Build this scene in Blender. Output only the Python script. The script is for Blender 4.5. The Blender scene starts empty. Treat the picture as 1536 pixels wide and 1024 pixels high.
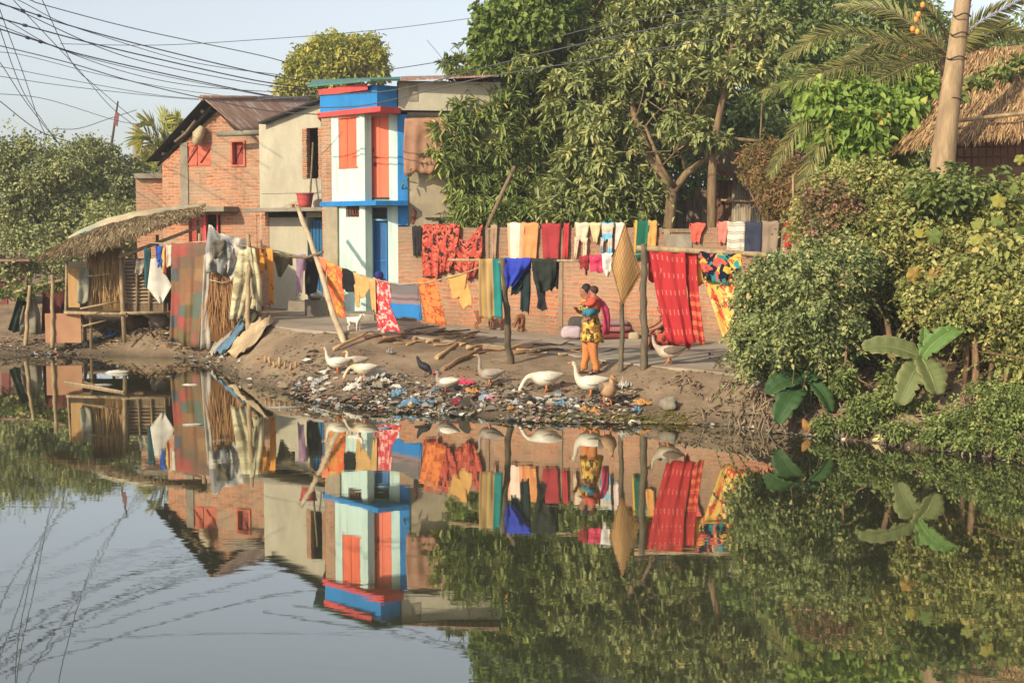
import bpy, math, random
import numpy as np
from mathutils import Vector, Matrix, noise as mnoise
random.seed(7); rng = np.random.default_rng(7)
SC = bpy.context.scene
COL = SC.collection
F = 2133.0; CAMH = 2.8; HORIZ = 346.0
TH = math.atan((512 - HORIZ) / F)
CT, ST = math.cos(TH), math.sin(TH)

# ---- measuring: photo pixel -> point in the place
def ray(px, py):
    u = (px - 768) / F; v = (512 - py) / F
    return Vector((u, CT + v * ST, -ST + v * CT))
def W(px, py, Y):
    d = ray(px, py)
    return Vector((0, 0, CAMH)) + d * (Y / d.y)
def G(px, py, z=0.0):
    d = ray(px, py)
    return Vector((0, 0, CAMH)) + d * ((z - CAMH) / d.z)

# ---- colours
def S(r, g, b, k=1.0):
    f = lambda c: (c / 12.92 if c <= .04045 else ((c + .055) / 1.055) ** 2.4)
    c = [f(x / 255) * k for x in (r, g, b)]; y = .3 * c[0] + .6 * c[1] + .1 * c[2]
    return tuple(min(1, x + (y - x) * .1) for x in c) + (1,)

# ---- mesh collector
def parent_base(p):
    v = Vector((0, 0, 0))
    while p is not None:
        v += p.location; p = p.parent
    return v

class MB:
    def __init__(s):
        s.v = []; s.f = []; s.m = []; s.uv = {}; s.cur = 0; s.sm = []
    def face(s, ids, uv=None, smooth=False):
        s.f.append(tuple(ids)); s.m.append(s.cur); s.sm.append(smooth)
        if uv is not None: s.uv[len(s.f) - 1] = uv
    def add(s, pts):
        n = len(s.v); s.v.extend([tuple(p) for p in pts]); return n
    def poly(s, pts, uv=None):
        n = s.add(pts); s.face(range(n, n + len(pts)), uv)
    def hexa(s, p):                       # 8 points: bottom 4 (ccw), top 4
        n = s.add(p)
        for q in ((3, 2, 1, 0), (4, 5, 6, 7), (0, 1, 5, 4), (1, 2, 6, 5), (2, 3, 7, 6), (3, 0, 4, 7)):
            s.face([n + i for i in q])
    def box(s, c, d, rz=0, rx=0, ry=0):
        M = Matrix.Rotation(rz, 3, 'Z') @ Matrix.Rotation(ry, 3, 'Y') @ Matrix.Rotation(rx, 3, 'X')
        c = Vector(c); x, y, z = d[0] / 2, d[1] / 2, d[2] / 2
        s.hexa([c + M @ Vector(q) for q in ((-x, -y, -z), (x, -y, -z), (x, y, -z), (-x, y, -z),
                                            (-x, -y, z), (x, -y, z), (x, y, z), (-x, y, z))])
    def slab(s, pts, off):                # extrude polygon by a vector
        off = Vector(off); k = len(pts); pts = [Vector(p) for p in pts]
        n = s.add(pts); m = s.add([p + off for p in pts])
        s.face(range(n + k - 1, n - 1, -1)); s.face(range(m, m + k))
        for i in range(k):
            j = (i + 1) % k
            s.face((n + i, n + j, m + j, m + i))
    def tube(s, pts, r, n=8, cap=True, jit=0):
        pts = [Vector(p) for p in pts]; k = len(pts)
        if not hasattr(r, '__len__'): r = [r] * k
        rings = []
        prev = None
        for i, p in enumerate(pts):
            d = (pts[min(i + 1, k - 1)] - pts[max(i - 1, 0)])
            if d.length < 1e-9: d = Vector((0, 0, 1))
            d.normalize()
            if prev is None:
                a = d.cross(Vector((0, 0, 1)) if abs(d.z) < .9 else Vector((1, 0, 0))).normalized()
            else:
                a = (prev - d * prev.dot(d))
                a = a.normalized() if a.length > 1e-6 else d.orthogonal().normalized()
            prev = a; b = d.cross(a)
            rr = r[i]
            ring = []
            for j in range(n):
                t = 2 * math.pi * j / n
                q = rr * (1 + (random.uniform(-jit, jit) if jit else 0))
                ring.append(p + a * math.cos(t) * q + b * math.sin(t) * q)
            rings.append(s.add(ring))
        for i in range(k - 1):
            for j in range(n):
                j2 = (j + 1) % n
                s.face((rings[i] + j, rings[i] + j2, rings[i + 1] + j2, rings[i + 1] + j), smooth=True)
        if cap:
            s.face([rings[0] + j for j in range(n - 1, -1, -1)]); s.face([rings[-1] + j for j in range(n)])
    def loft(s, rings, cap=True):         # rings: list of equal-length point lists
        n = len(rings[0]); ids = [s.add(r) for r in rings]
        for i in range(len(rings) - 1):
            for j in range(n):
                j2 = (j + 1) % n
                s.face((ids[i] + j, ids[i] + j2, ids[i + 1] + j2, ids[i + 1] + j), smooth=True)
        if cap:
            s.face([ids[0] + j for j in range(n - 1, -1, -1)]); s.face([ids[-1] + j for j in range(n)])
    def ell(s, c, r, n=12, m=8, rot=None):
        rings = []
        for i in range(1, m):
            t = math.pi * i / m
            ring = []
            for j in range(n):
                a = 2 * math.pi * j / n
                q = Vector((r[0] * math.sin(t) * math.cos(a), r[1] * math.sin(t) * math.sin(a), -r[2] * math.cos(t)))
                if rot is not None: q = rot @ q
                ring.append(Vector(c) + q)
            rings.append(ring)
        s.loft(rings)
    def build(s, name, mat, parent=None, solid=0):
        v = np.array(s.v, dtype=np.float64).reshape(-1, 3)
        if parent is not None: base = np.array(parent_base(parent))
        else: base = np.array(((v[:, 0].min() + v[:, 0].max()) / 2, (v[:, 1].min() + v[:, 1].max()) / 2, v[:, 2].min()))
        me = bpy.data.meshes.new(name)
        me.from_pydata((v - base).tolist(), [], s.f)
        for mm in (mat if isinstance(mat, (list, tuple)) else [mat]): me.materials.append(mm)
        me.polygons.foreach_set('material_index', s.m)
        me.polygons.foreach_set('use_smooth', s.sm)
        uvl = me.uv_layers.new(name='UVMap')
        buf = np.zeros((len(me.loops), 2))
        for p in me.polygons:
            fu = s.uv.get(p.index)
            st = p.loop_start
            if fu is not None:
                buf[st:st + len(fu)] = fu; continue
            nn = p.normal
            q = v[list(p.vertices)]
            if abs(nn.z) > .75: buf[st:st + p.loop_total] = q[:, :2]
            else:
                l = math.hypot(nn.x, nn.y) or 1
                t = np.array((-nn.y / l, nn.x / l, 0))
                buf[st:st + p.loop_total, 0] = q @ t
                buf[st:st + p.loop_total, 1] = q[:, 2]
        uvl.data.foreach_set('uv', buf.ravel())
        me.update()
        o = bpy.data.objects.new(name, me); COL.objects.link(o)
        if parent is not None: o.parent = parent
        else: o.location = base
        if solid:
            md = o.modifiers.new('thick', 'SOLIDIFY'); md.thickness = solid; md.offset = 0
        return o

def empty(name, loc, label=None, cat=None, group=None):
    o = bpy.data.objects.new(name, None); COL.objects.link(o); o.location = loc
    o.empty_display_size = .2
    return tag(o, label, cat, group)
def tag(o, label=None, cat=None, group=None, kind=None):
    if label: o['label'] = label
    if cat: o['category'] = cat
    if group: o['group'] = group
    if kind: o['kind'] = kind
    return o

def np_mesh(name, v, f, mat, parent=None, tint=None, k=None, smooth=False, uv=None):
    """v (n,3); f (m,k) one polygon size; tint per vertex"""
    v = np.asarray(v, dtype=np.float64); f = np.asarray(f, dtype=np.int32)
    base = np.array(parent_base(parent)) if parent is not None else np.array((v[:, 0].mean(), v[:, 1].mean(), v[:, 2].min()))
    me = bpy.data.meshes.new(name)
    me.vertices.add(len(v)); me.vertices.foreach_set('co', (v - base).astype(np.float32).ravel())
    me.loops.add(f.size); me.loops.foreach_set('vertex_index', f.ravel())
    me.polygons.add(len(f))
    me.polygons.foreach_set('loop_start', np.arange(0, f.size, f.shape[1], dtype=np.int32))
    me.polygons.foreach_set('loop_total', np.full(len(f), f.shape[1], dtype=np.int32))
    if smooth: me.polygons.foreach_set('use_smooth', np.ones(len(f), dtype=bool))
    me.materials.append(mat)
    if tint is not None:
        at = me.attributes.new('tint', 'FLOAT', 'POINT'); at.data.foreach_set('value', np.asarray(tint, dtype=np.float32))
    if uv is not None:
        ul = me.uv_layers.new(name='UVMap'); ul.data.foreach_set('uv', np.asarray(uv)[f.ravel()].astype(np.float32).ravel())
    me.update(calc_edges=True); me.validate()
    o = bpy.data.objects.new(name, me); COL.objects.link(o)
    if parent is not None: o.parent = parent
    else: o.location = base
    return o

# ---- node helpers
def newmat(name):
    m = bpy.data.materials.new(name); m.use_nodes = True
    nt = m.node_tree; nt.nodes.clear()
    out = nt.nodes.new('ShaderNodeOutputMaterial')
    return m, nt, out
def nd(nt, typ, ins=None, **props):
    n = nt.nodes.new('ShaderNode' + typ)
    for k, v in props.items(): setattr(n, k, v)
    for k, v in (ins or {}).items():
        s = n.inputs[k]
        if isinstance(v, bpy.types.NodeSocket): nt.links.new(v, s)
        else: s.default_value = v
    return n
def mix(nt, fac, a, b, blend='MIX'):
    n = nt.nodes.new('ShaderNodeMix'); n.data_type = 'RGBA'; n.blend_type = blend
    for i, v in ((0, fac), (6, a), (7, b)):
        if isinstance(v, bpy.types.NodeSocket): nt.links.new(v, n.inputs[i])
        else: n.inputs[i].default_value = v
    return n.outputs[2]
def ramp(nt, fac, stops, interp='LINEAR'):
    n = nt.nodes.new('ShaderNodeValToRGB'); cr = n.color_ramp; cr.interpolation = interp
    while len(cr.elements) < len(stops): cr.elements.new(.5)
    for e, (p, c) in zip(cr.elements, stops): e.position = p; e.color = c
    nt.links.new(fac, n.inputs[0]); return n.outputs[0]
def gray(v): return (v, v, v, 1)
def coords(nt, kind='Object', scale=(1, 1, 1), rot=(0, 0, 0)):
    tc = nt.nodes.new('ShaderNodeTexCoord')
    return nd(nt, 'Mapping', {'Vector': tc.outputs[kind], 'Scale': scale, 'Rotation': rot}).outputs[0]
def noise(nt, vec, scale, detail=5, rough=.6, dist=0):
    return nd(nt, 'TexNoise', {'Vector': vec, 'Scale': scale, 'Detail': detail, 'Roughness': rough, 'Distortion': dist}).outputs[0]
def math_(nt, op, a, b=0.0):
    n = nt.nodes.new('ShaderNodeMath'); n.operation = op
    for i, v in enumerate((a, b)):
        if isinstance(v, bpy.types.NodeSocket): nt.links.new(v, n.inputs[i])
        else: n.inputs[i].default_value = v
    return n.outputs[0]
def bumpn(nt, h, strength=.5, dist=.02):
    return nd(nt, 'Bump', {'Height': h, 'Strength': strength, 'Distance': dist}).outputs[0]
def finish(nt, out, col, rough=.9, normal=None, spec=.25, metal=0, trans=0):
    b = nd(nt, 'BsdfPrincipled', {'Roughness': rough, 'Specular IOR Level': spec, 'Metallic': metal})
    if isinstance(col, bpy.types.NodeSocket): nt.links.new(col, b.inputs['Base Color'])
    else: b.inputs['Base Color'].default_value = col
    if normal is not None: nt.links.new(normal, b.inputs['Normal'])
    sh = b.outputs[0]
    if trans:
        t = nt.nodes.new('ShaderNodeBsdfTranslucent')
        if isinstance(col, bpy.types.NodeSocket): nt.links.new(col, t.inputs[0])
        else: t.inputs[0].default_value = col
        mx = nd(nt, 'MixShader', {0: trans, 1: sh, 2: t.outputs[0]}); sh = mx.outputs[0]
    nt.links.new(sh, out.inputs[0])

MC = {}
def mnoisy(name, c1, c2, scale=3, rough=.9, bump=.3, bscale=None, c3=None, lo=.35, hi=.65, spec=.25, stretch=(1, 1, 1), trans=0, bdist=.02, kind='Object'):
    if name in MC: return MC[name]
    m, nt, out = newmat(name)
    v = coords(nt, kind, stretch)
    n1 = noise(nt, v, scale)
    col = ramp(nt, n1, [(lo, c1), (hi, c2)])
    if c3 is not None:
        n2 = noise(nt, v, scale * .37, 4)
        col = mix(nt, ramp(nt, n2, [(.48, gray(0)), (.68, gray(1))]), col, c3)
    fine = noise(nt, v, bscale or scale * 8, 4)
    col = mix(nt, .35, col, mix(nt, fine, gray(.55), gray(1.35)), 'MULTIPLY')
    nb = bumpn(nt, fine, bump, bdist) if bump else None
    finish(nt, out, col, rough, nb, spec, trans=trans)
    MC[name] = m; return m

def mbrick(name, c1, c2, mortar, w=.25, h=.085, ms=.014, stain=None, stain2=None, sv=None):
    m, nt, out = newmat(name)
    uv = coords(nt, 'UV')
    wob = nd(nt, 'TexNoise', {'Vector': uv, 'Scale': 3.5, 'Detail': 3})
    uvw = mix(nt, .055, uv, wob.outputs[1], 'LINEAR_LIGHT')
    br = nd(nt, 'TexBrick', {'Vector': uvw, 'Color1': c1, 'Color2': c2, 'Mortar': mortar, 'Scale': 1, 'Mortar Size': ms,
                             'Mortar Smooth': .35, 'Bias': -.1, 'Brick Width': w, 'Row Height': h})
    col = br.outputs[0]
    n2 = noise(nt, uv, 5, 6, .7)
    col = mix(nt, .55, col, mix(nt, n2, gray(.45), gray(1.5)), 'MULTIPLY')
    n5 = noise(nt, uv, 14, 3, .6)
    pale = ramp(nt, n5, [(.54, gray(0)), (.66, gray(.8))])
    col = mix(nt, pale, col, mortar)
    if stain:
        n3 = noise(nt, uv, .9, 6, .7)
        col = mix(nt, ramp(nt, n3, [(.42, gray(0)), (.62, gray(.8))]), col, stain)
        n6 = noise(nt, coords(nt, 'UV', (2.2, .5, 1)), 1.3, 5, .7); col = mix(nt, ramp(nt, n6, [(.5, gray(0)), (.72, gray(.5))]), col, tuple(x * .45 for x in stain[:3]) + (1,))
    if sv and stain2:                      # weathering band measured in height (lichen and soot along the coping)
        sp = nd(nt, 'SeparateXYZ', {0: uv}).outputs[1]
        n4 = noise(nt, uv, 1.4, 5, .7)
        hgt = math_(nt, 'ADD', sp, math_(nt, 'MULTIPLY', math_(nt, 'SUBTRACT', n4, .5), 1.6))
        for (a, b, amt) in sv:
            mp = nd(nt, 'MapRange', {0: hgt, 1: a, 2: b, 3: 0.0, 4: amt}).outputs[0]
            col = mix(nt, mp, col, stain2)
    fine = noise(nt, uv, 45, 4)
    h_ = math_(nt, 'ADD', math_(nt, 'MULTIPLY', br.outputs[1], -1.0), math_(nt, 'MULTIPLY', fine, .7))
    finish(nt, out, col, .95, bumpn(nt, h_, .8, .02), .15)
    return m

def mcorr(name, c1, c2, c3, period=.076, axis=0, rust=.5):
    m, nt, out = newmat(name)
    uv = coords(nt, 'UV')
    n1 = noise(nt, coords(nt, 'UV', (6, .8, 1) if axis == 0 else (.8, 6, 1)), 1.6, 6, .7)
    col = ramp(nt, n1, [(.36, c1), (rust - .03, c2), (.62, c3)])
    fine = noise(nt, uv, 30, 4)
    col = mix(nt, .4, col, mix(nt, fine, gray(.5), gray(1.4)), 'MULTIPLY')
    finish(nt, out, col, .6, bumpn(nt, fine, .2, .01), .3)
    return m

def mleaf(name, stops, rough=.55, trans=.28, spec=.3, gain=1.0):
    stops = [(p, (min(1, c[0] * gain * 1.04), min(1, c[1] * gain), min(1, c[2] * gain * .86), 1)) for p, c in stops]
    m, nt, out = newmat(name)
    at = nd(nt, 'Attribute', attribute_name='tint')
    col = ramp(nt, at.outputs['Fac'], stops)
    finish(nt, out, col, rough, None, spec, trans=trans)
    return m

# ---- leaf clouds
def unit(a):
    return a / np.maximum(np.linalg.norm(a, axis=1, keepdims=True), 1e-9)
def leaf_arrays(c, d, nrm, L, Wd, tint, fold=.25, droop=.15):
    """c base point, d axis, nrm approx normal -> 6-vertex folded leaves (2 quads)"""
    n = len(c); d = unit(d); s = unit(np.cross(d, nrm)); up = np.cross(s, d)
    L = np.broadcast_to(L, (n,))[:, None]; Wd = np.broadcast_to(Wd, (n,))[:, None]
    g = np.array((0, 0, -1.0))
    P = np.empty((n, 6, 3))
    P[:, 0] = c
    m1 = c + d * L * .32; m2 = c + d * L * .7 + g * L * droop * .5
    P[:, 1] = m1 + s * Wd * .5 + up * Wd * fold
    P[:, 2] = m2 + s * Wd * .38 + up * Wd * fold * .8
    P[:, 3] = c + d * L + g * L * droop
    P[:, 4] = m2 - s * Wd * .38 + up * Wd * fold * .8
    P[:, 5] = m1 - s * Wd * .5 + up * Wd * fold
    idx = np.arange(n)[:, None] * 6
    f = np.concatenate([idx + np.array([[0, 1, 2, 3]]), idx + np.array([[0, 3, 4, 5]])])
    return P.reshape(-1, 3), f, np.repeat(tint, 6)
def rdirs(n, r=rng):
    return unit(r.normal(size=(n, 3)))
def in_ell(ells, n, inner=.5):
    vol = np.array([e[1][0] * e[1][1] * e[1][2] for e in ells]) ** (2 / 3)
    pick = rng.choice(len(ells), size=n, p=vol / vol.sum())
    C = np.array([e[0] for e in ells])[pick]; R = np.array([e[1] for e in ells])[pick]
    m_ = int(n * 1.6); pick = np.resize(pick, m_); C = np.resize(C, (m_, 3)); R = np.resize(R, (m_, 3))
    d = rdirs(m_); r = (rng.uniform(inner ** 3, 1, m_) ** (1 / 3))[:, None]
    lump = np.array([mnoise.fractal(Vector(d_ * 1.7 + c_ * 3.1), 1, 2, 2) for d_, c_ in zip(d, C)])   # ragged outline and bare gaps
    r = r * (.98 + .42 * lump[:, None]) * np.where(rng.uniform(0, 1, (m_, 1)) < .08, 1.18, 1)
    keep = np.argsort(-(lump + rng.normal(scale=.25, size=m_)))[:n]; rng.shuffle(keep)
    return (C + d * r * R)[keep], d[keep]
def pxell(cx, cy, rx, ry, Y, rd):
    k = Y / F
    return (tuple(W(cx, cy, Y)), (rx * k, rd, ry * k))
def foliage(ells, nclump, per, clump_r, L, Wd, style='ball', inner=.55, droop=.2, zmin=None):
    cc, cd = in_ell(ells, nclump, inner)
    ct = np.clip(rng.normal(.5, .33, nclump), 0, 1); per = int(per)
    c = np.repeat(cc, per, 0); od = np.repeat(cd, per, 0); n = len(c)
    if style == 'whorl':                   # leaves spreading from a twig tip, tips hanging
        tip = unit(cd + rng.normal(scale=.5, size=cd.shape) + np.array((0, -.25, .15)))
        tp = np.repeat(tip, per, 0)
        d = unit(rdirs(n) + tp * .9 + np.array((0, 0, -.25)))
        base = c + rng.normal(scale=clump_r * .3, size=(n, 3))
        nr = unit(tp * .6 + rng.normal(scale=.3, size=(n, 3)) + np.array((0, 0, 1.0)))
    else:
        base = c + rdirs(n) * (rng.uniform(0, 1, n) ** .5)[:, None] * clump_r
        d = unit(rdirs(n) + od * .5)
        nr = unit(rdirs(n) + np.array((-.2, -.3, .7)))
    t = np.clip(np.repeat(ct, per) * .7 + rng.uniform(0, .3, n), 0, 1)
    LL = L * rng.uniform(.55, 1.4, n); ww = Wd * rng.uniform(.7, 1.2, n)
    v, f, tt = leaf_arrays(base, d, nr, LL, ww, t, droop=droop)
    return v, f, tt, cc
def sprays(ells, n, length, per, L, Wd, droop=.6, inner=.8, mb=None, r=.006):
    """thin twigs that arch out of the crown, leaves on both sides"""
    cc, cd = in_ell(ells, n, inner); d0 = unit(cd + rng.normal(scale=.45, size=cd.shape) + np.array((0, -.15, .35)))
    ln = length * rng.uniform(.5, 1.3, n); C, D, Nn = [], [], []
    for j in range(per):
        t = (j + 1) / per; p = cc + d0 * (ln * t)[:, None]; p[:, 2] -= ln * droop * t * t
        tg = unit(d0 - np.array((0, 0, 1)) * 2 * droop * t); s = unit(np.cross(tg, np.array((0, 0, 1.0)) + rng.normal(scale=.1, size=3))) * (1 if j % 2 else -1)
        C.append(p); D.append(tg * .7 + s + rng.normal(scale=.25, size=p.shape)); Nn.append(rng.normal(scale=.3, size=p.shape) + np.array((0, -.2, 1)))
    if mb is not None:
        for i in range(n): mb.tube([cc[i] - d0[i] * ln[i] * .3] + [C[j][i] for j in range(0, per, max(1, per // 4))], r, 4, cap=False)
    C, D, Nn = map(np.concatenate, (C, D, Nn)); k = len(C); tb = np.tile(rng.uniform(0, .7, n), per)
    return leaf_arrays(C, D, Nn, L * rng.uniform(.6, 1.3, k), Wd * rng.uniform(.7, 1.2, k), np.clip(tb + rng.uniform(0, .3, k), 0, 1), droop=.2)
def merge(parts):
    vs, fs, ts, o = [], [], [], 0
    for v, f, t in parts:
        vs.append(v); fs.append(f + o); ts.append(t); o += len(v)
    return np.concatenate(vs), np.concatenate(fs), np.concatenate(ts)
def limb(mb, a, b, r0, r1, wob=.12, k=6, n=7, sag=0):
    a = Vector(a); b = Vector(b); l = (b - a).length
    pts = []; off = Vector((random.gauss(0, 1), random.gauss(0, 1), random.gauss(0, .8))) * wob * l * .8
    for i in range(k + 1):
        t = i / k; p = a.lerp(b, t)
        if 0 < i < k: p = p + off * math.sin(math.pi * t) + Vector((random.gauss(0, 1), random.gauss(0, 1), random.gauss(0, .6))) * wob * l * .06
        p.z -= sag * 4 * t * (1 - t)
        pts.append(p)
    mb.tube(pts, [r0 + (r1 - r0) * i / k for i in range(k + 1)], n)
    return pts
# ================= world, sun, camera
SUN_EL, SUN_AZ = math.radians(27), math.radians(-40)   # azimuth measured from "behind the camera" (-Y) towards -X
sund = Vector((math.sin(SUN_AZ) * math.cos(SUN_EL), -math.cos(SUN_AZ) * math.cos(SUN_EL), math.sin(SUN_EL)))
world = bpy.data.worlds.new("World"); SC.world = world; world.use_nodes = True
wn = world.node_tree; wn.nodes.clear()
sky = wn.nodes.new('ShaderNodeTexSky'); sky.sky_type = 'NISHITA'; sky.sun_disc = False
sky.sun_elevation = SUN_EL; sky.sun_rotation = math.atan2(sund.x, sund.y)
sky.air_density = .95; sky.dust_density = 1.3; sky.ozone_density = 2.0
hs = wn.nodes.new('ShaderNodeHueSaturation'); hs.inputs['Saturation'].default_value = .4
wn.links.new(sky.outputs[0], hs.inputs['Color'])
bg = wn.nodes.new('ShaderNodeBackground'); bg.inputs[1].default_value = .15
wo = wn.nodes.new('ShaderNodeOutputWorld')
wn.links.new(hs.outputs[0], bg.inputs[0]); wn.links.new(bg.outputs[0], wo.inputs[0])
sl = bpy.data.lights.new('sun', 'SUN'); sl.energy = 4.1; sl.angle = math.radians(.6); sl.color = (1, .88, .64)
so = bpy.data.objects.new('sun', sl); COL.objects.link(so); so.location = (-20, -20, 30)
so.rotation_euler = (-sund).to_track_quat('-Z', 'Y').to_euler()
cam = bpy.data.cameras.new('camera'); cam.sensor_width = 36; cam.lens = F / 1536 * 36; cam.clip_end = 3000; cam.clip_start = .1
co = bpy.data.objects.new('camera', cam); COL.objects.link(co)
co.location = (0, 0, CAMH); co.rotation_euler = (math.pi / 2 - TH, 0, 0); SC.camera = co
SC.view_settings.view_transform = 'Standard'; SC.view_settings.look = 'None'; SC.view_settings.exposure = .25
SC.view_settings.gamma = 1
SC.cycles.use_denoising = True; SC.cycles.max_bounces = 6; SC.cycles.transparent_max_bounces = 4
SC.cycles.caustics_reflective = False; SC.cycles.caustics_refractive = False

# ================= terrain
def curve(pp):
    a = sorted(pp); xs = np.array([p[0] for p in a]); ys = np.array([p[1] for p in a])
    return lambda x: np.interp(x, xs, ys)
shore_px = [(0, 533), (100, 531), (200, 530), (265, 535), (318, 545), (345, 560), (400, 580), (450, 592), (480, 603), (560, 612),
            (700, 622), (800, 630), (900, 632), (1000, 633), (1100, 638), (1160, 647), (1250, 655), (1350, 668), (1450, 680), (1536, 692)]
sp = [tuple(G(x, y, 0))[:2] for x, y in shore_px]
Ys = curve(sp + [(-60, 34), (-20, 32.5), (7.4, 15.5), (9, 12), (11, 7), (13, 0), (60, -10)])
zp = curve([(-60, .95), (-7, .88), (-3, .84), (-.5, .66), (1.5, .56), (4, .6), (6, .8), (10, 1.0), (60, 1.2)])
pe = []
for x, y in [(400, 491), (500, 501), (620, 507), (740, 521), (850, 533), (950, 549), (1050, 558), (1160, 571)]:
    z = .7
    for _ in range(8):
        p = G(x, y, z); z = float(zp(p.x))
    pe.append((p.x, p.y))
Yp = curve(pe + [(-60, 40), (-20, 37.5), (-12, 37), (-8, 36), (-6.5, 33.5), (-5.6, 30.6), (4.6, 21.3), (6, 20), (8, 17.5), (12, 10), (60, 0)])
def ground_z(x, y, rough=True):
    ys, yp, z1 = float(Ys(x)), float(Yp(x)), float(zp(x))
    t = (y - ys) / max(.5, yp - ys)
    if t < 0: z = max(-.8, t * max(.5, yp - ys) * .35)
    elif t < 1: z = z1 * (t ** .8 if x < 2.2 else t ** .6)
    else: z = z1
    if y < 3: z = max(z, min(1.1, (3 - y) * .5 - .2))
    z += .42 * math.exp(-((x + 8.2) ** 2 / 1.0 + (y - 32.4) ** 2 / .8))
    if x > 5: z += .5 * (1 - math.exp(-max(0, y - yp) * .15)) * min(1, (x - 5) / 3)
    if rough and t > -.3:
        k = .02 if t > 1.05 else .04
        z += k * mnoise.fractal((x * 1.1, y * 1.1, 3.1), 1, 2, 4)
        if 0 <= t <= 1.02: z += .02 * mnoise.noise((x * 6, y * 6, 1.7))
    return z
def on(px, py, sink=0.0):
    """point of the ground seen at that spot"""
    d = ray(px, py); o = Vector((0, 0, CAMH)); Y = 15.0
    while Y < 60:
        p = o + d * (Y / d.y)
        if p.z <= ground_z(p.x, p.y): break
        Y += .03
    p.z -= sink
    return p
def grade(a, b, n, p0, p1):   # spacing: fine a..b, growing outward to p0,p1
    mid = list(np.linspace(a, b, n)); st = (b - a) / (n - 1)
    lo, s = [], st; x = a
    while x > p0: s *= 1.25; x -= s; lo.append(x)
    hi, s = [], st; x = b
    while x < p1: s *= 1.25; x += s; hi.append(x)
    return np.array(lo[::-1] + mid + hi)
gx = grade(-13, 8, 230, -300, 300); gy = grade(15, 38, 230, -60, 900)
V = np.array([(x, y, ground_z(x, y)) for y in gy for x in gx])
nx_ = len(gx); ii = np.arange((len(gy) - 1) * nx_).reshape(-1, nx_)[:, :-1].ravel()
m, nt, out = newmat('earth')
v = coords(nt, 'Object')
c = ramp(nt, noise(nt, v, .9, 6, .65), [(.3, S(124, 104, 82)), (.55, S(154, 130, 102)), (.75, S(172, 150, 120))])
c = mix(nt, ramp(nt, noise(nt, v, 2.6, 5, .7), [(.55, gray(0)), (.7, gray(.8))]), c, S(92, 78, 62))
c = mix(nt, ramp(nt, noise(nt, v, .55, 4, .6), [(.58, gray(0)), (.7, gray(.6))]), c, S(156, 114, 80))
c = mix(nt, .5, c, mix(nt, noise(nt, v, 22, 5, .7), gray(.4), gray(1.5)), 'MULTIPLY')
geo = nt.nodes.new('ShaderNodeNewGeometry')     # damp mud where the ground meets the water
zz = nd(nt, 'SeparateXYZ', {0: geo.outputs['Position']}).outputs[2]
wet = nd(nt, 'MapRange', {0: math_(nt, 'ADD', zz, math_(nt, 'MULTIPLY', noise(nt, v, 3, 4), .25)), 1: .12, 2: .36, 3: .75, 4: 0}).outputs[0]
c = mix(nt, wet, c, S(70, 62, 50))
hh = math_(nt, 'ADD', noise(nt, v, 9, 6, .7), math_(nt, 'MULTIPLY', noise(nt, v, 40, 4, .7), .4))
finish(nt, out, c, .95, bumpn(nt, hh, .7, .04), .15)
g = np_mesh('ground', V, np.stack([ii, ii + 1, ii + 1 + nx_, ii + nx_], 1), m, smooth=True)
tag(g, 'brown dirt bank and yard ground beside the pond', 'ground', kind='structure')

# ================= water
m, nt, out = newmat('pond_water')
v = coords(nt, 'Object')
vs = nd(nt, 'Mapping', {'Vector': v, 'Scale': (.55, 1.5, 1)}).outputs[0]
h1 = noise(nt, vs, 2.2, 3, .5, .4)
h2 = noise(nt, vs, 9, 2, .5)
hh = math_(nt, 'ADD', h1, math_(nt, 'MULTIPLY', h2, .18))
calm = ramp(nt, noise(nt, v, .22, 3, .5), [(.4, gray(.25)), (.65, gray(1))])
nb = nd(nt, 'Bump', {'Height': hh, 'Strength': math_(nt, 'MULTIPLY', calm, .05), 'Distance': .02}).outputs[0]
scum = noise(nt, coords(nt, 'Object', (.35, 1, 1)), 1.3, 6, .7)
bc = mix(nt, scum, S(58, 62, 42), S(76, 76, 54))
b = nd(nt, 'BsdfPrincipled', {'Base Color': bc, 'Roughness': .5, 'Specular IOR Level': 0, 'Normal': nb})
gl = nd(nt, 'BsdfGlossy', {'Color': (.86, .87, .84, 1), 'Roughness': .015, 'Normal': nb})
fc = nd(nt, 'LayerWeight', {'Blend': .5, 'Normal': nb}).outputs['Facing']
fc = nd(nt, 'MapRange', {0: fc, 1: .4, 2: .93, 3: .04, 4: .9}).outputs[0]
mx = nd(nt, 'MixShader', {0: fc, 1: b.outputs[0], 2: gl.outputs[0]})
nt.links.new(mx.outputs[0], out.inputs[0])
mb = MB(); mb.poly([(-300, -60, 0), (300, -60, 0), (300, 60, 0), (-300, 60, 0)])
w = mb.build('water', m); tag(w, 'still murky green pond mirroring the houses', 'water', kind='structure')

# ================= wall line and concrete path
WA = W(597, 400, 31.5); WB = W(1240, 400, 27.2)
def wallY(x): return WA.y + (x - WA.x) * (WB.y - WA.y) / (WB.x - WA.x)
mconc = mnoisy('path_concrete', S(150, 138, 122), S(176, 163, 142), 1.2, .92, .25, 26, c3=S(140, 122, 100))
mb = MB(); xs = np.linspace(-5.4, 4.9, 80); rows = []
for i, x in enumerate(xs):
    y0 = float(Yp(x)) + .05 + .1 * mnoise.noise((x * 2.2, 0, 5)) ; y1 = max(y0 + .8, (wallY(x) if x > WA.x else 31.9 + (WA.x - x) * .95) - .03)
    z = float(zp(x)) + .035
    rows.append([(x, y0, z - .12), (x, y0, z)] + [(x, y0 + (y1 - y0) * k / 6, z + .015 * mnoise.noise((x, k, 2))) for k in range(1, 7)])
ids = [mb.add(r) for r in rows]
for a, b_ in zip(ids[:-1], ids[1:]):
    for k in range(7): mb.face((a + k, b_ + k, b_ + k + 1, a + k + 1))
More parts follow.
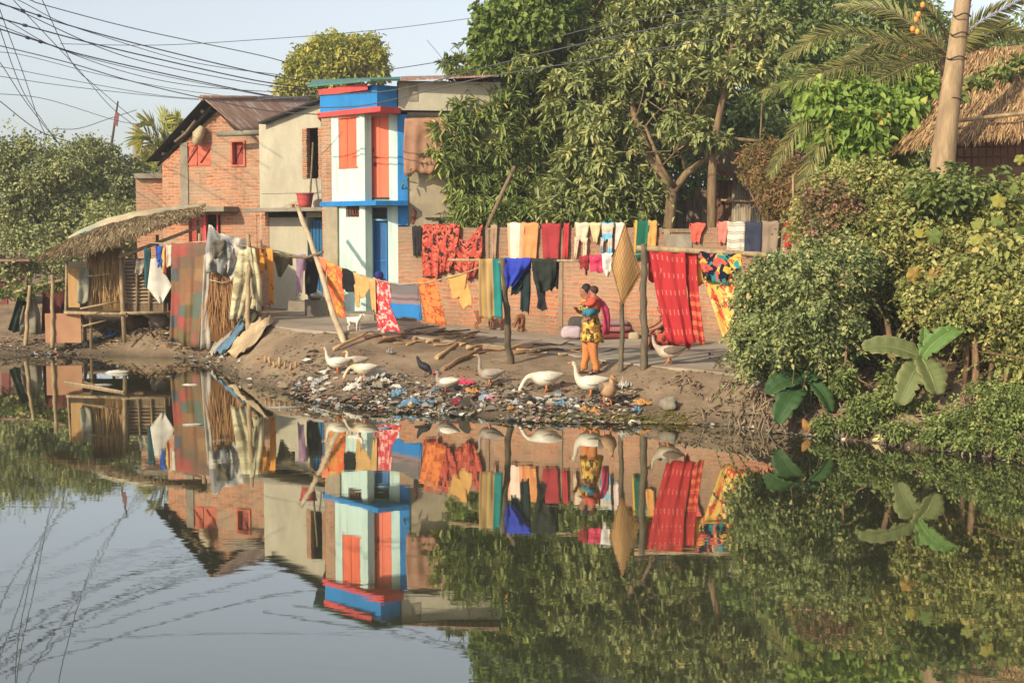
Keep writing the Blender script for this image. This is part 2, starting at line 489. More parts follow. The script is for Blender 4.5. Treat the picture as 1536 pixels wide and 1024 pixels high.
p = mb.build('path', mconc); tag(p, 'worn concrete footpath between brick wall and bank', 'path', kind='structure')

# ================= vertical planes measured on the photo
class VP:
    def __init__(s, x0, Y0, x1, Y1):
        a = W(x0, 346, Y0); b = W(x1, 346, Y1)
        s.a = Vector((a.x, a.y)); s.t = Vector((b.x - a.x, b.y - a.y)); s.L = s.t.length; s.t /= s.L
        s.n = Vector((s.t.y, -s.t.x))      # towards the camera
    def hit(s, px, py, off=0):
        d = ray(px, py); a = s.a + s.n * off
        # (d.xy * k - a) . n = 0
        k = a.dot(s.n) / Vector((d.x, d.y)).dot(s.n)
        return Vector((0, 0, CAMH)) + d * k
    def u(s, px, off=0):
        p = s.hit(px, 346, off); return (Vector((p.x, p.y)) - s.a).dot(s.t)
    def z(s, px, py, off=0): return s.hit(px, py, off).z
    def P(s, u, z, off=0):
        q = s.a + s.t * u + s.n * off; return Vector((q.x, q.y, z))
    def rect(s, mb, x0, y0, x1, y1, off, depth):       # pixel rectangle -> upright slab, front face at off, going back by depth
        xm = (x0 + x1) / 2; u0, u1 = s.u(x0, off), s.u(x1, off); z1, z0 = s.z(xm, y0, off), s.z(xm, y1, off)
        s.urect(mb, u0, u1, z0, z1, off, depth)
    def urect(s, mb, u0, u1, z0, z1, off, depth):
        mb.hexa([s.P(u0, z0, off), s.P(u1, z0, off), s.P(u1, z0, off - depth), s.P(u0, z0, off - depth),
                 s.P(u0, z1, off), s.P(u1, z1, off), s.P(u1, z1, off - depth), s.P(u0, z1, off - depth)])
    def holes(s, mb, u0, u1, z0, z1, hs, off, depth):
        us = sorted({u0, u1} | {h for q in hs for h in q[:2] if u0 < h < u1}); zs = sorted({z0, z1} | {h for q in hs for h in q[2:] if z0 < h < z1})
        for a, b in zip(us[:-1], us[1:]):
            for c, d in zip(zs[:-1], zs[1:]):
                um, zm = (a + b) / 2, (c + d) / 2
                if any(q[0] < um < q[1] and q[2] < zm < q[3] for q in hs): continue
                s.urect(mb, a, b, c, d, off, depth)
    def hole(s, x0, y0, x1, y1, off=0):
        xm = (x0 + x1) / 2
        return (s.u(x0, off), s.u(x1, off), s.z(xm, y1, off), s.z(xm, y0, off))
# ================= materials of the buildings
BR1 = mbrick('brick_house', S(214, 118, 74), S(164, 84, 54), S(190, 160, 124), .25, .085, .016, S(176, 150, 122))
BR2 = mbrick('brick_wall', S(216, 116, 70), S(168, 88, 58), S(182, 152, 118), .26, .086, .016, S(178, 146, 116), S(134, 116, 94), [(1.7, 2.5, .62), (1.15, .75, .6)])
BEIGE = mnoisy('beige_plaster', S(172, 162, 138), S(196, 186, 160), .9, .95, .35, 20, c3=S(142, 130, 108), stretch=(1, 1, .5))
GREYP = mnoisy('grey_plaster', S(150, 134, 108), S(184, 168, 138), 1.1, .95, .35, 18, c3=S(128, 114, 92))
CEM = mnoisy('cement_slab', S(126, 116, 100), S(158, 146, 126), 2.2, .95, .4, 22)
RUST = mcorr('rusty_sheet', S(200, 190, 178), S(164, 126, 104), S(134, 92, 74))
TIN = mcorr('old_tin', S(150, 140, 124), S(132, 116, 98), S(92, 66, 48))
GREENTIN = mcorr('green_tin', S(70, 150, 140), S(60, 130, 120), S(110, 110, 100))
DARKTIN = mnoisy('black_or_shaded_sheet', S(42, 42, 44), S(60, 58, 56), 3, .8, .3)
def mpaint(name, c, c2=None, rough=.55, bump=.12):
    if name in MC: return MC[name]
    m, nt, out = newmat(name); v = coords(nt, 'Object'); c2 = c2 or tuple(x * .86 for x in c[:3]) + (1,)
    col = mix(nt, ramp(nt, noise(nt, v, 1.6, 5), [(.35, gray(0)), (.75, gray(1))]), c, c2)
    drip = noise(nt, coords(nt, 'Object', (7, 7, .5)), 1.2, 5, .65)      # rain streaks and grime
    col = mix(nt, ramp(nt, drip, [(.5, gray(0)), (.72, gray(.6))]), col, tuple(x * .45 for x in c[:3]) + (1,))
    chip = noise(nt, v, 9, 5, .75); col = mix(nt, ramp(nt, chip, [(.66, gray(0)), (.7, gray(.55))]), col, S(150, 138, 120))
    finish(nt, out, col, rough, bumpn(nt, noise(nt, v, 20, 4), .25, .01), .3); MC[name] = m; return m
MINT = mpaint('mint_paint', S(196, 220, 206), S(184, 206, 194), .7)
BLUE = mpaint('blue_paint', S(8, 134, 206), S(14, 112, 178), .6)
REDP = mpaint('red_paint', S(226, 72, 66), S(206, 62, 56), .6)
ORNG = mpaint('orange_red_paint', S(240, 106, 62), S(228, 94, 54), .5)
ORNG2 = mpaint('shutter_red', S(212, 104, 70), S(190, 88, 60), .6)
DOORB = mpaint('door_blue', S(14, 104, 170), S(18, 84, 140), .45)
WOODG = mnoisy('weathered_wood', S(150, 126, 96), S(112, 92, 70), 5, .9, .4, 30, stretch=(6, 6, 1))
BAMB = mnoisy('bamboo', S(186, 158, 116), S(142, 116, 84), 3, .7, .3, 20, stretch=(4, 4, 1))
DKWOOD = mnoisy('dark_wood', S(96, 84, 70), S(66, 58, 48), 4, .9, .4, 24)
BLACK = mnoisy('flat_black', S(30, 28, 26), S(40, 36, 32), 4, .95, .2)  # flat black for the canopy shade strip and the vent backing
TARP = mnoisy('brown_tarpaulin', S(168, 122, 92), S(150, 104, 76), 2.2, .7, .35, 8, c3=S(178, 138, 108))
IRON = mnoisy('dark_iron', S(60, 54, 50), S(80, 66, 54), 6, .7, .2)

# ================= brick gabled house (far left)
b0 = W(318, 461, 37.3)
H1 = empty('brick_house', (b0.x, b0.y, .8), 'orange brick house with a rusty gabled tin roof and red shutters', 'house')
vp = VP(245, 37.7, 392, 36.4)
zt = .75; ze = vp.z(245, 246)
uL, uR = vp.u(245), vp.u(392)
mb = MB()
win = vp.hole(278, 214, 318, 250); win2 = vp.hole(349, 212, 367, 249); dr = vp.hole(283, 322, 331, 405)
zw = vp.z(360, 203)
vp.holes(mb, uL, uR, zt, ze, [win2, dr, win], 0, .25)
pts = [vp.P(uL, ze), vp.P(uR, ze), vp.P(uR, vp.z(392, 205)), vp.hit(358, 199), vp.hit(328, 168), vp.hit(256, 235)]
# upper gable in strips around the two windows
ua, ub = win[0], win[1]; za = win[3]
uc, ud = win2[0], win2[1]; zc = win2[3]
def gz(u):     # gable line
    A = [(uL, vp.z(245, 246)), (vp.u(328), vp.z(328, 167)), (vp.u(357), vp.z(357, 199)), (uR, vp.z(392, 204))]
    return np.interp(u, [q[0] for q in A], [q[1] for q in A])
mb2 = MB()
cuts = sorted({uL, uR, ua, ub, uc, ud, vp.u(328), vp.u(357)})
for a, b in zip(cuts[:-1], cuts[1:]):
    um = (a + b) / 2
    zb = ze
    if ua < um < ub: zb = max(ze, za)
    if uc < um < ud: zb = max(ze, zc)
    mb.slab([vp.P(a, zb), vp.P(b, zb), vp.P(b, max(zb + .01, gz(b))), vp.P(a, max(zb + .01, gz(a)))], (-vp.n.x * .25, -vp.n.y * .25, 0))
# side and rear walls
vps = VP(392, 36.7, 400, 37.0)
for (u, sgn) in ((uL, 1), (uR, -1)):
    q0 = vp.P(u + sgn * .12, zt, -.26); q1 = vp.P(u + sgn * .12 , zt, -5)
    mid = (q0 + q1) / 2; ht = (ze if sgn > 0 else vp.z(392, 204)) - zt
    mb.box((mid.x, mid.y, zt + ht / 2), (.24, 4.7, ht), math.atan2(vp.t.y, vp.t.x))
vp.urect(mb, uL, uR, zt, ze, -5, .2)
wl = mb.build('wall', BR1, H1)
mb = MB(); vp.rect(mb, 272, 214, 283, 310, .03, .05); mb.build('cement_strip', CEM, wl)
# shutters
for (x0, x1) in ((278, 297.5), (298.5, 318)):
    mb = MB(); vp.rect(mb, x0, 214, x1, 250, -.02, .04); s = mb.build('shutter', ORNG2, H1)
    mb = MB(); vp.rect(mb, x0 + .6, 216, x1 - .6, 219, .005, .02); vp.rect(mb, x0 + .6, 245, x1 - .6, 248, .005, .02)
    A, B = vp.hit(x0 + 2, 244, .004), vp.hit(x1 - 2, 220, .004); mb.tube([A, B], .025, 4); mb.build('brace', ORNG2, s)
mb = MB()
for (x0, y0, x1, y1) in ((347.5, 210.5, 369, 213), (347.5, 247, 369, 250), (347.5, 213, 350, 247), (366, 213, 369, 247)):
    vp.rect(mb, x0, y0, x1, y1, .04, .12)
wf = mb.build('window', ORNG2, H1)
mb = MB(); vp.rect(mb, 350.2, 213.4, 365.8, 246.8, -.12, .04); A, B = vp.hit(352, 243, -.11), vp.hit(364, 218, -.11); mb.tube([A, B], .02, 4)
mb.build('shutter', mpaint('deep_red_paint', S(170, 66, 50), S(140, 52, 42)), wf)
# door below the slab
mb = MB(); vp.rect(mb, 284, 325, 306, 405, -.1, .05); mb.build('door', mpaint('red_door_paint', S(176, 66, 54), S(150, 56, 46)), H1)
mb = MB(); vp.rect(mb, 305.5, 322, 309, 405, -.02, .1); vp.rect(mb, 325, 322, 327, 405, -.02, .06); mb.build('door_frame', REDP, H1)
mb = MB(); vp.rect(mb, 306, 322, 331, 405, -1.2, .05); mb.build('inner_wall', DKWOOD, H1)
mb = MB(); vp.rect(mb, 238, 310, 336, 317.5, .65, .9); mb.build('canopy_slab', CEM, H1)
mb = MB(); vp.rect(mb, 345, 322, 385, 400, .015, .03); mb.build('blocked_doorway', mbrick('dull_brick', S(196, 132, 98), S(176, 112, 82), S(180, 156, 126)), wl)
# roof
def thick(mb, pts, th): mb.slab(pts, (0, 0, -th))
def corrug(mb, a, b, c, d, n, amp, back=True):
    """sheet a->b along the ridge, d->c along the eave, with waves running down the slope"""
    a, b, c, d = map(Vector, (a, b, c, d)); nr = (b - a).cross(d - a).normalized()
    if nr.z < 0: nr = -nr
    N = n * 4; m = 6; ids = []
    for j in range(m + 1):
        t = j / m; p0 = a.lerp(d, t); p1 = b.lerp(c, t)
        ids.append(mb.add([p0.lerp(p1, i / N) + nr * amp * math.sin(i * math.pi / 2 + .3) for i in range(N + 1)]))
    L = (b - a).length; D = (d - a).length
    for j in range(m):
        for i in range(N):
            uv = [(L * i / N, D * j / m), (L * (i + 1) / N, D * j / m), (L * (i + 1) / N, D * (j + 1) / m), (L * i / N, D * (j + 1) / m)]
            mb.face((ids[j] + i, ids[j] + i + 1, ids[j + 1] + i + 1, ids[j + 1] + i), uv, True)
rf = W(305, 149, 36.4); rb = W(462, 150, 42.5)
el_f = W(219, 243, 37.6); el_b = el_f + (rb - rf)
er_f = W(362, 197, 35.9); er_b = er_f + (rb - rf)
mb = MB(); corrug(mb, rf, rb, el_b, el_f, 50, .016); r1 = mb.build('roof', DARKTIN, H1, solid=.02)  # near-black sheet paints in the shadow under the left slope
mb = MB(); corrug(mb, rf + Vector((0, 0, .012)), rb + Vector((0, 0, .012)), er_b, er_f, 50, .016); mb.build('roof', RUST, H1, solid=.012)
mb = MB(); mb.tube([rf + Vector((-.05, -.05, .03)), rb + Vector((0, 0, .03))], .07, 8); mb.build('ridge_cap', RUST, r1)
mb = MB()
for t in (.12, .45, .8):
    a = rf.lerp(el_f, t) + Vector((.12, .1, -.1)); mb.tube([a, a + (rb - rf) * .9], .045, 6)
mb.tube([rf + Vector((.2, .25, -.12)), el_f + Vector((.25, .25, -.08))], .04, 6)
mb.build('rafter', DKWOOD, r1)
mb = MB(); mb.tube([W(326, 201, 36.2), W(360, 200, 36), W(392, 199, 35.9)], .075, 10); mb.build('gutter_pipe', CEM, H1)
mb = MB()
P0 = [W(x, y, 36.9) for x, y in ((304, 190), (298, 202), (293, 216))]
mb.tube(P0, [.09, .17, .12], 9, jit=.25)
t = mb.build('hanging_sack', mnoisy('sack', S(196, 176, 140), S(170, 148, 112), 6, .95, .4)); tag(t, 'pale cloth sack stuffed under the shade-blackened eave of the brick house', 'sack')
mb = MB(); mb.tube([W(262, 213, 36.9), W(278, 200, 36.9), W(293, 181, 36.8)], .035, 7)
tag(mb.build('eave_stick', WOODG), 'bare wooden stick tucked under the shade-blackened eave of the brick house', 'stick')

# ================= beige plaster house
b0 = W(435, 468, 34.8)
H2 = empty('plaster_house', (b0.x, b0.y, .8), 'bare beige plaster house with one tall dark window beside the blue house', 'house')
vp = VP(390, 35.7, 483, 34.3)
uL, uR = vp.u(390.5), vp.u(483)
wn_ = vp.hole(455, 192, 479, 268); dn = vp.hole(461, 326, 483, 470)
zs = vp.z(390, 184); mb = MB()
vp.holes(mb, uL, uR, .78, zs, [wn_, dn], 0, .25)
mb.slab([vp.P(uL, zs), vp.P(uR, zs), vp.P(uR, vp.z(483, 148)), vp.P(uL, vp.z(390.5, 183.5))], (-vp.n.x * .25, -vp.n.y * .25, 0))
wl = mb.build('wall', BEIGE, H2)
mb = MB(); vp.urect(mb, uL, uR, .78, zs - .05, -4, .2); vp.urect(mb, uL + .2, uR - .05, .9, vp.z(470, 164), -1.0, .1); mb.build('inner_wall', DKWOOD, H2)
k = 26
for side in (0, 1):
  mb = MB()
  for i in range(k):
    y0 = 192 + 76 * i / k; w_ = random.uniform(-.6, .8)
    if side == 0: vp.rect(mb, 454.5, y0, 461.3 + w_, y0 + 76 / k - .5, .012, .1)
    else: vp.rect(mb, 478.4 + w_ * .6, y0, 484 , y0 + 76 / k - .5, .012, .1)
  mb.build('window_jamb', BR1, wl)
mb = MB(); mb.tube([vp.hit(465, 300, .3), vp.hit(469.5, 214, -.05)], .025, 6)
tag(mb.build('window_stick', WOODG), 'thin pole standing upright in the dark window of the plaster house', 'stick')
mb = MB(); a = vp.hit(387, 186, .25); b = vp.hit(486, 147, .25); bk = Vector((-vp.n.x * 4.4, -vp.n.y * 4.4, 0))
mb.slab([a, b, b + bk, a + bk], (0, 0, .045)); mb.build('roof', DARKTIN, H2)
mb = MB(); vp.rect(mb, 366, 311.5, 487, 317, .7, 1.1); mb.build('canopy_slab', CEM, H2)
mb = MB(); vp.rect(mb, 463, 330, 483, 470, -.12, .05)
d = mb.build('door', mpaint('faded_blue_door', S(40, 108, 146), S(30, 84, 120)), H2)
mb = MB()
for x in (467.5, 472.5, 477.5): vp.rect(mb, x, 332, x + .8, 470, -.1, .03)
mb.build('door_rib', DOORB, d)
mb = MB(); vp.rect(mb, 392, 318, 403, 470, .02, .1); mb.build('brick_pier', BR1, wl)
mb = MB(); vp.rect(mb, 395, 318.5, 459, 326, .01, .06); mb.build('lintel_or_shade', BLACK, wl)  # black strip paints the shade under the canopy slab
mb = MB()
vp.rect(mb, 431, 452, 460, 478, .55, .5); vp.rect(mb, 466, 450, 486, 478, .6, .5)
tag(mb.build('entrance_step', CEM), 'grey cement steps with a low block below the blue door of the plaster house', 'steps')

# ================= blue, white and red house
b0 = W(545, 470, 32)
H3 = empty('painted_house', (b0.x, b0.y, .85), 'narrow two storey house painted mint white and bright blue with orange doors', 'house')
def XY(px, Y): p = W(px, 346, Y); return (p.x, p.y)
def plan(mb, pl, z0, z1): mb.slab([(x, y, z0) for x, y in pl], (0, 0, z1 - z0))
def zat(y, Y): return W(768, y, Y).z
ZB = .8; ZL0, ZL1 = zat(308, 31.4), zat(300.5, 31.4); ZR0, ZR1 = zat(168, 31.4), zat(160, 31.4); ZT = zat(127, 31.5)
bay = VP(498, 32.75, 548, 31.95); dw = VP(556, 32.2, 597, 32.05); jb = VP(548, 31.95, 556, 32.2); low = VP(508, 32.62, 548, 31.95)
mb = MB()
wh = bay.hole(509, 176, 536, 251); dh = dw.hole(557, 174, 584, 297)
bay.holes(mb, bay.u(498), bay.u(548), ZL1, ZR0, [wh], 0, .2)
jb.urect(mb, 0, jb.L, ZL1, ZR0, 0, .12)
dw.holes(mb, 0, dw.L, ZL1, ZR0, [dh], 0, .2)
vh = low.hole(519, 309, 539, 325.5); ld = dw.hole(557, 309, 582, 470); ld = (ld[0], ld[1], ZB, ZL0 - .02)
low.holes(mb, low.u(508), low.u(548), ZB, ZL0, [vh], 0, .2)
jb.urect(mb, 0, jb.L, ZB, ZL0, 0, .12)
dw.holes(mb, 0, dw.L, ZB, ZL0, [ld], 0, .2)
wl = mb.build('wall', MINT, H3)
mb = MB(); plan(mb, [XY(482, 33), XY(567, 31.5), XY(597, 31.9), XY(597, 36), XY(490, 36)], ZR1, ZT); mb.build('parapet', BLUE, H3)
mb = MB(); plan(mb, [XY(478, 33.02), XY(572, 31.25), XY(602, 31.72), XY(602, 35.9), XY(489, 35.9)], ZR0, ZR1 - .003); mb.build('cornice', REDP, H3)
mb = MB(); plan(mb, [XY(480, 33.02), XY(553, 31.55), XY(553, 31.9), XY(482, 33.4)], zat(137, 31.9), zat(127.5, 31.9)); mb.build('fascia', REDP, H3)
mb = MB(); plan(mb, [XY(480, 33.05), XY(564, 31.3), XY(612, 31.72), XY(612, 35.8), XY(489, 35.8)], ZL0, ZL1 - .003); mb.build('ledge', BLUE, H3)
a, b, c, d = W(461, 130, 33.4), W(560, 119, 30.9), W(722, 117, 31.7), W(722, 112, 37)
mb = MB(); mb.slab([W(461, 131, 33.4), W(556, 122, 31.1), W(601, 121.5, 31.6), W(601, 117.5, 37), W(470, 122, 38)], (0, 0, .04)); mb.build('roof', GREENTIN, H3)
mb = MB(); bcol = VP(484, 33.0, 499, 32.74)
bcol.urect(mb, 0, bcol.L - .01, ZB, ZR0 - .01, .01, .3); mb.build('brick_column', BR1, H3)
mb = MB(); pier = VP(488, 32.95, 508.5, 32.6); pier.urect(mb, 0, pier.L, ZB, ZL0 - .01, .05, .035); mb.build('brick_pier', GREYP, H3)
mb = MB(); pil = VP(597.2, 31.98, 612, 31.98); pil.urect(mb, 0, pil.L, zat(338, 32), ZR0 - .01, 0, .3); mb.build('pilaster', BLUE, H3)
for (x0, x1) in ((509.3, 522.3), (522.9, 535.8)):
    mb = MB(); bay.rect(mb, x0, 177, x1, 250.5, -.03, .04); mb.build('shutter', ORNG, H3)
    xm = (x0 + x1) / 2
mb = MB()
for (x0, y0, x1, y1) in ((508.4, 175, 536.8, 177), (508.4, 250.5, 536.8, 252.5)): bay.rect(mb, x0, y0, x1, y1, .02, .08)
mb.build('window_frame', ORNG, H3)
mb = MB(); dw.rect(mb, 557.5, 174.5, 583.6, 296, -.05, .05); d = mb.build('door', ORNG, H3)
mb = MB(); dw.rect(mb, 560, 178, 560.8, 293, -.04, .02); dw.rect(mb, 570, 178, 570.5, 293, -.045, .01)
mb.build('door_groove', mpaint('deep_orange', S(200, 74, 40)), d)
mb = MB(); q = dw.hit(562, 236, -.03); mb.tube([dw.hit(560.5, 236, -.02), dw.hit(566.5, 236, -.02)], .012, 6); mb.tube([dw.hit(562.5, 243, -.02), dw.hit(562.5, 249, -.02)], .02, 6)
mb.tube([dw.hit(560, 222, -.03), dw.hit(560, 228, -.03)], .015, 6); mb.build('latch', IRON, d)
mb = MB(); dw.rect(mb, 557.5, 296.5, 583.6, 299.2, .02, .2); mb.build('threshold', IRON, H3)
# lower door, transom grille, vent
mb = MB(); dw.rect(mb, 557.5, 331, 581.5, 472, -.14, .04); d = mb.build('door', DOORB, H3)
mb = MB()
for (x0, y0, x1, y1) in ((560, 334, 579, 336), (560, 390, 579, 392), (559, 334, 560.5, 470), (578.5, 334, 580, 470)): dw.rect(mb, x0, y0, x1, y1, -.12, .03)
mb.build('door_panel', mpaint('light_door_blue', S(24, 124, 196)), d)
mb = MB()
for (x0, y0, x1, y1) in ((556.8, 309.5, 582, 311.5), (556.8, 328.5, 582, 331), (556.8, 311.5, 558.2, 328.5), (580.6, 311.5, 582, 328.5)): dw.rect(mb, x0, y0, x1, y1, -.02, .06)
tr = mb.build('transom', mpaint('pale_blue_frame', S(120, 170, 190)), H3)
mb = MB()
for i in range(6):
    x = 559 + i * 3.8; mb.tube([dw.hit(x, 328, -.05), dw.hit(x + 4, 320, -.05), dw.hit(x, 312, -.05)], .012, 5); mb.tube([dw.hit(x + 4, 328, -.05), dw.hit(x, 320, -.05), dw.hit(x + 4, 312, -.05)], .012, 5)
mb.build('grille', IRON, tr)
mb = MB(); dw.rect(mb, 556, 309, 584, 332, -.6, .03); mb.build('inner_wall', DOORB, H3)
mb = MB()
for i in range(5):
    low_x = 520 + i * 4; mb.tube([low.hit(low_x, 325, -.05), low.hit(low_x + 3, 310, -.05)], .014, 5); mb.tube([low.hit(low_x + 3, 325, -.05), low.hit(low_x, 310, -.05)], .014, 5)
mb.build('vent_grille', mnoisy('terracotta', S(150, 92, 66), S(120, 70, 50), 5), H3)
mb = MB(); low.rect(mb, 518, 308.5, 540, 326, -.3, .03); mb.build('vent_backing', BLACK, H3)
mb = MB(); low.rect(mb, 500, 470, 560, 482, .8, 1.2); mb.build('door_step', CEM, H3)

# ================= grey plaster house behind the wall
b0 = W(660, 478, 32.3)
H4 = empty('plaster_building', (b0.x, b0.y, .8), 'unpainted grey plaster building joined to the blue house under a thin roof', 'house')
vp = VP(612, 32.02, 730, 32.3)
mb = MB(); vp.rect(mb, 597.5, 340, 612, 480, .02, .3); nh = vp.hole(658, 330, 666, 341)
vp.holes(mb, 0, vp.L + .3, .8, zat(168, 32), [nh], 0, .25); wl = mb.build('wall', GREYP, H4)
mb = MB(); vp.urect(mb, 0, vp.L + .3, .8, zat(168, 32), -3.5, .2); mb.build('rear_wall', GREYP, H4)
mb = MB(); vp.urect(mb, vp.u(598), vp.L + .3, zat(166, 32), zat(122, 32), .12, .37); pw = mb.build('parapet', BEIGE, H4)
mb = MB(); vp.rect(mb, 615, 125, 628, 152, .135, .03); mb.build('recess_shade', CEM, pw)  # darker square paints the shading of a recess in the parapet
mb = MB(); mb.slab([W(601.5, 121.5, 31.6), W(748, 115, 31.7), W(748, 114, 37), W(601.5, 117, 37)], (0, 0, .04)); mb.build('roof', RUST, H4)
mb = MB(); vp.rect(mb, 614, 171, 665, 175, .04, .05); vp.rect(mb, 638, 326, 672, 328, .05, .06); mb.build('lintel_or_shade', IRON, wl)
mb = MB()
for (A, B) in (((620, 312), (624, 318)), ((624, 318), (621, 330)), ((621, 330), (618, 336)), ((617, 326), (624, 327))): mb.tube([vp.hit(*A, .006), vp.hit(*B, .006)], .022, 5)
mb.build('painted_mark', mpaint('red_mark', S(176, 62, 50)), wl)

# ================= long brick wall
b0 = W(900, 500, 29.5)
BW = empty('brick_wall', (b0.x, b0.y, .6), 'long weathered orange brick garden wall hung with washing', 'wall')
vp = VP(597, 31.5, 1240, 27.2)
mb = MB(); ztop = 2.8 + .06
N = 60; th = .24
h = [(vp.u(995), vp.u(1040), 1.4, 3)]
for i in range(N):
    a, b = vp.L * i / N, vp.L * (i + 1) / N
    za = ztop + .03 * mnoise.noise((a * 1.3, 0, 0)); zb = ztop + .03 * mnoise.noise((b * 1.3, 0, 0))
    z0 = float(zp(vp.P(a, 0).x)) - .2
    if h[0][0] < (a + b) / 2 < h[0][1]: za = zb = ztop - .12
    mb.slab([vp.P(a, z0), vp.P(b, z0), vp.P(b, zb), vp.P(a, za)], (-vp.n.x * th, -vp.n.y * th, 0))
vp_wall = vp
mb.build('brickwork', BR2, BW)
mb = MB()
vp.rect(mb, 1000, 352, 1038, 372, .03, .05); mb.build('plaster_patch', CEM, BW)
mb = MB()
for x, w_ in ((996, 9), (838, 6), (728, 5)): vp.rect(mb, x, 344, x + w_, 490, .025, .04)
mb.build('pier', mnoisy('pier_plaster', S(158, 132, 104), S(136, 112, 88), 3, .95, .4), BW)
mb = MB(); a, b = vp.u(992), vp.u(1042); vp.urect(mb, a, b, ztop - .1, ztop - .02, .02, .28); mb.build('timber_cap', WOODG, BW)

# ================= tin shed behind the wall
b0 = W(1075, 340, 33)
SH = empty('tin_shed', (b0.x, b0.y, .7), 'rusty corrugated tin shed behind the brick wall', 'shed')
vp = VP(1000, 33.2, 1215, 32)
def vcorr(mb, vp, x0, x1, y0, y1, off, n):
    u0, u1 = vp.u(x0), vp.u(x1); z1 = vp.z((x0 + x1) / 2, y0); z0 = vp.z((x0 + x1) / 2, y1)
    N = n * 4; lo = mb.add([vp.P(u0 + (u1 - u0) * i / N, z0, off + .016 * math.sin(i * math.pi / 2)) for i in range(N + 1)])
    hi = mb.add([vp.P(u0 + (u1 - u0) * i / N, z1, off + .016 * math.sin(i * math.pi / 2)) for i in range(N + 1)])
    for i in range(N):
        ua, ub = (u1 - u0) * i / N, (u1 - u0) * (i + 1) / N
        mb.face((lo + i, lo + i + 1, hi + i + 1, hi + i), [(ua, z0), (ub, z0), (ub, z1), (ua, z1)], True)
mb = MB(); vcorr(mb, vp, 1003, 1042, 300, 480, -.05, 9); vcorr(mb, vp, 1040, 1066, 285, 480, .03, 6); mb.build('sheet_wall', TIN, SH, solid=.006)
mb = MB(); vcorr(mb, vp, 1098, 1140, 255, 480, .05, 11); mb.build('sheet_wall', mcorr('pale_tin', S(176, 166, 146), S(156, 144, 122), S(128, 104, 80)), SH, solid=.006)
mb = MB(); vcorr(mb, vp, 1138, 1215, 262, 480, -.03, 18); vcorr(mb, vp, 1064, 1100, 270, 480, -.03, 9); mb.build('sheet_wall', mcorr('brown_tin', S(150, 110, 84), S(120, 84, 62), S(92, 62, 46)), SH, solid=.006)
mb = MB(); corrug(mb, W(1050, 222, 36), W(1215, 226, 36), W(1225, 290, 31.2), W(1078, 262, 31.6), 36, .016); mb.build('roof', mcorr('red_rust_tin', S(150, 92, 64), S(128, 72, 50), S(98, 56, 40)), SH, solid=.012)
mb = MB(); mb.tube([vp.hit(1078, 300, .12), vp.hit(1145, 303, .12)], .03, 6); mb.build('rail', BAMB, SH)
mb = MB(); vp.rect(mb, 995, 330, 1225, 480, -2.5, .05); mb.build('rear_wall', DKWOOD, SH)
mb = MB(); mb.tube([W(1191, 352, 27.2), W(1190, 300, 27.25), W(1189.5, 262, 27.3)], .022, 7)
tag(mb.build('pale_stick', BAMB), 'slender pale stick rising above the wall over the red spotted cloth', 'stick')
mb = MB(); mb.tube([W(729, 345, 31), W(752, 292, 31.2), W(772, 250, 31.4)], .045, 7)
tag(mb.build('leaning_stick', WOODG), 'brown branch leaning in the mango leaves behind the wall', 'stick')

# ================= thatch
THATCH = mleaf('thatch', [(0, S(120, 94, 70)), (.4, S(166, 132, 98)), (.75, S(194, 160, 120)), (1, S(214, 182, 140))], .9, 0, .1)
OLDTHATCH = mleaf('old_thatch', [(0, S(130, 110, 88)), (.5, S(176, 154, 124)), (.85, S(202, 180, 146)), (1, S(222, 204, 168))], .9, .15, .1)
def thatch(name, P, n, L, wd, mat, parent, lift=.05, spread=.18, fringe=.25, thick_=.14):
    """P: grid of rows (eave..ridge), each a polyline of equal length"""
    P = np.array(P, dtype=float); R, K = P.shape[0], P.shape[1]
    def at(s, t):
        a = s * (K - 1); i = np.minimum(a.astype(int), K - 2); fa = (a - i)[:, None]
        b = t * (R - 1); j = np.minimum(b.astype(int), R - 2); fb = (b - j)[:, None]
        return (P[j, i] * (1 - fa) + P[j, i + 1] * fa) * (1 - fb) + (P[j + 1, i] * (1 - fa) + P[j + 1, i + 1] * fa) * fb
    s = rng.uniform(0, 1, n); t = rng.uniform(0, 1, n); e = int(n * fringe); t[:e] = rng.uniform(0, .1, e)
    p = at(s, t); d = unit(at(s, np.maximum(t - .05, 0)) - at(s, np.maximum(t - .05, 0) + .05))
    al = unit(at(np.minimum(s + .02, 1), t) - at(np.maximum(s - .02, 0), t))
    nr = np.cross(al, d); nr[nr[:, 2] < 0] *= -1; nr = unit(nr)
    d = unit(d + al * rng.normal(scale=spread, size=(n, 1)) + nr * rng.normal(scale=.07, size=(n, 1)))
    p = p + nr * rng.uniform(0, lift, (n, 1))
    v, f, tt = leaf_arrays(p, d, nr + rng.normal(scale=.3, size=(n, 3)), L * rng.uniform(.5, 1.2, n), wd * rng.uniform(.6, 1.4, n), rng.uniform(0, 1, n), fold=.06, droop=.08)
    # solid body below the straw
    N, M = 24, 6
    ss, ts = np.meshgrid(np.linspace(0, 1, N), np.linspace(0, 1, M)); q = at(ss.ravel(), ts.ravel())
    q2 = q - np.array((0, 0, thick_)); nq = len(q); o = len(v); ff = []
    for j in range(M - 1):
        for i in range(N - 1):
            a = j * N + i; ff.append((a, a + 1, a + N + 1, a + N)); ff.append((nq + a + N, nq + a + N + 1, nq + a + 1, nq + a))
    for i in range(N - 1): ff.append((nq + i, nq + i + 1, i + 1, i))
    for j in range(M - 1):
        for c in (0, N - 1): ff.append((j * N + c, (j + 1) * N + c, nq + (j + 1) * N + c, nq + j * N + c))
    v = np.concatenate([v, q, q2]); f = np.concatenate([f, np.array(ff) + o]); tt = np.concatenate([tt, np.full(2 * nq, .15)])
    return np_mesh(name, v, f, mat, parent, tt)

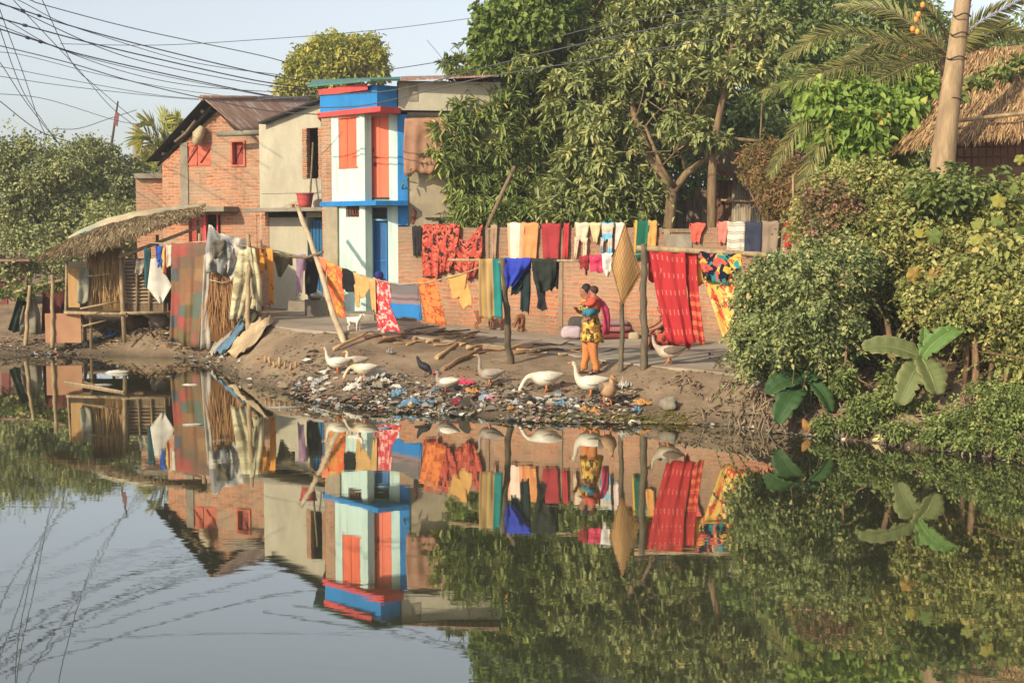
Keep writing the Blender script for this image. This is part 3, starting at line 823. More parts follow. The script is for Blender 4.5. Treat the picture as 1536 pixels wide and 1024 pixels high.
# ----- thatched hut on the right
b0 = W(1480, 240, 26)
HT = empty('thatched_hut', (b0.x, b0.y, .9), 'thatched hut with bamboo lattice wall high on the right', 'hut')
e1, e2, e3 = W(1325, 218, 24.6), W(1396, 205, 23.5), W(1600, 188, 23.1)
r1, r2 = W(1462, 74, 26.2), W(1600, 62, 25.6)
thatch('roof', [[e2, e2.lerp(e3, .5), e3], [e2.lerp(r1, .5), e2.lerp(e3, .5).lerp(r1.lerp(r2, .5), .5) - Vector((0, 0, .1)), e3.lerp(r2, .5)], [r1, r1.lerp(r2, .5), r2]], 5200, .42, .022, THATCH, HT)
thatch('roof', [[e1, e1.lerp(e2, .5), e2], [e1.lerp(r1, .5), e1.lerp(e2, .5).lerp(r1, .5), e2.lerp(r1, .5)], [r1 + Vector((-.05, .05, 0)), r1, r1 + Vector((.05, 0, 0))]], 2600, .42, .022, THATCH, HT)
mb = MB(); mb.tube([W(1398, 186, 23.35), W(1480, 176, 23.3), W(1600, 163, 22.95)], .035, 7); mb.build('ridge_pole', BAMB, HT)
vp = VP(1405, 24.7, 1600, 24.2)
mb = MB(); vp.rect(mb, 1405, 250, 1600, 420, 0, .12); vp.rect(mb, 1405, 190, 1434, 250, 0, .12); vp.rect(mb, 1405, 130, 1600, 420, -2.5, .1); mb.build('mud_wall', mnoisy('mud', S(150, 116, 88), S(128, 98, 74), 2.5, .95, .4), HT)
mb = MB()
for x in np.arange(1436, 1600, 11): mb.tube([vp.hit(x, 252, -.02), vp.hit(x + random.uniform(-1, 1), 195, -.02)], .022, 5)
for y in (207, 221, 236): mb.tube([vp.hit(1430, y, .01), vp.hit(1600, y - 2, .01)], .016, 5)
mb.build('lattice', mnoisy('red_bamboo', S(170, 112, 84), S(140, 92, 68), 5), HT)

# ----- stilt shack on the left shore
b0 = W(180, 515, 32.6)
SK = empty('stilt_shack', (b0.x, b0.y, 0), 'thatched bamboo shack standing on stilts at the left shore', 'shack')
ev = [W(*q) for q in ((64, 387, 31.3), (100, 376, 31.3), (135, 374, 31.4), (185, 358, 31.6), (240, 339, 32), (302, 319, 32.8))]
rd = [W(*q) for q in ((80, 376, 32.9), (120, 353, 33.1), (160, 337, 33.2), (200, 327, 33.4), (250, 319, 33.8), (304, 313, 34.5))]
thatch('roof', [ev, [a.lerp(b, .5) + Vector((0, 0, .05)) for a, b in zip(ev, rd)], rd], 7500, .42, .018, OLDTHATCH, SK, lift=.06, spread=.2, fringe=.16, thick_=.07)
mb = MB()
N = 26; g1 = []
for j in range(6):
    t = .84 + .26 * j / 5; row = []
    for i in range(N):
        s = .12 + .9 * i / (N - 1); k = min(int(s * 5), 4); fr = s * 5 - k
        p = (ev[k].lerp(ev[k + 1], fr)).lerp(rd[k].lerp(rd[k + 1], fr), t)
        row.append(p + Vector((0, 0, .1 + .05 * mnoise.noise((i * .6, j * .8, 2)) - (.03 if j in (0,) else 0))))
    g1.append(mb.add(row))
for j in range(5):
    for i in range(N - 1): mb.face((g1[j] + i, g1[j] + i + 1, g1[j + 1] + i + 1, g1[j + 1] + i), smooth=True)
mb.build('roof_sheet', mnoisy('straw_sheet', S(206, 188, 148), S(176, 154, 118), 2, .9, .4, 10, c3=S(120, 160, 160)), SK, solid=.02)
# frame
def post(parent, a, b, r, mat, name='post', n=7):
    mb = MB(); a, b = Vector(a), Vector(b); r *= .8; m_ = a.lerp(b, .5) + Vector((random.uniform(-.03, .03), 0, 0)); mb.tube([a, m_, b], [r * 1.05, r, r * .9], n); return mb.build(name, mat, parent)
for x0, y0, x1, y1, Y, r in ((137, 522, 135, 392, 32.4, .045), (187, 514, 180, 376, 31.9, .06), (99, 520, 100, 392, 32.6, .04), (128, 516, 122, 470, 33, .06), (237, 498, 236, 352, 32.8, .05), (300, 500, 298, 330, 33.5, .06)):
    post(SK, W(x0, y0, Y), W(x1, y1, Y), r, BAMB)
for A, B, r in (((97, 469, 32.2), (190, 471, 31.8), .05), ((180, 470, 31.8), (262, 468, 32.2), .045), ((120, 463, 31.7), (180, 452, 31.9), .03), ((98, 496, 32.4), (160, 480, 32.2), .03), ((178, 386, 31.7), (300, 340, 32.6), .05), ((128, 415, 31.8), (166, 411, 31.8), .025)):
    post(SK, W(*A), W(*B), r, BAMB, 'beam')
mb = MB(); mb.slab([W(95, 468, 32.4), W(258, 468, 32.4), W(270, 462, 35), W(95, 462, 35)], (0, 0, -.06)); mb.build('platform', WOODG, SK)
mb = MB(); vp = VP(60, 33.7, 310, 33.9); vp.rect(mb, 96, 392, 305, 468, 0, .05); mb.build('rear_wall', DKWOOD, SK)
def reed(name, x0, y0, x1, y1, Y, mat, parent, n, wd=.02):
    px = rng.uniform(x0, x1, n); py = rng.uniform(y0, y0 + (y1 - y0) * .35, n); P = np.array([W(a, b, Y) for a, b in zip(px, py)]); P[:, 1] += rng.uniform(-.06, .06, n)
    d = unit(np.stack([rng.normal(scale=.12, size=n), rng.normal(scale=.05, size=n), -np.ones(n)], 1))
    L = (y1 - y0) * .66 * Y / F * rng.uniform(.5, 1.05, n)
    v, f, t = leaf_arrays(P, d, np.tile((0, -1.0, 0), (n, 1)) + rng.normal(scale=.4, size=(n, 3)), L, wd, rng.uniform(0, 1, n), .2, 0)
    a, b, c, e = W(x0, y0, Y + .08), W(x1, y0, Y + .08), W(x1, y1, Y + .08), W(x0, y1, Y + .08)
    o = len(v); D = Vector((0, .03, 0)); v = np.concatenate([v, [a, b, c, e, a + D, b + D, c + D, e + D]]); f = np.concatenate([f, [[o, o + 1, o + 2, o + 3], [o + 7, o + 6, o + 5, o + 4], [o, o + 4, o + 5, o + 1], [o + 3, o + 2, o + 6, o + 7]]]); t = np.concatenate([t, np.full(8, .4)])
    return np_mesh(name, v, f, mat, parent, t)
REED = mleaf('reed_mat', [(0, S(128, 96, 62)), (.4, S(178, 140, 96)), (.8, S(204, 168, 120)), (1, S(120, 92, 64))], .9, 0, .1)
reed('reed_wall', 133, 372, 183, 466, 32.1, REED, SK, 900)
mb = MB(); vp = VP(95, 31.95, 300, 32.25); vp.rect(mb, 100, 402, 117, 461, 0, .04); mb.build('board', mnoisy('ochre_board', S(206, 160, 96), S(186, 140, 82), 2, .8, .2, 14, stretch=(5, 5, .6)), SK)
mb = MB(); vp.rect(mb, 64, 470, 118, 514, -.3, .05); mb.build('board', mnoisy('orange_board', S(196, 148, 104), S(180, 122, 92), 1.5, .85, .2, c3=S(186, 96, 82)), SK)
mb = MB()
for i in range(13):
    y = 388 + i * 5.3; mb.hexa([vp.hit(186, y + 3.2, .05), vp.hit(246, y + 3.2, .05), vp.hit(246, y + 2.6, -.03), vp.hit(186, y + 2.6, -.03), vp.hit(186, y, 0), vp.hit(246, y, 0), vp.hit(246, y - .4, -.06), vp.hit(186, y - .4, -.06)])
lv = mb.build('slatted_window', mnoisy('slat_wood', S(176, 148, 116), S(140, 116, 90), 4, .9, .3), SK)
mb = MB()
for x in (186, 205, 224, 245): mb.tube([vp.hit(x, 468, .07), vp.hit(x, 384, .07)], .025, 6)
mb.build('mullion', BAMB, lv)
mb = MB(); vp.rect(mb, 188, 455, 250, 467, .03, .05); mb.build('sill_board', WOODG, lv)

# ----- hovel at the far left edge
b0 = W(10, 470, 38)
HV = empty('earth_hut', (b0.x, b0.y, .85), 'small pinkish earth hut under leaves at the left edge', 'hut')
vp = VP(-120, 38, 38, 37)
mb = MB(); vp.rect(mb, -120, 392, 38, 475, 0, .2); mb.build('wall', mnoisy('pink_mud', S(158, 126, 108), S(128, 100, 86), 1.5, .95, .4), HV)
mb = MB(); vp.rect(mb, -4, 418, 8, 470, .03, .06); mb.build('door', mpaint('maroon_door', S(120, 50, 44)), HV)
mb = MB(); mb.slab([W(-120, 392, 36.6), W(44, 392, 36.4), W(44, 378, 39.5), W(-120, 378, 39.5)], (0, 0, .05)); mb.build('roof', mcorr('dull_roof', S(160, 120, 104), S(140, 100, 84), S(110, 80, 66)), HV)
# small outbuilding roof peeking left of the brick house
b0 = W(226, 290, 42)
OB = empty('outbuilding', (b0.x, b0.y, .9), 'low brick outbuilding with a flat pale roof left of the brick house', 'outbuilding')
vp = VP(205, 42, 246, 42)
mb = MB(); vp.rect(mb, 205, 268, 246, 430, 0, 1.5); mb.build('wall', BR1, OB)
mb = MB(); vp.rect(mb, 203, 260, 248, 267.5, .2, 1.9); mb.build('roof', CEM, OB)
# ================= leaf materials
LM_MANGO = mleaf('mango_leaf', [(0, S(76, 92, 48)), (.5, S(112, 128, 68)), (.85, S(146, 158, 88)), (.97, S(176, 170, 96)), (1, S(190, 130, 66))], gain=1.5)
LM_BIG = mleaf('broad_leaf', [(0, S(92, 104, 64)), (.5, S(126, 136, 84)), (.9, S(158, 162, 106)), (1, S(180, 166, 106))], .6, .2, gain=1.4)
LM_BACK = mleaf('back_leaf', [(0, S(70, 88, 48)), (.5, S(104, 122, 66)), (1, S(142, 156, 86))], gain=1.65)
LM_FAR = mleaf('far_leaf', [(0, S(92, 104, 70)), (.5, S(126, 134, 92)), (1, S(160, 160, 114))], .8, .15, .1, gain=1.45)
LM_YEL = mleaf('yellow_green_leaf', [(0, S(112, 122, 44)), (.5, S(150, 152, 62)), (1, S(186, 176, 84))], .8, .25, .1, gain=1.3)
LM_VINE = mleaf('vine_leaf', [(0, S(84, 112, 46)), (.5, S(120, 148, 60)), (.9, S(154, 174, 84)), (1, S(190, 156, 84))], .5, .35, gain=1.35)
LM_BUSH = mleaf('bush_leaf', [(0, S(70, 84, 52)), (.5, S(112, 124, 78)), (.88, S(148, 152, 98)), (.97, S(168, 154, 112)), (1, S(166, 116, 96))], .6, .22, gain=1.55)
LM_BUSH2 = mleaf('sprawl_leaf', [(0, S(86, 94, 52)), (.5, S(128, 134, 74)), (.85, S(162, 158, 94)), (.95, S(180, 150, 104)), (1, S(166, 116, 96))], .6, .22, gain=1.45)
LM_SQ = mleaf('squash_leaf', [(0, S(88, 120, 58)), (.5, S(118, 140, 70)), (.8, S(150, 158, 74)), (.93, S(182, 170, 72)), (1, S(196, 146, 74))], .6, .35, gain=0.9)
LM_LOW = mleaf('weed_leaf', [(0, S(70, 84, 46)), (.5, S(104, 120, 64)), (.9, S(146, 156, 90)), (1, S(160, 130, 90))], .6, .28, gain=1.35)
LM_PALM = mleaf('palm_leaflet', [(0, S(84, 92, 50)), (.5, S(122, 126, 70)), (.9, S(154, 150, 90)), (1, S(170, 146, 90))], .5, .15)
BARK = mnoisy('bark', S(150, 116, 84), S(112, 86, 62), 5, .95, .5, 26, stretch=(3, 3, .7))
BARK2 = mnoisy('pale_bark', S(150, 122, 88), S(110, 88, 64), 4, .95, .4, 22, stretch=(3, 3, .6))
TAN = mnoisy('tan_trunk', S(186, 156, 116), S(156, 126, 92), 5, .95, .7, 24, c3=S(136, 112, 84), stretch=(1.6, 1.6, .35))

def tree(name, loc, label, cat, ells, nclump, per, cr, L, Wd, lm, style='ball', trunks=(), nbranch=14, bark=None, inner=.5, droop=.2, group=None, br=(.03, .012), spr=None):
    root = empty(name, loc, label, cat, group)
    v, f, t, cc = foliage(ells, nclump, per, cr, L, Wd, style, inner, droop); smb = MB()
    if spr: v, f, t = merge([(v, f, t), sprays(ells, *spr, mb=smb)])
    np_mesh('crown', v, f, lm, root, t)
    if trunks:
        mb = smb; bark = bark or BARK
        ends = []
        for pts, r0, r1 in trunks:
            P = [Vector(p) for p in pts]; k = len(P)
            mb.tube(P, [r0 + (r1 - r0) * i / (k - 1) for i in range(k)], 9, jit=.1); ends.append(P)
        for i in range(nbranch):
            P = random.choice(ends); q = P[random.randrange(len(P) // 2, len(P))]
            j = int(rng.integers(len(cc)))
            limb(mb, q, cc[j], br[0], br[1], .14)
        mb.build('trunk', bark, root)
    return root
E = pxell
# ---- hazy trees on the far left
gzf = lambda px, Y: Vector((W(px, 346, Y).x, Y, ground_z(W(px, 346, Y).x, Y, False)))
for (px, Y, lab, el) in (
    (30, 44, 'bushy grey green tree cut by the left edge above the earth hut', [E(20, 300, 85, 90, 44, 1.8), E(70, 262, 60, 55, 44, 1.4), E(-40, 280, 80, 80, 44, 1.8), E(30, 370, 60, 40, 42.5, 1), E(20, 398, 50, 22, 37, .5), E(75, 392, 40, 26, 37.5, .5)]),
    (130, 45.5, 'round bushy tree between the left edge tree and the outbuilding', [E(125, 282, 66, 66, 45.5, 1.5), E(160, 300, 50, 50, 45, 1.2), E(105, 330, 70, 50, 44, 1.2), E(140, 240, 40, 26, 46, .8)]),
    (205, 46.5, 'smaller dull green tree closest to the brick house', [E(198, 305, 42, 48, 46, 1.1), E(215, 340, 30, 36, 44, .8), E(190, 270, 34, 30, 47, .8), E(170, 345, 45, 30, 43, .8)])):
    b = gzf(px, Y)
    tree('leafy_tree', b, lab, 'tree', el, 1500, 20, .28, .12, .075, LM_FAR, trunks=[([b, b + Vector((.1, 0, 1)), b + Vector((-.1, 0, 2.2))], .14, .08)], nbranch=16, bark=BARK, group='trees on the far left')
b = gzf(200, 60)
tree('leafy_tree', b, 'thin hazy tree line far behind the utility pole', 'tree', [E(240, 270, 60, 34, 62, 2), E(120, 265, 60, 28, 62, 2)], 500, 16, .4, .2, .1, LM_FAR, trunks=[([b, b + Vector((0, 0, 2))], .12, .08)], nbranch=5)
# ---- yellow-green tree behind the blue house
b = gzf(505, 58)
tree('leafy_tree', b, 'pale yellow green tree rising behind the blue house roof', 'tree', [E(515, 82, 46, 22, 58, 1.3), E(552, 82, 24, 22, 58, .9), E(468, 100, 30, 24, 58, 1.1), E(490, 125, 50, 24, 58, 1.2), E(438, 132, 20, 16, 58, .6), E(565, 105, 14, 16, 58, .6), E(500, 68, 26, 12, 58, .6), E(455, 118, 26, 20, 58, .8)], 1250, 20, .33, .2, .09, LM_YEL,
     trunks=[([b, b + Vector((.1, 0, 4)), b + Vector((0, 0, 7))], .2, .1)], nbranch=18, inner=.4)
# ---- mango tree
b = gzf(740, 34)
tree('mango_tree', b, 'dense mango tree with drooping leaf tufts beside the grey plaster building', 'tree',
     [E(800, 60, 70, 70, 34.5, 1.5), E(738, 200, 62, 70, 33, 1.2), E(770, 130, 60, 65, 33.6, 1.4), E(708, 268, 52, 52, 32.6, .8), E(800, 220, 70, 80, 33.6, 1.2), E(850, 40, 80, 70, 35, 1.6), E(765, 300, 80, 42, 32.6, .8), E(690, 210, 36, 40, 32.2, .5), E(668, 232, 26, 26, 31.8, .4), E(705, 170, 36, 30, 32.4, .5), E(662, 190, 14, 16, 31.7, .3), E(712, 300, 40, 34, 32.2, .5), E(700, 130, 30, 20, 32.6, .4), E(740, 60, 24, 40, 34, .6), E(688, 98, 22, 14, 33.6, .4), E(820, -40, 90, 60, 35, 1.6)],
     3500, 12, .1, .23, .05, LM_MANGO, 'whorl', trunks=[([b, b + Vector((.1, 0, 1.2)), W(765, 180, 34), W(790, 80, 34.5)], .16, .06), ([b + Vector((-.1, 0, .4)), W(715, 290, 33.2), W(700, 240, 33)], .07, .03), ([b + Vector((.3, 0, .6)), W(800, 250, 34), W(840, 120, 34.5)], .1, .05)], nbranch=34, inner=.55, spr=(110, .55, 10, .22, .05))
# creeper covering the mango's top
v, f, t, cc = foliage([E(770, 45, 58, 50, 33.2, 1.0), E(800, 20, 60, 40, 33.5, 1.0), E(735, 110, 22, 45, 33.0, .5)], 620, 14, .2, .13, .12, 'ball', .75, .3)
o = np_mesh('creeper', v, f, mleaf('treetop_leaf', [(0, S(80, 104, 44)), (.5, S(116, 142, 60)), (1, S(150, 166, 84))], .6, .3), None, t); tag(o, 'bright green creeper spilling over the top of the mango tree', 'creeper')
# ---- broad-leaved tree with bare forked trunk
b = gzf(990, 31.5)
tree('broadleaf_tree', b, 'dusty broad leaved tree with a forked brown trunk behind the brick wall', 'tree',
     [E(905, 245, 80, 52, 31.8, 1.0), E(960, 95, 95, 75, 33.5, 1.6), E(1030, 190, 42, 22, 31.5, .5), E(885, 155, 70, 62, 32.6, 1.2), E(865, 300, 70, 36, 31.6, .7), E(1000, 30, 90, 60, 34, 1.6), E(940, 300, 40, 30, 31.6, .5), E(1010, 130, 60, 40, 33, .9)],
     2300, 12, .12, .22, .075, LM_BIG, 'whorl',
     trunks=[([b, W(1008, 290, 31.5), W(975, 235, 31.6), W(952, 180, 31.9), W(945, 130, 32.5)], .15, .06), ([W(1008, 292, 31.5), W(1030, 260, 31.4), W(1060, 238, 31.4), W(1075, 205, 31.6)], .1, .05), ([W(1012, 280, 31.4), W(992, 250, 31.3), W(968, 190, 31.5)], .06, .03), ([W(1030, 262, 31.5), W(1020, 225, 31.4), W(1055, 205, 31.2)], .035, .02)],
     nbranch=20, bark=BARK2, inner=.5, br=(.02, .006), spr=(120, .6, 8, .22, .08))
# ---- slim tree with long bare limbs
b = gzf(1070, 31)
tree('slim_tree', b, 'slim pale tree with long horizontal limbs in front of the tin shed', 'tree',
     [E(1090, 108, 95, 14, 30.8, .6), E(1050, 205, 50, 14, 30.8, .4), E(1120, 45, 60, 36, 31.5, .9), E(1055, 60, 40, 40, 31.5, .7), E(1130, 90, 40, 22, 31, .6), E(1010, 115, 30, 16, 30.8, .4)],
     360, 10, .1, .2, .085, LM_BIG, 'whorl',
     trunks=[([b, W(1068, 280, 31), W(1070, 215, 31), W(1086, 140, 31), W(1097, 70, 31), W(1098, 10, 31)], .11, .045), ([W(1070, 215, 31), W(1100, 208, 30.8), W(1140, 212, 30.6)], .06, .035), ([W(1097, 70, 31), W(1120, 62, 30.8), W(1142, 58, 30.8)], .05, .03), ([W(1092, 118, 31), W(1050, 128, 30.8), W(985, 122, 30.6)], .035, .015), ([W(1092, 118, 31), W(1120, 108, 30.8), W(1145, 102, 30.8)], .035, .02), ([W(1068, 222, 31), W(1045, 205, 30.8), W(1010, 230, 30.8)], .03, .015)],
     nbranch=14, bark=BARK2, inner=.2, br=(.018, .006), spr=(60, .5, 8, .18, .08))
# ---- darker trees behind
for (px, Y, lab, el, n) in (
    (960, 41, 'dark leafy tree filling the gap behind the forked trunk', [E(960, 150, 110, 140, 41, 1.8), E(1020, 260, 90, 90, 39.5, 1.2), E(880, 250, 110, 100, 40, 1.4), E(930, -10, 120, 80, 42, 2), E(1010, 310, 90, 45, 38.5, .8), E(900, 310, 80, 40, 38.5, .8)], 1900),
    (1130, 42, 'tall bright leafy tree behind the slim pale tree', [E(1130, 20, 95, 70, 42, 2), E(1190, 60, 70, 70, 42, 1.6), E(1110, 140, 80, 80, 41, 1.5), E(1170, 190, 70, 70, 40, 1.2), E(1060, 30, 60, 60, 42, 1.5)], 1500),
    (1290, 43, 'leafy tree behind the palm crown at the top right', [E(1290, 30, 95, 60, 43, 2), E(1360, 55, 60, 50, 43, 1.6), E(1250, 110, 90, 70, 42, 1.6), E(1340, 150, 110, 70, 41, 1.5)], 1300),
    (1500, 46, 'thin leafed tree at the top right corner behind the hut', [E(1500, 85, 70, 50, 46, 1.6), E(1440, 110, 70, 50, 45, 1.6), E(1580, 70, 60, 60, 46, 1.6), E(1700, 120, 90, 90, 44, 1.8), E(1680, 250, 90, 80, 42, 1.5)], 800)):
    b = gzf(px, Y)
    tree('leafy_tree', b, lab, 'tree', el, n, 18, .34, .19, .085, LM_BACK, trunks=[([b, b + Vector((.1, 0, 2)), b + Vector((0, 0, 4.2))], .2, .1)], nbranch=22, inner=.45, group='trees behind the wall')
# leafy undergrowth behind the wall
b = gzf(830, 32.2)
tree('garden_shrub', b, 'low dark shrub right behind the brick wall below the mango tree', 'shrub', [E(730, 318, 50, 22, 31.9, .5), E(800, 322, 70, 18, 31.6, .5), E(880, 325, 60, 16, 31.2, .5)], 360, 9, .1, .2, .045, LM_MANGO, 'whorl', trunks=[([b, b + Vector((0, 0, 1.6))], .04, .02)], nbranch=14)
b = gzf(1385, 31)
tree('garden_shrub', b, 'dark shrub in the gap between the lime vine and the tan trunk', 'shrub', [E(1390, 255, 55, 45, 30.5, .6), E(1330, 270, 60, 40, 31, .6), E(1440, 270, 40, 40, 31, .5)], 420, 14, .2, .13, .07, LM_BACK, trunks=[([b, b + Vector((0, 0, 1.5))], .05, .03)], nbranch=14)
b = gzf(1170, 29)
tree('garden_shrub', b, 'reddish dry shrub tangled against the tin shed', 'shrub', [E(1180, 285, 50, 50, 28.6, .6), E(1150, 250, 40, 40, 29.5, .6), E(1215, 320, 30, 40, 28, .5)], 700, 9, .14, .09, .03, mleaf('dry_leaf', [(0, S(96, 84, 50)), (.4, S(130, 120, 66)), (.7, S(150, 112, 76)), (1, S(176, 120, 90))], .8, .15), trunks=[([b, b + Vector((0, 0, 1.8))], .03, .015)], nbranch=60, br=(.012, .006))
# ---- date palm
pc = W(1425, 84, 26.4); pb = gzf(1425, 26.4)
DP = empty('date_palm', pb, 'date palm with long feathery arching fronds at the top right', 'palm tree')
mb = MB(); mb.tube([pb, pb.lerp(pc, .5), pc], [.17, .15, .16], 10, jit=.12); mb.build('trunk', BARK, DP)
def frond(parent, pts, L, n=62, lm=None, w=.03, v_=.55, rr=.018, roll=.9):
    P = [Vector(p) for p in pts]
    def bz(t):                              # Catmull-like smooth path
        k = len(P) - 1; x = min(t * k, k - 1e-6); i = int(x); u = x - i
        p0, p1, p2, p3 = P[max(i - 1, 0)], P[i], P[i + 1], P[min(i + 2, k)]
        return .5 * ((2 * p1) + (p2 - p0) * u + (2 * p0 - 5 * p1 + 4 * p2 - p3) * u * u + (3 * p1 - p0 - 3 * p2 + p3) * u ** 3)
    mb = MB(); pp = [bz(i / 18) for i in range(19)]; mb.tube(pp, [rr * (1 - .8 * i / 18) for i in range(19)], 6)
    c, d, nr, LL, ti = [], [], [], [], []
    for i in range(n):
        t = .12 + .88 * i / n; p = bz(t); tg = (bz(min(1, t + .02)) - bz(max(0, t - .02))).normalized()
        s = tg.cross(Vector((0, 0, 1))); s = s.normalized() if s.length > .05 else Vector((1, 0, 0)); up = s.cross(tg); s, up = s * math.cos(roll) + up * math.sin(roll), up * math.cos(roll) - s * math.sin(roll)
        for sg in (-1, 1):
            dd = (tg * (.75 + .5 * t) + s * sg * .8 + up * v_ * random.uniform(.2, 1) + Vector((random.gauss(0, .1), random.gauss(0, .1), random.gauss(0, .1) - .15)))
            c.append(p); d.append(dd); nr.append(up + s * sg * -.4); LL.append(L * (math.sin(math.pi * min(.97, .18 + t * .8)) ** .6) * random.uniform(.85, 1.1)); ti.append(random.random())
    v, f, tt = leaf_arrays(np.array(c), np.array(d), np.array(nr), np.array(LL), w, np.array(ti), .15, .18)
    fr = np_mesh('frond', v, f, lm or LM_PALM, parent, tt)
    mb.build('rachis', BARK2, fr)
def fr_px(*q): return [pc] + [W(a[0], a[1], a[2] + 1.4) for a in q]
for pts in (fr_px((1355, 66, 24.2), (1248, 50, 23.6), (1175, 88, 23.4)), fr_px((1360, 92, 24), (1290, 96, 23.3), (1228, 111, 22.9), (1143, 140, 22.6)),
            fr_px((1350, 96, 23.8), (1260, 130, 23), (1195, 195, 22.6), (1155, 262, 22.4)), fr_px((1360, 100, 23.6), (1280, 150, 22.9), (1228, 220, 22.5), (1200, 280, 22.4)),
            fr_px((1400, 90, 25.4), (1362, 150, 26.6), (1360, 215, 26.4), (1366, 278, 26)), fr_px((1408, 100, 25.4), (1385, 150, 26.6), (1384, 210, 26.2), (1392, 268, 25.8)),
            fr_px((1450, 50, 24.5), (1490, 22, 24.3), (1545, -8, 24.2)), fr_px((1455, 62, 24.8), (1500, 45, 25), (1560, 60, 25.2)), fr_px((1412, 40, 24.6), (1385, 5, 24.5), (1350, -40, 24.5)),
            fr_px((1390, 55, 25), (1330, 15, 25.3), (1255, 10, 25.6)), fr_px((1440, 40, 25), (1455, -5, 25.4), (1490, -60, 25.6)), fr_px((1395, 70, 25.4), (1345, 60, 26.2), (1290, 75, 26.8), (1240, 110, 27))):
    frond(DP, pts, .43, 84, None, .022, .45)
for i, (x, y) in enumerate(((1384, 8), (1378, 22), (1374, 30), (1369, 44), (1376, 48), (1356, 88), (1353, 90), (1225, 178))): 
    mb = MB(); mb.ell(W(x, y, 25.4), (.045, .045, .06), 8, 6); mb.build('fruit', mnoisy('orange_fruit', S(230, 170, 50), S(236, 130, 60), 8, .6, .1), DP)
# bare trunk in front
a = W(1411, 275, 22.6); gb = Vector((a.x - .02, 22.6, ground_z(a.x, 22.6)))
TR = empty('tall_tree', gb, 'tall bare tan tree trunk leaning slightly right in front of the thatched hut', 'tree')
mb = MB(); q = [gb, a, W(1420, 190, 22.6), W(1432, 95, 22.7), W(1446, -10, 22.8), W(1456, -110, 22.9)]
mb.tube(q, [.225, .205, .178, .15, .122, .1], 16, jit=.03); mb.build('trunk', TAN, TR)
for y in (24, 52, 88, 150):
    mb = MB()
    p = W(1411 + (275 - y) * .128, y, 22.65); mb.tube([p + Vector(((.168 - (150 - y) * .0003) * math.cos(t), (.168 - (150 - y) * .0003) * math.sin(t), .02 * math.sin(3 * t))) for t in np.linspace(0, 6.28, 20)], .012, 5); mb.build('tied_rope', IRON, TR)
# small palm behind the brick house
pc2 = W(246, 250, 48); pb2 = gzf(246, 48)
SP = empty('small_palm', pb2, 'small pale palm peeking out left of the shade-blackened eave', 'palm tree')
mb = MB(); mb.tube([pb2, pc2], [.14, .12], 8); mb.build('trunk', BARK, SP)
for (mx, my, ex, ey) in ((222, 205, 205, 215), (232, 195, 215, 182), (246, 190, 250, 172), (258, 195, 270, 178), (262, 210, 285, 205), (235, 215, 222, 240), (255, 205, 278, 190)):
    frond(SP, [pc2, W(mx, my, 47.6), W(ex, ey, 47.3)], .8, 30, LM_YEL, .05, .4, .03)
# ---- bright vine heap
b = gzf(1310, 25)
tree('leaf_vine', b, 'bright lime green heart leaved vine heaped beside the thatched roof', 'vine',
     [E(1300, 168, 70, 38, 24.6, .45), E(1362, 138, 32, 24, 25.4, .4), E(1280, 205, 48, 40, 24.2, .4), E(1325, 190, 42, 40, 24.6, .4), E(1235, 155, 28, 24, 24.2, .3), E(1225, 195, 16, 14, 24.6, .3), E(1265, 240, 25, 22, 24.6, .3), E(1305, 235, 40, 30, 24.9, .4), E(1205, 130, 12, 10, 24.6, .2)],
     1100, 13, .2, .145, .125, LM_VINE, 'ball', trunks=[([b, W(1300, 240, 25), W(1320, 160, 25)], .05, .02)], nbranch=36, inner=.6, droop=.45, br=(.014, .006))
# ---- creeper on the thatched roof
v, f, t, cc = foliage([E(1505, 116, 30, 12, 25.1, .3), E(1462, 130, 18, 8, 24.9, .25), E(1535, 98, 20, 12, 25.4, .3), E(1440, 150, 10, 8, 24.6, .2)], 130, 8, .14, .13, .1, 'ball', .3, .3)
o = np_mesh('creeper', v, f, LM_LOW, None, t); tag(o, 'small green creeper growing on the hut thatch', 'creeper')
# ---- shrubs of the right bank
def shrub(px, Y, lab, els, n, per, lm, L=.066, Wd=.046, nb=26, cr=.16, stems=((0, 0),), group='shrubs on the right bank', inner=.5):
    b = gzf(px, Y); tr_ = []
    for dx, dy in stems:
        s = b + Vector((dx, dy, 0)); s.z = ground_z(s.x, s.y) - .05; tr_.append(([s, s + Vector((random.uniform(-.15, .15), 0, .5)), s + Vector((random.uniform(-.3, .3), 0, 1.1))], .045, .02))
    return tree('bank_shrub', b, lab, 'shrub', els, n, per, cr, L, Wd, lm, trunks=tr_, nbranch=nb, inner=inner, group=group, br=(.016, .005), spr=(190, .42, 11, L * 1.15, Wd))
shrub(1225, 20.6, 'dark green round shrub hanging over the bank beside the patterned cloth', [E(1205, 455, 78, 75, 20.3, .9), E(1165, 515, 62, 42, 20.1, .6), E(1250, 410, 70, 55, 20.7, .8), E(1150, 455, 45, 50, 20.4, .5), E(1240, 500, 50, 40, 20.1, .6), E(1130, 535, 28, 26, 20.2, .35)], 1700, 24, LM_BUSH, stems=((0, 0), (.2, .1), (-.15, .1)))
shrub(1330, 22, 'sprawling dusty shrub below the lime vine', [E(1300, 300, 70, 48, 22.3, 1), E(1250, 340, 60, 45, 22, .9), E(1380, 310, 70, 45, 22, 1), E(1330, 370, 80, 50, 21.4, .9), E(1265, 275, 30, 30, 22.8, .6)], 1400, 20, LM_BUSH2, .078, .05, stems=((0, 0), (.5, .2)))
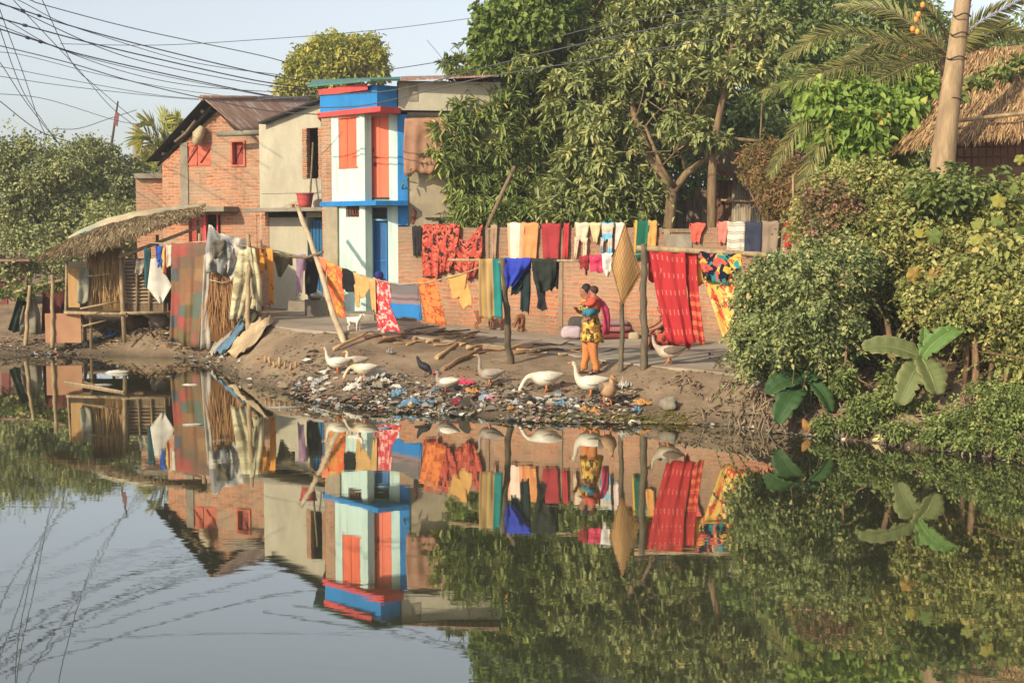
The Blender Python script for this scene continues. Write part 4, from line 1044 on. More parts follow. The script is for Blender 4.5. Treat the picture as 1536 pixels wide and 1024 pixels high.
shrub(1470, 21.3, 'olive shrub with squash vines below the hut lattice', [E(1450, 318, 75, 36, 21.4, .8), E(1530, 312, 60, 42, 21, .8), E(1490, 370, 70, 55, 20.6, .8), E(1420, 390, 50, 45, 20.6, .7), E(1620, 330, 70, 70, 20.5, .9), E(1730, 370, 80, 80, 19.5, .9)], 1900, 20, LM_BUSH2, .082, .056, stems=((0, 0), (.4, .1), (-.4, 0)))
shrub(1490, 19.2, 'twiggy shrub with brown stems at the right edge of the bank', [E(1500, 460, 62, 55, 19.2, .7), E(1450, 470, 45, 42, 19.4, .6), E(1540, 520, 40, 60, 18.8, .6), E(1400, 440, 45, 36, 20, .6), E(1610, 470, 70, 80, 18.4, .7), E(1720, 500, 80, 90, 17.6, .8)], 2000, 22, LM_BUSH2, stems=((0, 0), (-.3, .1), (.25, 0), (.1, -.2)))
shrub(1330, 21.3, 'shaded dark shrub inside the hollow behind the banana leaves', [E(1330, 440, 70, 45, 21.6, .6), E(1300, 510, 70, 50, 22, .4), E(1400, 520, 80, 50, 22, .4), E(1490, 540, 70, 50, 21.4, .4), E(1230, 540, 50, 40, 21.8, .4)], 1500, 18, LM_BUSH)
# squash vine: large lobed leaves
sq = []
pos = [(1405, 408, 19.6, 1), (1372, 412, 19.8, .97), (1400, 432, 19.5, .5), (1490, 365, 19.6, .98), (1466, 335, 19.8, .8), (1475, 285, 20.2, .5), (1455, 285, 20.2, .45), (1500, 300, 20, .9), (1530, 240, 20, .85), (1400, 355, 20, .5), (1465, 360, 19.6, .85), (1530, 400, 19.4, .8), (1510, 420, 19.4, .5), (1535, 350, 19.5, .3), (1430, 300, 20.4, .4), (1495, 330, 19.8, .6), (1385, 345, 20.4, .9), (1520, 285, 20, .6), (1365, 285, 20.8, .35)]
vs, fs, ts = [], [], []; o = 0
for (x, y, Y, tv) in pos:
    c = W(x, y, Y); R_ = random.uniform(.06, .15); n_ = Vector((random.gauss(-.3, .6), -1, random.gauss(.6, .6))).normalized(); a = n_.orthogonal().normalized(); b_ = n_.cross(a); ph = random.uniform(0, 6)
    pts = [c]
    for k in range(20):
        th_ = 2 * math.pi * k / 20; r = R_ * (.88 + .12 * math.cos(5 * th_ + .3) + .06 * math.cos(th_)) * random.uniform(.9, 1.06)
        pts.append(c + (a * math.cos(th_ + ph) + b_ * math.sin(th_ + ph)) * r + n_ * (-.4 * r * r / R_ + .03 * math.cos(5 * th_)))
    vs.extend(pts); fs.extend([(o, o + 1 + k, o + 1 + (k + 1) % 20) for k in range(20)]); ts.extend([tv] * 21); o += 21
o = np_mesh('squash_vine', np.array([tuple(p) for p in vs]), np.array(fs), LM_SQ, None, np.array(ts)); tag(o, 'squash vine with big yellowing lobed leaves trailing over the olive shrub', 'vine')
for els, n, L_, lm, lab in (([E(1440, 288, 60, 22, 20.6, .4), E(1380, 300, 30, 18, 21.2, .3)], 120, .11, LM_LOW, 'broad leaved green climber over the top of the olive shrub'),
                            ([E(1500, 385, 50, 30, 19.6, .4), E(1440, 410, 30, 20, 19.7, .3)], 120, .1, LM_BUSH2, 'pale climber hanging down the front of the olive shrub'),
                            ([E(1245, 315, 40, 34, 21.4, .4), E(1225, 350, 26, 20, 21.2, .3)], 150, .06, mleaf('reddish_leaf', [(0, S(96, 84, 60)), (.5, S(136, 118, 84)), (.8, S(160, 110, 100)), (1, S(190, 130, 120))], .7, .2), 'reddish flowering creeper at the end of the brick wall')):
    v, f, t, cc = foliage(els, n, 10, .15, L_, L_ * .85, 'ball', .5, .4); v, f, t = merge([(v, f, t), sprays(els, 50, .45, 10, L_, L_ * .8)])
    tag(np_mesh('creeper', v, f, lm, None, t), lab, 'creeper')
# weeds by the water at the right
v, f, t, cc = foliage([E(1470, 632, 60, 26, 18.0, .5), E(1530, 610, 50, 34, 17.8, .5), E(1420, 640, 30, 18, 18.3, .3), E(1525, 650, 40, 18, 17.5, .4), E(1500, 590, 45, 22, 18.5, .4), E(1475, 662, 50, 12, 17.7, .3), E(1530, 676, 30, 12, 17.3, .3), E(1610, 660, 60, 34, 16.8, .5), E(1720, 690, 70, 40, 16, .6), E(1420, 655, 26, 10, 18.2, .25)], 900, 20, .11, .05, .034, 'ball', .2, .2)
tag(np_mesh('weeds', v, f, LM_LOW, None, t), 'fresh green weeds covering the bank foot at the right edge', 'weeds', kind='stuff')
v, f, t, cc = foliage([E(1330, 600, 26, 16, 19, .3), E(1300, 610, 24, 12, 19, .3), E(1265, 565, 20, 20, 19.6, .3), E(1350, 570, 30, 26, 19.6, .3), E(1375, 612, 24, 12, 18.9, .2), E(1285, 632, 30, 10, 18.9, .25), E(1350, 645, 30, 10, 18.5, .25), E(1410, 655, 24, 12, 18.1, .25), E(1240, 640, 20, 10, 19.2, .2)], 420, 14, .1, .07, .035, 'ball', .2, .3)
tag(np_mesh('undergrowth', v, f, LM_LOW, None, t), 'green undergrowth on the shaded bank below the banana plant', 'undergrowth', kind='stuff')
# ---- banana and taro
def bigleaf(parent, base, mid, tip, width, mat, up, name='leaf', slit=.15, wave=.02):
    base, mid, tip = map(Vector, (base, mid, tip)); mb = MB(); N = 18; ids = []
    def pt(t): return (base * (1 - t) ** 2 + mid * 2 * t * (1 - t) + tip * t * t)
    for i in range(N + 1):
        t = i / N; p = pt(t); tg = (pt(min(1, t + .03)) - pt(max(0, t - .03))).normalized()
        s = tg.cross(Vector(up)).normalized(); nn = s.cross(tg)
        wd = width * (math.sin(math.pi * min(1, .05 + t * .92)) ** .42) * .5; row = []
        for q in (-1, -.6, -.25, 0, .25, .6, 1):
            row.append(p + s * wd * q * (1 + random.uniform(-.05, .03) - (random.uniform(.15, .45) if abs(q) == 1 and random.random() < slit else 0)) + nn * (abs(q) * wd * .28 - .012 * (q == 0) + wave * math.sin(i * 1.9 + q) * abs(q)))
        ids.append(mb.add(row))
    for i in range(N):
        for k in range(6):
            mb.face((ids[i] + k, ids[i] + k + 1, ids[i + 1] + k + 1, ids[i + 1] + k), [(k / 6, i / N), ((k + 1) / 6, i / N), ((k + 1) / 6, (i + 1) / N), (k / 6, (i + 1) / N)], True)
    o = mb.build(name, mat, parent, solid=.004)
    mb = MB(); mb.tube([pt(i / 10) + Vector((0, -.002, 0)) for i in range(11)], [.008 * (1 - .07 * i) for i in range(11)], 6); mb.build('midrib', MIDT if mat is TARO else MIDRIB, o)
    return o
MIDRIB = mnoisy('midrib', S(156, 160, 100), S(140, 146, 90), 3, .6, .1); MIDT = mnoisy('taro_midrib', S(70, 112, 66), S(60, 100, 60), 3, .6, .1)
def mveined(name, c1, c2, edge):
    m, nt, out = newmat(name); uv = coords(nt, 'UV')
    wv = nd(nt, 'TexWave', {'Vector': uv, 'Scale': 14, 'Distortion': 1.2, 'Detail': 2}, bands_direction='Y').outputs[1]
    c = mix(nt, wv, c1, c2); x = nd(nt, 'SeparateXYZ', {0: uv}).outputs[0]
    e = ramp(nt, math_(nt, 'ABSOLUTE', math_(nt, 'SUBTRACT', x, .5)), [(.4, gray(0)), (.5, gray(.8))])
    n_ = noise(nt, uv, 5, 4); c = mix(nt, e, c, edge); c = mix(nt, .4, c, mix(nt, n_, gray(.6), gray(1.4)), 'MULTIPLY')
    finish(nt, out, c, .45, bumpn(nt, wv, .3, .01), .35, trans=.3); return m
BAN = mveined('banana_leaf', S(118, 128, 70), S(134, 142, 82), S(166, 156, 98)); TARO = mveined('taro_leaf', S(58, 92, 44), S(74, 108, 54), S(70, 96, 50)); BAN2 = mveined('young_banana_leaf', S(96, 136, 56), S(116, 154, 70), S(140, 150, 80))
bb = on(1394, 612); BP = empty('banana_plant', bb, 'young banana plant with four broad pale green leaves over the bank', 'banana plant')
hub = W(1383, 538, bb.y + .1)
mb = MB(); mb.tube([bb, bb.lerp(hub, .5) + Vector((.03, 0, 0)), hub], [.05, .045, .03], 9); mb.build('stem', mnoisy('banana_stem', S(150, 146, 84), S(120, 110, 66), 4, .7, .2), BP)
Yb = hub.y
for (m_, tp, wd, up, mt) in ((((1340, 512, Yb - .1)), (1294, 523, Yb - .15), .33, (0, -.8, .6), BAN), ((1400, 505, Yb - .1), (1448, 488, Yb), .26, (-.4, -.9, .2), BAN2), ((1368, 560, Yb - .3), (1349, 606, Yb - .35), .36, (-.3, -1, .3), BAN), ((1396, 556, Yb - .35), (1406, 592, Yb - .4), .42, (.2, -1, .35), BAN), ((1389, 512, Yb + .15), (1386, 492, Yb + .2), .2, (0, -1, .2), BAN2)):
    bigleaf(BP, hub, W(*m_), W(*tp), wd, mt, up)
tb = on(1205, 625); TP = empty('taro_plant', tb, 'taro plant with large dark green drooping leaves at the waterline', 'taro plant')
hub = W(1198, 575, tb.y); Yt = tb.y
mb = MB()
for dx in (-.06, .02, .09): mb.tube([tb + Vector((dx, 0, 0)), hub + Vector((dx * 2, 0, -.1)), hub + Vector((dx * 2.5, -.05, 0))], [.022, .018, .012], 7)
mb.build('stalk', mnoisy('taro_stalk', S(88, 116, 66), S(70, 96, 56), 4, .6, .1), TP)
for (b0, m_, tp, wd, up) in (((1200, 578, Yt), (1185, 588, Yt - .35), (1166, 634, Yt - .45), .36, (-.2, -1, .5)), ((1205, 572, Yt), (1180, 560, Yt - .1), (1150, 590, Yt - .2), .34, (0, -.7, .8)), ((1215, 572, Yt), (1238, 585, Yt - .2), (1246, 618, Yt - .2), .26, (.4, -1, .3)), ((1208, 570, Yt), (1218, 556, Yt), (1240, 566, Yt + .1), .3, (0, -.6, .8))):
    bigleaf(TP, W(*b0), W(*m_), W(*tp), wd, TARO, up, wave=.015)
# yellow dying leaves by the taro
yl = mveined('dead_leaf', S(206, 150, 66), S(186, 124, 54), S(150, 96, 50))
for (b0, m_, tp, lab) in (((1205, 628), (1210, 640), (1216, 650), 'yellow withered leaf hanging below the taro plant'), ((1238, 628), (1240, 640), (1240, 650), 'orange withered leaf right of the taro plant')):
    mb = MB(); P = [W(q[0], q[1], 19.4) for q in (b0, m_, tp)]
    r = [[p + Vector((dx, -.03 * abs(dx) * 10, 0)) for dx in (-w_, 0, w_)] for p, w_ in zip(P, (.02, .07, .02))]
    ids = [mb.add(q) for q in r]
    for i in range(2):
        for k in range(2): mb.face((ids[i] + k, ids[i] + k + 1, ids[i + 1] + k + 1, ids[i + 1] + k), [(0, 0), (1, 0), (1, 1), (0, 1)], True)
    tag(mb.build('withered_leaf', yl, solid=.004), lab, 'leaf')
# bare stems and roots in the hollow
mb = MB()
for (pts, r, lab) in ((((1460, 612, 18.9), (1464, 560, 19), (1462, 500, 19.2), (1470, 450, 19.5)), .055, 'thick brown shrub stem right of the banana plant'),
                      (((1256, 575, 19.5), (1268, 545, 19.5), (1270, 510, 19.6), (1266, 470, 19.8)), .018, 'pale bare twig standing left in the dark hollow'),
                      (((1270, 540, 19.5), (1290, 570, 19.4), (1330, 590, 19.3)), .014, 'thin bare twig bent right across the dark hollow'),
                      (((1500, 600, 18.6), (1510, 560, 18.7), (1524, 520, 18.8)), .03, 'slanting mossy stem near the right edge'),
                      (((1338, 600, 19.6), (1340, 540, 19.8), (1330, 480, 20.2)), .05, 'reddish brown stem behind the banana leaf'),
                      (((1392, 665, 18.4), (1405, 630, 18.7), (1420, 600, 19.2)), .06, 'grey stump leaning out of the bank foot below the banana plant')):
    mb = MB(); q = [W(*p) for p in pts]; mb.tube(q, [r * (1.1 - .35 * i / (len(q) - 1)) for i in range(len(q))], 8, jit=.15); tag(mb.build('bare_branch', BARK), lab, 'branch')
# ================= fabrics
def weave(nt, c, k=.3):
    uv = coords(nt, 'UV'); n = noise(nt, uv, 60, 2); return mix(nt, k, c, mix(nt, n, gray(.6), gray(1.4)), 'MULTIPLY')
def fab(name, c, c2=None, tr=.12):
    if name in MC: return MC[name]
    g_ = lambda c: None if c is None else tuple(x + (.3 * c[0] + .6 * c[1] + .1 * c[2] - x) * .12 for x in c[:3]) + (1,)
    c, c2 = g_(c), g_(c2); m, nt, out = newmat(name); uv = coords(nt, 'UV')
    cc = mix(nt, ramp(nt, noise(nt, uv, 3, 4), [(.4, gray(0)), (.7, gray(1))]), c, c2 or tuple(x * .85 for x in c[:3]) + (1,))
    finish(nt, out, weave(nt, cc), .95, bumpn(nt, noise(nt, uv, 9, 4), .5, .03), .1, trans=tr); MC[name] = m; return m
def fab_stripes(name, stops, per=.5, axis=1, off=0.0, wob=0):
    m, nt, out = newmat(name); uv = coords(nt, 'UV'); x = nd(nt, 'SeparateXYZ', {0: uv}).outputs[axis]
    if wob: x = math_(nt, 'ADD', x, math_(nt, 'MULTIPLY', noise(nt, uv, 8, 2), wob))
    fr = math_(nt, 'FRACT', math_(nt, 'ADD', math_(nt, 'DIVIDE', x, per), off))
    finish(nt, out, weave(nt, ramp(nt, fr, stops, 'CONSTANT')), .95, None, .1, trans=.12); return m
def fab_print(name, base, cols, scale=8, th=(.5, .54), dist=.6, kind='noise', ys=1):
    """base cloth with layers of blotches of other colours"""
    m, nt, out = newmat(name); uv = coords(nt, 'UV', (1, ys, 1)); c = base
    for i, cc in enumerate(cols):
        v2 = nd(nt, 'Mapping', {'Vector': uv, 'Location': (i * 3.7, i * 1.9, i * 2.3)}).outputs[0]
        if kind == 'noise': f = noise(nt, v2, scale * (1 + .2 * i), 2, .5, dist)
        else: f = math_(nt, 'SUBTRACT', 1.0, nd(nt, 'TexVoronoi', {'Vector': v2, 'Scale': scale, 'Randomness': .8}).outputs[0])
        c = mix(nt, ramp(nt, f, [(th[0], gray(0)), (th[1], gray(1))]), c, cc)
    finish(nt, out, weave(nt, c), .95, None, .1, trans=.12); return m
def fab_patch(name, cols, sx=7, sy=4.5, wob=.22):
    m, nt, out = newmat(name); uv = coords(nt, 'UV', (sx, sy, 1))
    n = nd(nt, 'TexNoise', {'Vector': uv, 'Scale': 1.2, 'Detail': 1}).outputs[1]
    uv2 = mix(nt, wob, uv, n, 'LINEAR_LIGHT')
    fl = nd(nt, 'VectorMath', {0: uv2}, operation='FLOOR').outputs[0]
    w_ = nd(nt, 'TexWhiteNoise', {'Vector': fl}, noise_dimensions='2D').outputs[0]
    k = len(cols); c = ramp(nt, w_, [(i / k, q) for i, q in enumerate(cols)], 'CONSTANT')
    n2 = noise(nt, coords(nt, 'UV'), 5, 4); c = mix(nt, .4, c, mix(nt, n2, gray(.5), gray(1.4)), 'MULTIPLY')
    finish(nt, out, weave(nt, c), .95, None, .1); return m
def fab_motif(name, base, dash, endc, ku=7, kv=3.4, end=None):
    m, nt, out = newmat(name); uv = coords(nt, 'UV'); s = nd(nt, 'SeparateXYZ', {0: uv}).outputs
    fu = math_(nt, 'FRACT', math_(nt, 'MULTIPLY', s[0], ku * 2)); fv = math_(nt, 'FRACT', math_(nt, 'MULTIPLY', s[1], kv))
    a = math_(nt, 'MULTIPLY', math_(nt, 'LESS_THAN', math_(nt, 'ABSOLUTE', math_(nt, 'SUBTRACT', fu, .5)), .13), math_(nt, 'LESS_THAN', math_(nt, 'ABSOLUTE', math_(nt, 'SUBTRACT', fv, .5)), .14))
    c = mix(nt, math_(nt, 'MULTIPLY', a, .7), base, dash)
    if end is not None:
        st = math_(nt, 'GREATER_THAN', math_(nt, 'FRACT', math_(nt, 'MULTIPLY', s[1], 7.0)), .55)
        lo = math_(nt, 'LESS_THAN', s[1], end)
        c = mix(nt, math_(nt, 'MULTIPLY', math_(nt, 'MULTIPLY', st, lo), .75), c, endc)
    finish(nt, out, weave(nt, c), .95, None, .1, trans=.12); return m

def interp(P, t):
    k = len(P) - 1; x = min(t * k, k - 1e-9); i = int(x); u = x - i
    return (P[i][0] + (P[i + 1][0] - P[i][0]) * u, P[i][1] + (P[i + 1][1] - P[i][1]) * u)
def cloth(label, mat, panels, Y, amp=.022, waves=2.5, over=('rail', .03), back=.35, group='washing', cat='laundry', name='laundry', nv=16, seed=None, hem=1.0, parent=None):
    mb = MB(); rnd = random.Random(seed if seed is not None else label)
    Yf = Y if callable(Y) else (lambda x: Y)
    for pi, pn in enumerate(panels):
        Lp, Rp = pn[0], pn[1]; dY = pn[2] if len(pn) > 2 else -.012 * pi
        wpx = max(4, abs(Rp[0][0] - Lp[0][0]), abs(Rp[-1][0] - Lp[-1][0])); nu = max(6, min(26, int(wpx / 2.6)))
        ph, ph2, wv = rnd.uniform(0, 6.3), rnd.uniform(0, 6.3), waves * rnd.uniform(.85, 1.15)
        rows = []; uvs = []
        kk = Yf(Lp[0][0]) / F
        H_ = max(abs(Lp[-1][1] - Lp[0][1]), abs(Rp[-1][1] - Rp[0][1])) * kk
        for j in range(nv + 1):
            t = j / nv; l = interp(Lp, t); r = interp(Rp, t); row = []; uvr = []
            for i in range(nu + 1):
                s = i / nu; px = l[0] + (r[0] - l[0]) * s; py = l[1] + (r[1] - l[1]) * s
                py += hem * t * t * (1.6 * math.sin(s * 7 + ph) + 1.0 * math.sin(s * 17 + ph2)) + (1 - t) * .8 * math.sin(s * 9 + ph2) * (1 if over else 0)
                y_ = Yf(px) - .035 + dY + amp * (.3 + .9 * t) * (math.sin(2 * math.pi * wv * s + ph + 1.2 * math.sin(2.3 * t + ph2)) + .45 * math.sin(2 * math.pi * wv * 2.3 * s + ph2 - 2 * t)) + .35 * amp * math.sin(9 * t + 3 * s + ph) + amp * .9 * mnoise.noise((s * wpx * .09 + ph, t * 5, ph2))
                row.append(W(px, py, y_)); uvr.append((s * wpx * kk, -t * H_))
            rows.append(row); uvs.append(uvr)
        if over:
            kind, dep = over; top = rows[0]; pre = []; pu = []
            D = 2 * dep if kind == 'rail' else dep + .1
            bl = back * H_
            for (fy, fz) in ((D, -bl), (D, -bl * .5), (D, 0), (D * .75, .025), (D * .35, .03)):
                pre.append([p + Vector((0, fy + .02 * math.sin(i * .9 + ph) * (fz < -.01), fz + (.03 * math.sin(i + ph2) if fz < -bl * .9 else 0))) for i, p in enumerate(top)])
                pu.append([(u, .1 - fz) for (u, _) in uvs[0]])
            rows = pre + rows; uvs = pu + uvs
        ids = [mb.add(r) for r in rows]
        for j in range(len(rows) - 1):
            for i in range(nu):
                mb.face((ids[j] + i, ids[j] + i + 1, ids[j + 1] + i + 1, ids[j + 1] + i), [uvs[j][i], uvs[j][i + 1], uvs[j + 1][i + 1], uvs[j + 1][i]], True)
    o = mb.build(name, mat, parent, solid=.007)
    if parent is None: tag(o, label, cat, group)
    return o
def Q(x0, y0, x1, y1, x2=None, x3=None, y2=None, y3=None):   # top-left, top-right, bottom-right x, bottom-left x
    return ([(x0, y0), (x3 if x3 is not None else x0, y3 if y3 is not None else y1)], [(x1, y0 if y2 is None else y0), (x2 if x2 is not None else x1, y2 if y2 is not None else y1)])
Yw = lambda px: vp_wall.hit(px, 346, .05).y
Ym = lambda px: 29 - (px - 480) * (5 / 280)
Yr = lambda px: 24 - (px - 760) * (.7 / 206)
Yb_ = lambda px: 23.3 - (px - 966) * .003
WALL = ('wall', .26)
# ---------- poles and lines
def pole(a, b, r, label, mat=BAMB, cat='pole', name='bamboo_pole', nodes=True, group=None):
    mb = MB(); a, b = Vector(a), Vector(b); n = 9; P = [a.lerp(b, i / n) + Vector((random.gauss(0, r * .25), 0, 0)) * (0 < i < n) for i in range(n + 1)]
    pts, rr = [], []
    for i, p in enumerate(P):
        pts.append(p); rr.append(r * (1.12 if nodes and 0 < i < n else 1) * (1.08 - .2 * i / n))
        if i < n: pts.append(p.lerp(P[i + 1], .5)); rr.append(r * .95 * (1.08 - .2 * i / n))
    mb.tube(pts, rr, 10); return tag(mb.build(name, mat), label, cat, group)
def line(pts, r, label, mat=None, cat='clothes line', name='clothes_line'):
    mb = MB(); mb.tube([W(*p) for p in pts], r, 6); return tag(mb.build(name, mat or ROPE), label, cat)
ROPE = mnoisy('rope', S(190, 170, 140), S(160, 140, 110), 8, .9, .2)
GPOLE = mnoisy('grey_bamboo', S(120, 106, 84), S(86, 74, 58), 3, .8, .3, 20, stretch=(4, 4, 1))
a = on(521, 519, .1); pole(a, W(447, 311, 31.3), .055, 'long pale bamboo pole leaning left against the canopy slab', mnoisy('pale_bamboo', S(206, 184, 148), S(170, 146, 110), 3, .7, .3, 20))
a = on(768, 545, .1); pole(a, W(753, 388, 23.95), .055, 'brown pole tilted left holding the blue cloth line', GPOLE)
a = on(966, 554, .1); pole(a, W(966, 366, 23.25), .058, 'dark straight bamboo pole right of the woven mat', GPOLE)
a = on(930, 558, .1); pole(a, W(934, 440, a.y), .04, 'short pole carrying the diamond shaped woven mat', GPOLE)
pole(W(955, 372, 23.3), W(1225, 386, 22.6), .045, 'level bamboo rail from the dark pole into the shrub', BAMB, 'rail', 'bamboo_rail')
pole(W(672, 390, 24.6), W(868, 391, 23.6), .022, 'thin level stick tied across the tilted brown pole', BAMB, 'rail', 'bamboo_rail')
line([(868, 390, 23.6), (915, 388, 23.4), (966, 380, 23.25)], .012, 'short rope between the thin stick and the dark pole')
line([(474, 384, 29.4), (490, 392, 28.8), (520, 405, 28.3), (560, 419, 27.5), (600, 427, 26.8), (640, 424, 26.1), (690, 412, 25.2), (717, 402, 24.8), (754, 392, 24)], .012, 'sagging rope from the leaning bamboo pole to the tilted brown pole')
line([(200, 362, 31.6), (255, 366, 31.3), (310, 362, 30.8), (375, 370, 30.3), (415, 376, 31), (450, 384, 31.2), (474, 384, 29.4)], .014, 'rope along the shack front carrying the patchwork quilt')
mb = MB(); mb.tube([W(432, 385, 30.4), W(460, 386, 29.6), W(484, 378, 29)], .03, 7); tag(mb.build('cross_stick', WOODG), 'short cross stick tied to the leaning bamboo pole', 'stick')
post_a = on(303, 522, .1); pole(post_a, W(300, 350, 31), .05, 'hidden bamboo post behind the patchwork quilt', BAMB)
post_b = on(372, 500, .1); pole(post_b, W(372, 352, 30.4), .05, 'bamboo post inside the tattered cream cloths', BAMB)

# ---------- washing by the shack
Yl = lambda px: 31.5 - (px - 215) * .0075
cloth('white cloth hung by one corner in front of the slatted window', fab('white_cotton', S(226, 216, 200), S(208, 196, 178)), [([(226, 390), (221, 432), (240, 455)], [(236, 390), (258, 428), (242, 456)])], 31.3, .03, 1.2)
cloth('small bright blue cloth above the white cornered cloth', fab('royal_blue', S(40, 92, 190)), [Q(233, 371, 243, 392, 241, 235), ([(238, 390), (236, 400)], [(244, 390), (244, 400)])], 31.2, .02, 1)
cloth('teal strip of cloth hanging beside the slatted window', fab('teal_strip', S(48, 98, 104)), [Q(216, 374, 225, 432, 224, 217)], 31.5, .02, 1)
cloth('yellow and red striped scarf left of the patchwork quilt', fab_stripes('scarf_stripes', [(0, S(226, 190, 90)), (.35, S(206, 70, 56)), (.75, S(226, 150, 120))], .16, 0), [Q(243, 374, 250, 411, 249, 244)], 31.2, .015, 1)
cloth('cream strip of cloth against the left edge of the quilt', fab('cream_strip', S(226, 206, 176)), [Q(249, 370, 258, 400, 257, 250)], 31.15, .015, 1)
cloth('tall dark patchwork quilt with red, green and brown squares', fab_patch('patchwork', [S(132, 98, 72), S(140, 88, 74), S(116, 94, 76), S(146, 112, 76), S(96, 106, 92), S(134, 100, 68), S(116, 100, 66), S(160, 78, 68), S(92, 94, 98), S(146, 98, 70), S(120, 102, 74), S(128, 90, 74)], 5.5, 3.6), [([(256, 367), (257, 440), (254, 512)], [(309, 366), (305, 440), (299, 522)])], Yl, .04, 2)
cloth('long pale rag strip right of the patchwork quilt', fab('pale_rag', S(200, 186, 168), S(160, 150, 140)), [([(306, 384), (303, 450), (300, 525)], [(316, 384), (314, 450), (318, 520)])], 30.75, .03, 1.5)
cloth('grey and white sheet bunched over the top of the rags', fab_print('grey_white', S(206, 196, 180), [S(128, 120, 112), S(150, 150, 150)], 2.2, (.5, .58)), [([(313, 338), (308, 372), (309, 408)], [(322, 344), (350, 372), (340, 412)]), ([(318, 350), (330, 380), (338, 402)], [(374, 362), (372, 390), (346, 420)])], 30.5, .06, 2)
cloth('small olive grey rag draped over the bunched sheet', fab('olive_rag', S(120, 110, 90), S(96, 90, 76)), [([(318, 362), (319, 392)], [(338, 362), (335, 380)])], 30.35, .03, 1.5)
cloth('tattered cream garment with torn holes above the bank', fab_print('tattered', S(214, 202, 160), [S(196, 182, 140), S(160, 146, 110)], 4, (.5, .64)), [([(358, 378), (350, 420), (344, 478)], [(376, 374), (384, 420), (366, 478)]), ([(370, 372), (372, 410), (374, 460)], [(383, 376), (392, 420), (392, 470)])], 30.2, .05, 2.2)
cloth('orange garment with a dark printed border', fab_print('orange_print', S(238, 158, 52), [S(190, 96, 40)], 5, (.62, .66)), [([(373, 374), (378, 400), (386, 422)], [(401, 374), (398, 398), (392, 420)]), ([(396, 374), (402, 410), (402, 455)], [(409, 376), (411, 410), (411, 456)])], 30.7, .03, 1.5)
cloth('dull olive cloth bunched right of the orange garment', fab('olive', S(122, 110, 72), S(96, 86, 58)), [([(409, 380), (414, 400), (417, 416)], [(438, 384), (432, 398), (424, 414)])], 31, .04, 1.5)
cloth('lilac cloth hanging left of the leaning bamboo pole', fab('lilac', S(186, 146, 170), S(160, 116, 150)), [([(444, 384), (445, 415), (444, 442)], [(458, 383), (455, 410), (453, 438)])], 31.1, .02, 1.2)
cloth('black skirt hanging behind the leaning bamboo pole', fab('black_skirt', S(52, 48, 48), S(40, 36, 38)), [([(458, 386), (457, 420), (458, 442)], [(480, 386), (480, 410), (474, 440)])], 31.4, .03, 1.5)
cloth('orange cloth tight to the leaning bamboo pole', fab('orange_plain', S(240, 132, 62), S(226, 108, 54)), [([(479, 386), (479, 415)], [(490, 392), (488, 424)])], Ym, .02, 1)
# brown straw bundle
BN = empty('straw_bundle', W(333, 512, 30.6), 'bundle of brown straw hanging among the rags', 'straw bundle')
reed('straw', 316, 404, 350, 512, 30.6, mleaf('brown_straw', [(0, S(128, 90, 60)), (.5, S(164, 118, 80)), (1, S(190, 146, 104))], .9, 0, .1), BN, 420, .022)
mb = MB(); mb.tube([W(315, 420, 30.52), W(332, 424, 30.48), W(351, 421, 30.52)], .012, 5); mb.build('tie_rope', ROPE, BN)
# ---------- middle line
cloth('yellow sari piece with a broad orange red printed band', fab_print('yellow_red', S(214, 160, 54), [S(226, 84, 44), S(232, 110, 60)], 7, (.5, .55), 1.2), [([(490, 393), (491, 430), (492, 464)], [(513, 404), (516, 440), (518, 479)])], Ym, .03, 2)
cloth('black shirt on the sagging rope', fab('black_cotton', S(44, 44, 46), S(34, 34, 36)), [([(513, 404), (513, 420), (514, 434)], [(533, 410), (532, 428), (531, 440)])], Ym, .03, 1.3)
cloth('mustard shirt with a hanging sleeve next to the black shirt', fab('mustard', S(222, 172, 84), S(204, 150, 68)), [([(530, 410), (534, 430), (535, 446)], [(558, 420), (554, 434), (548, 446)]), ([(531, 428), (534, 460)], [(539, 432), (540, 460)]), ([(553, 420), (558, 465)], [(563, 422), (564, 468)], -.05)], Ym, .02, 1.4)
cloth('long pink and red printed cloth hanging to the path', fab_print('pink_red', S(232, 190, 178), [S(216, 62, 70), S(206, 52, 60)], 9, (.5, .55), 1.0), [([(559, 419), (564, 460), (567, 498)], [(585, 426), (588, 465), (602, 498)])], Ym, .03, 2)
cloth('grey and bright blue bordered shawl on the sagging rope', fab_stripes('blue_grey', [(0, S(112, 148, 180)), (.14, S(40, 128, 196)), (.52, S(150, 126, 128)), (.62, S(112, 104, 108)), (.68, S(150, 120, 122)), (.76, S(120, 112, 112))], .76, 1, 0), [([(584, 427), (585, 452), (587, 474)], [(627, 428), (627, 455), (630, 480)]), ([(624, 428), (626, 478)], [(629, 428), (633, 479)], .02)], Ym, .02, 1.5)
cloth('orange spotted cloth at the low end of the rope', fab_print('leopard', S(232, 128, 56), [S(176, 78, 36)], 11, (.54, .58), 1.5), [([(626, 422), (632, 450), (640, 486)], [(654, 420), (662, 455), (670, 488)])], Ym, .035, 2.2)
cloth('folded mustard cloth with one hanging corner', fab('mustard2', S(226, 168, 64), S(212, 150, 54)), [([(671, 416), (675, 432), (678, 446)], [(700, 412), (698, 430), (692, 448)]), ([(684, 430), (688, 455), (694, 464)], [(698, 414), (706, 440), (708, 456)], .03)], Ym, .025, 1.3)
cloth('khaki sari length with a teal border left of the tilted pole', fab_stripes('khaki_teal', [(0, S(190, 152, 92)), (.2, S(172, 138, 84)), (.34, S(196, 160, 100)), (.62, S(32, 136, 132))], .42, 0, .01), [([(718, 391), (718, 440), (719, 476)], [(750, 391), (753, 440), (754, 478)])], lambda x: 24.15, .025, 2.2)
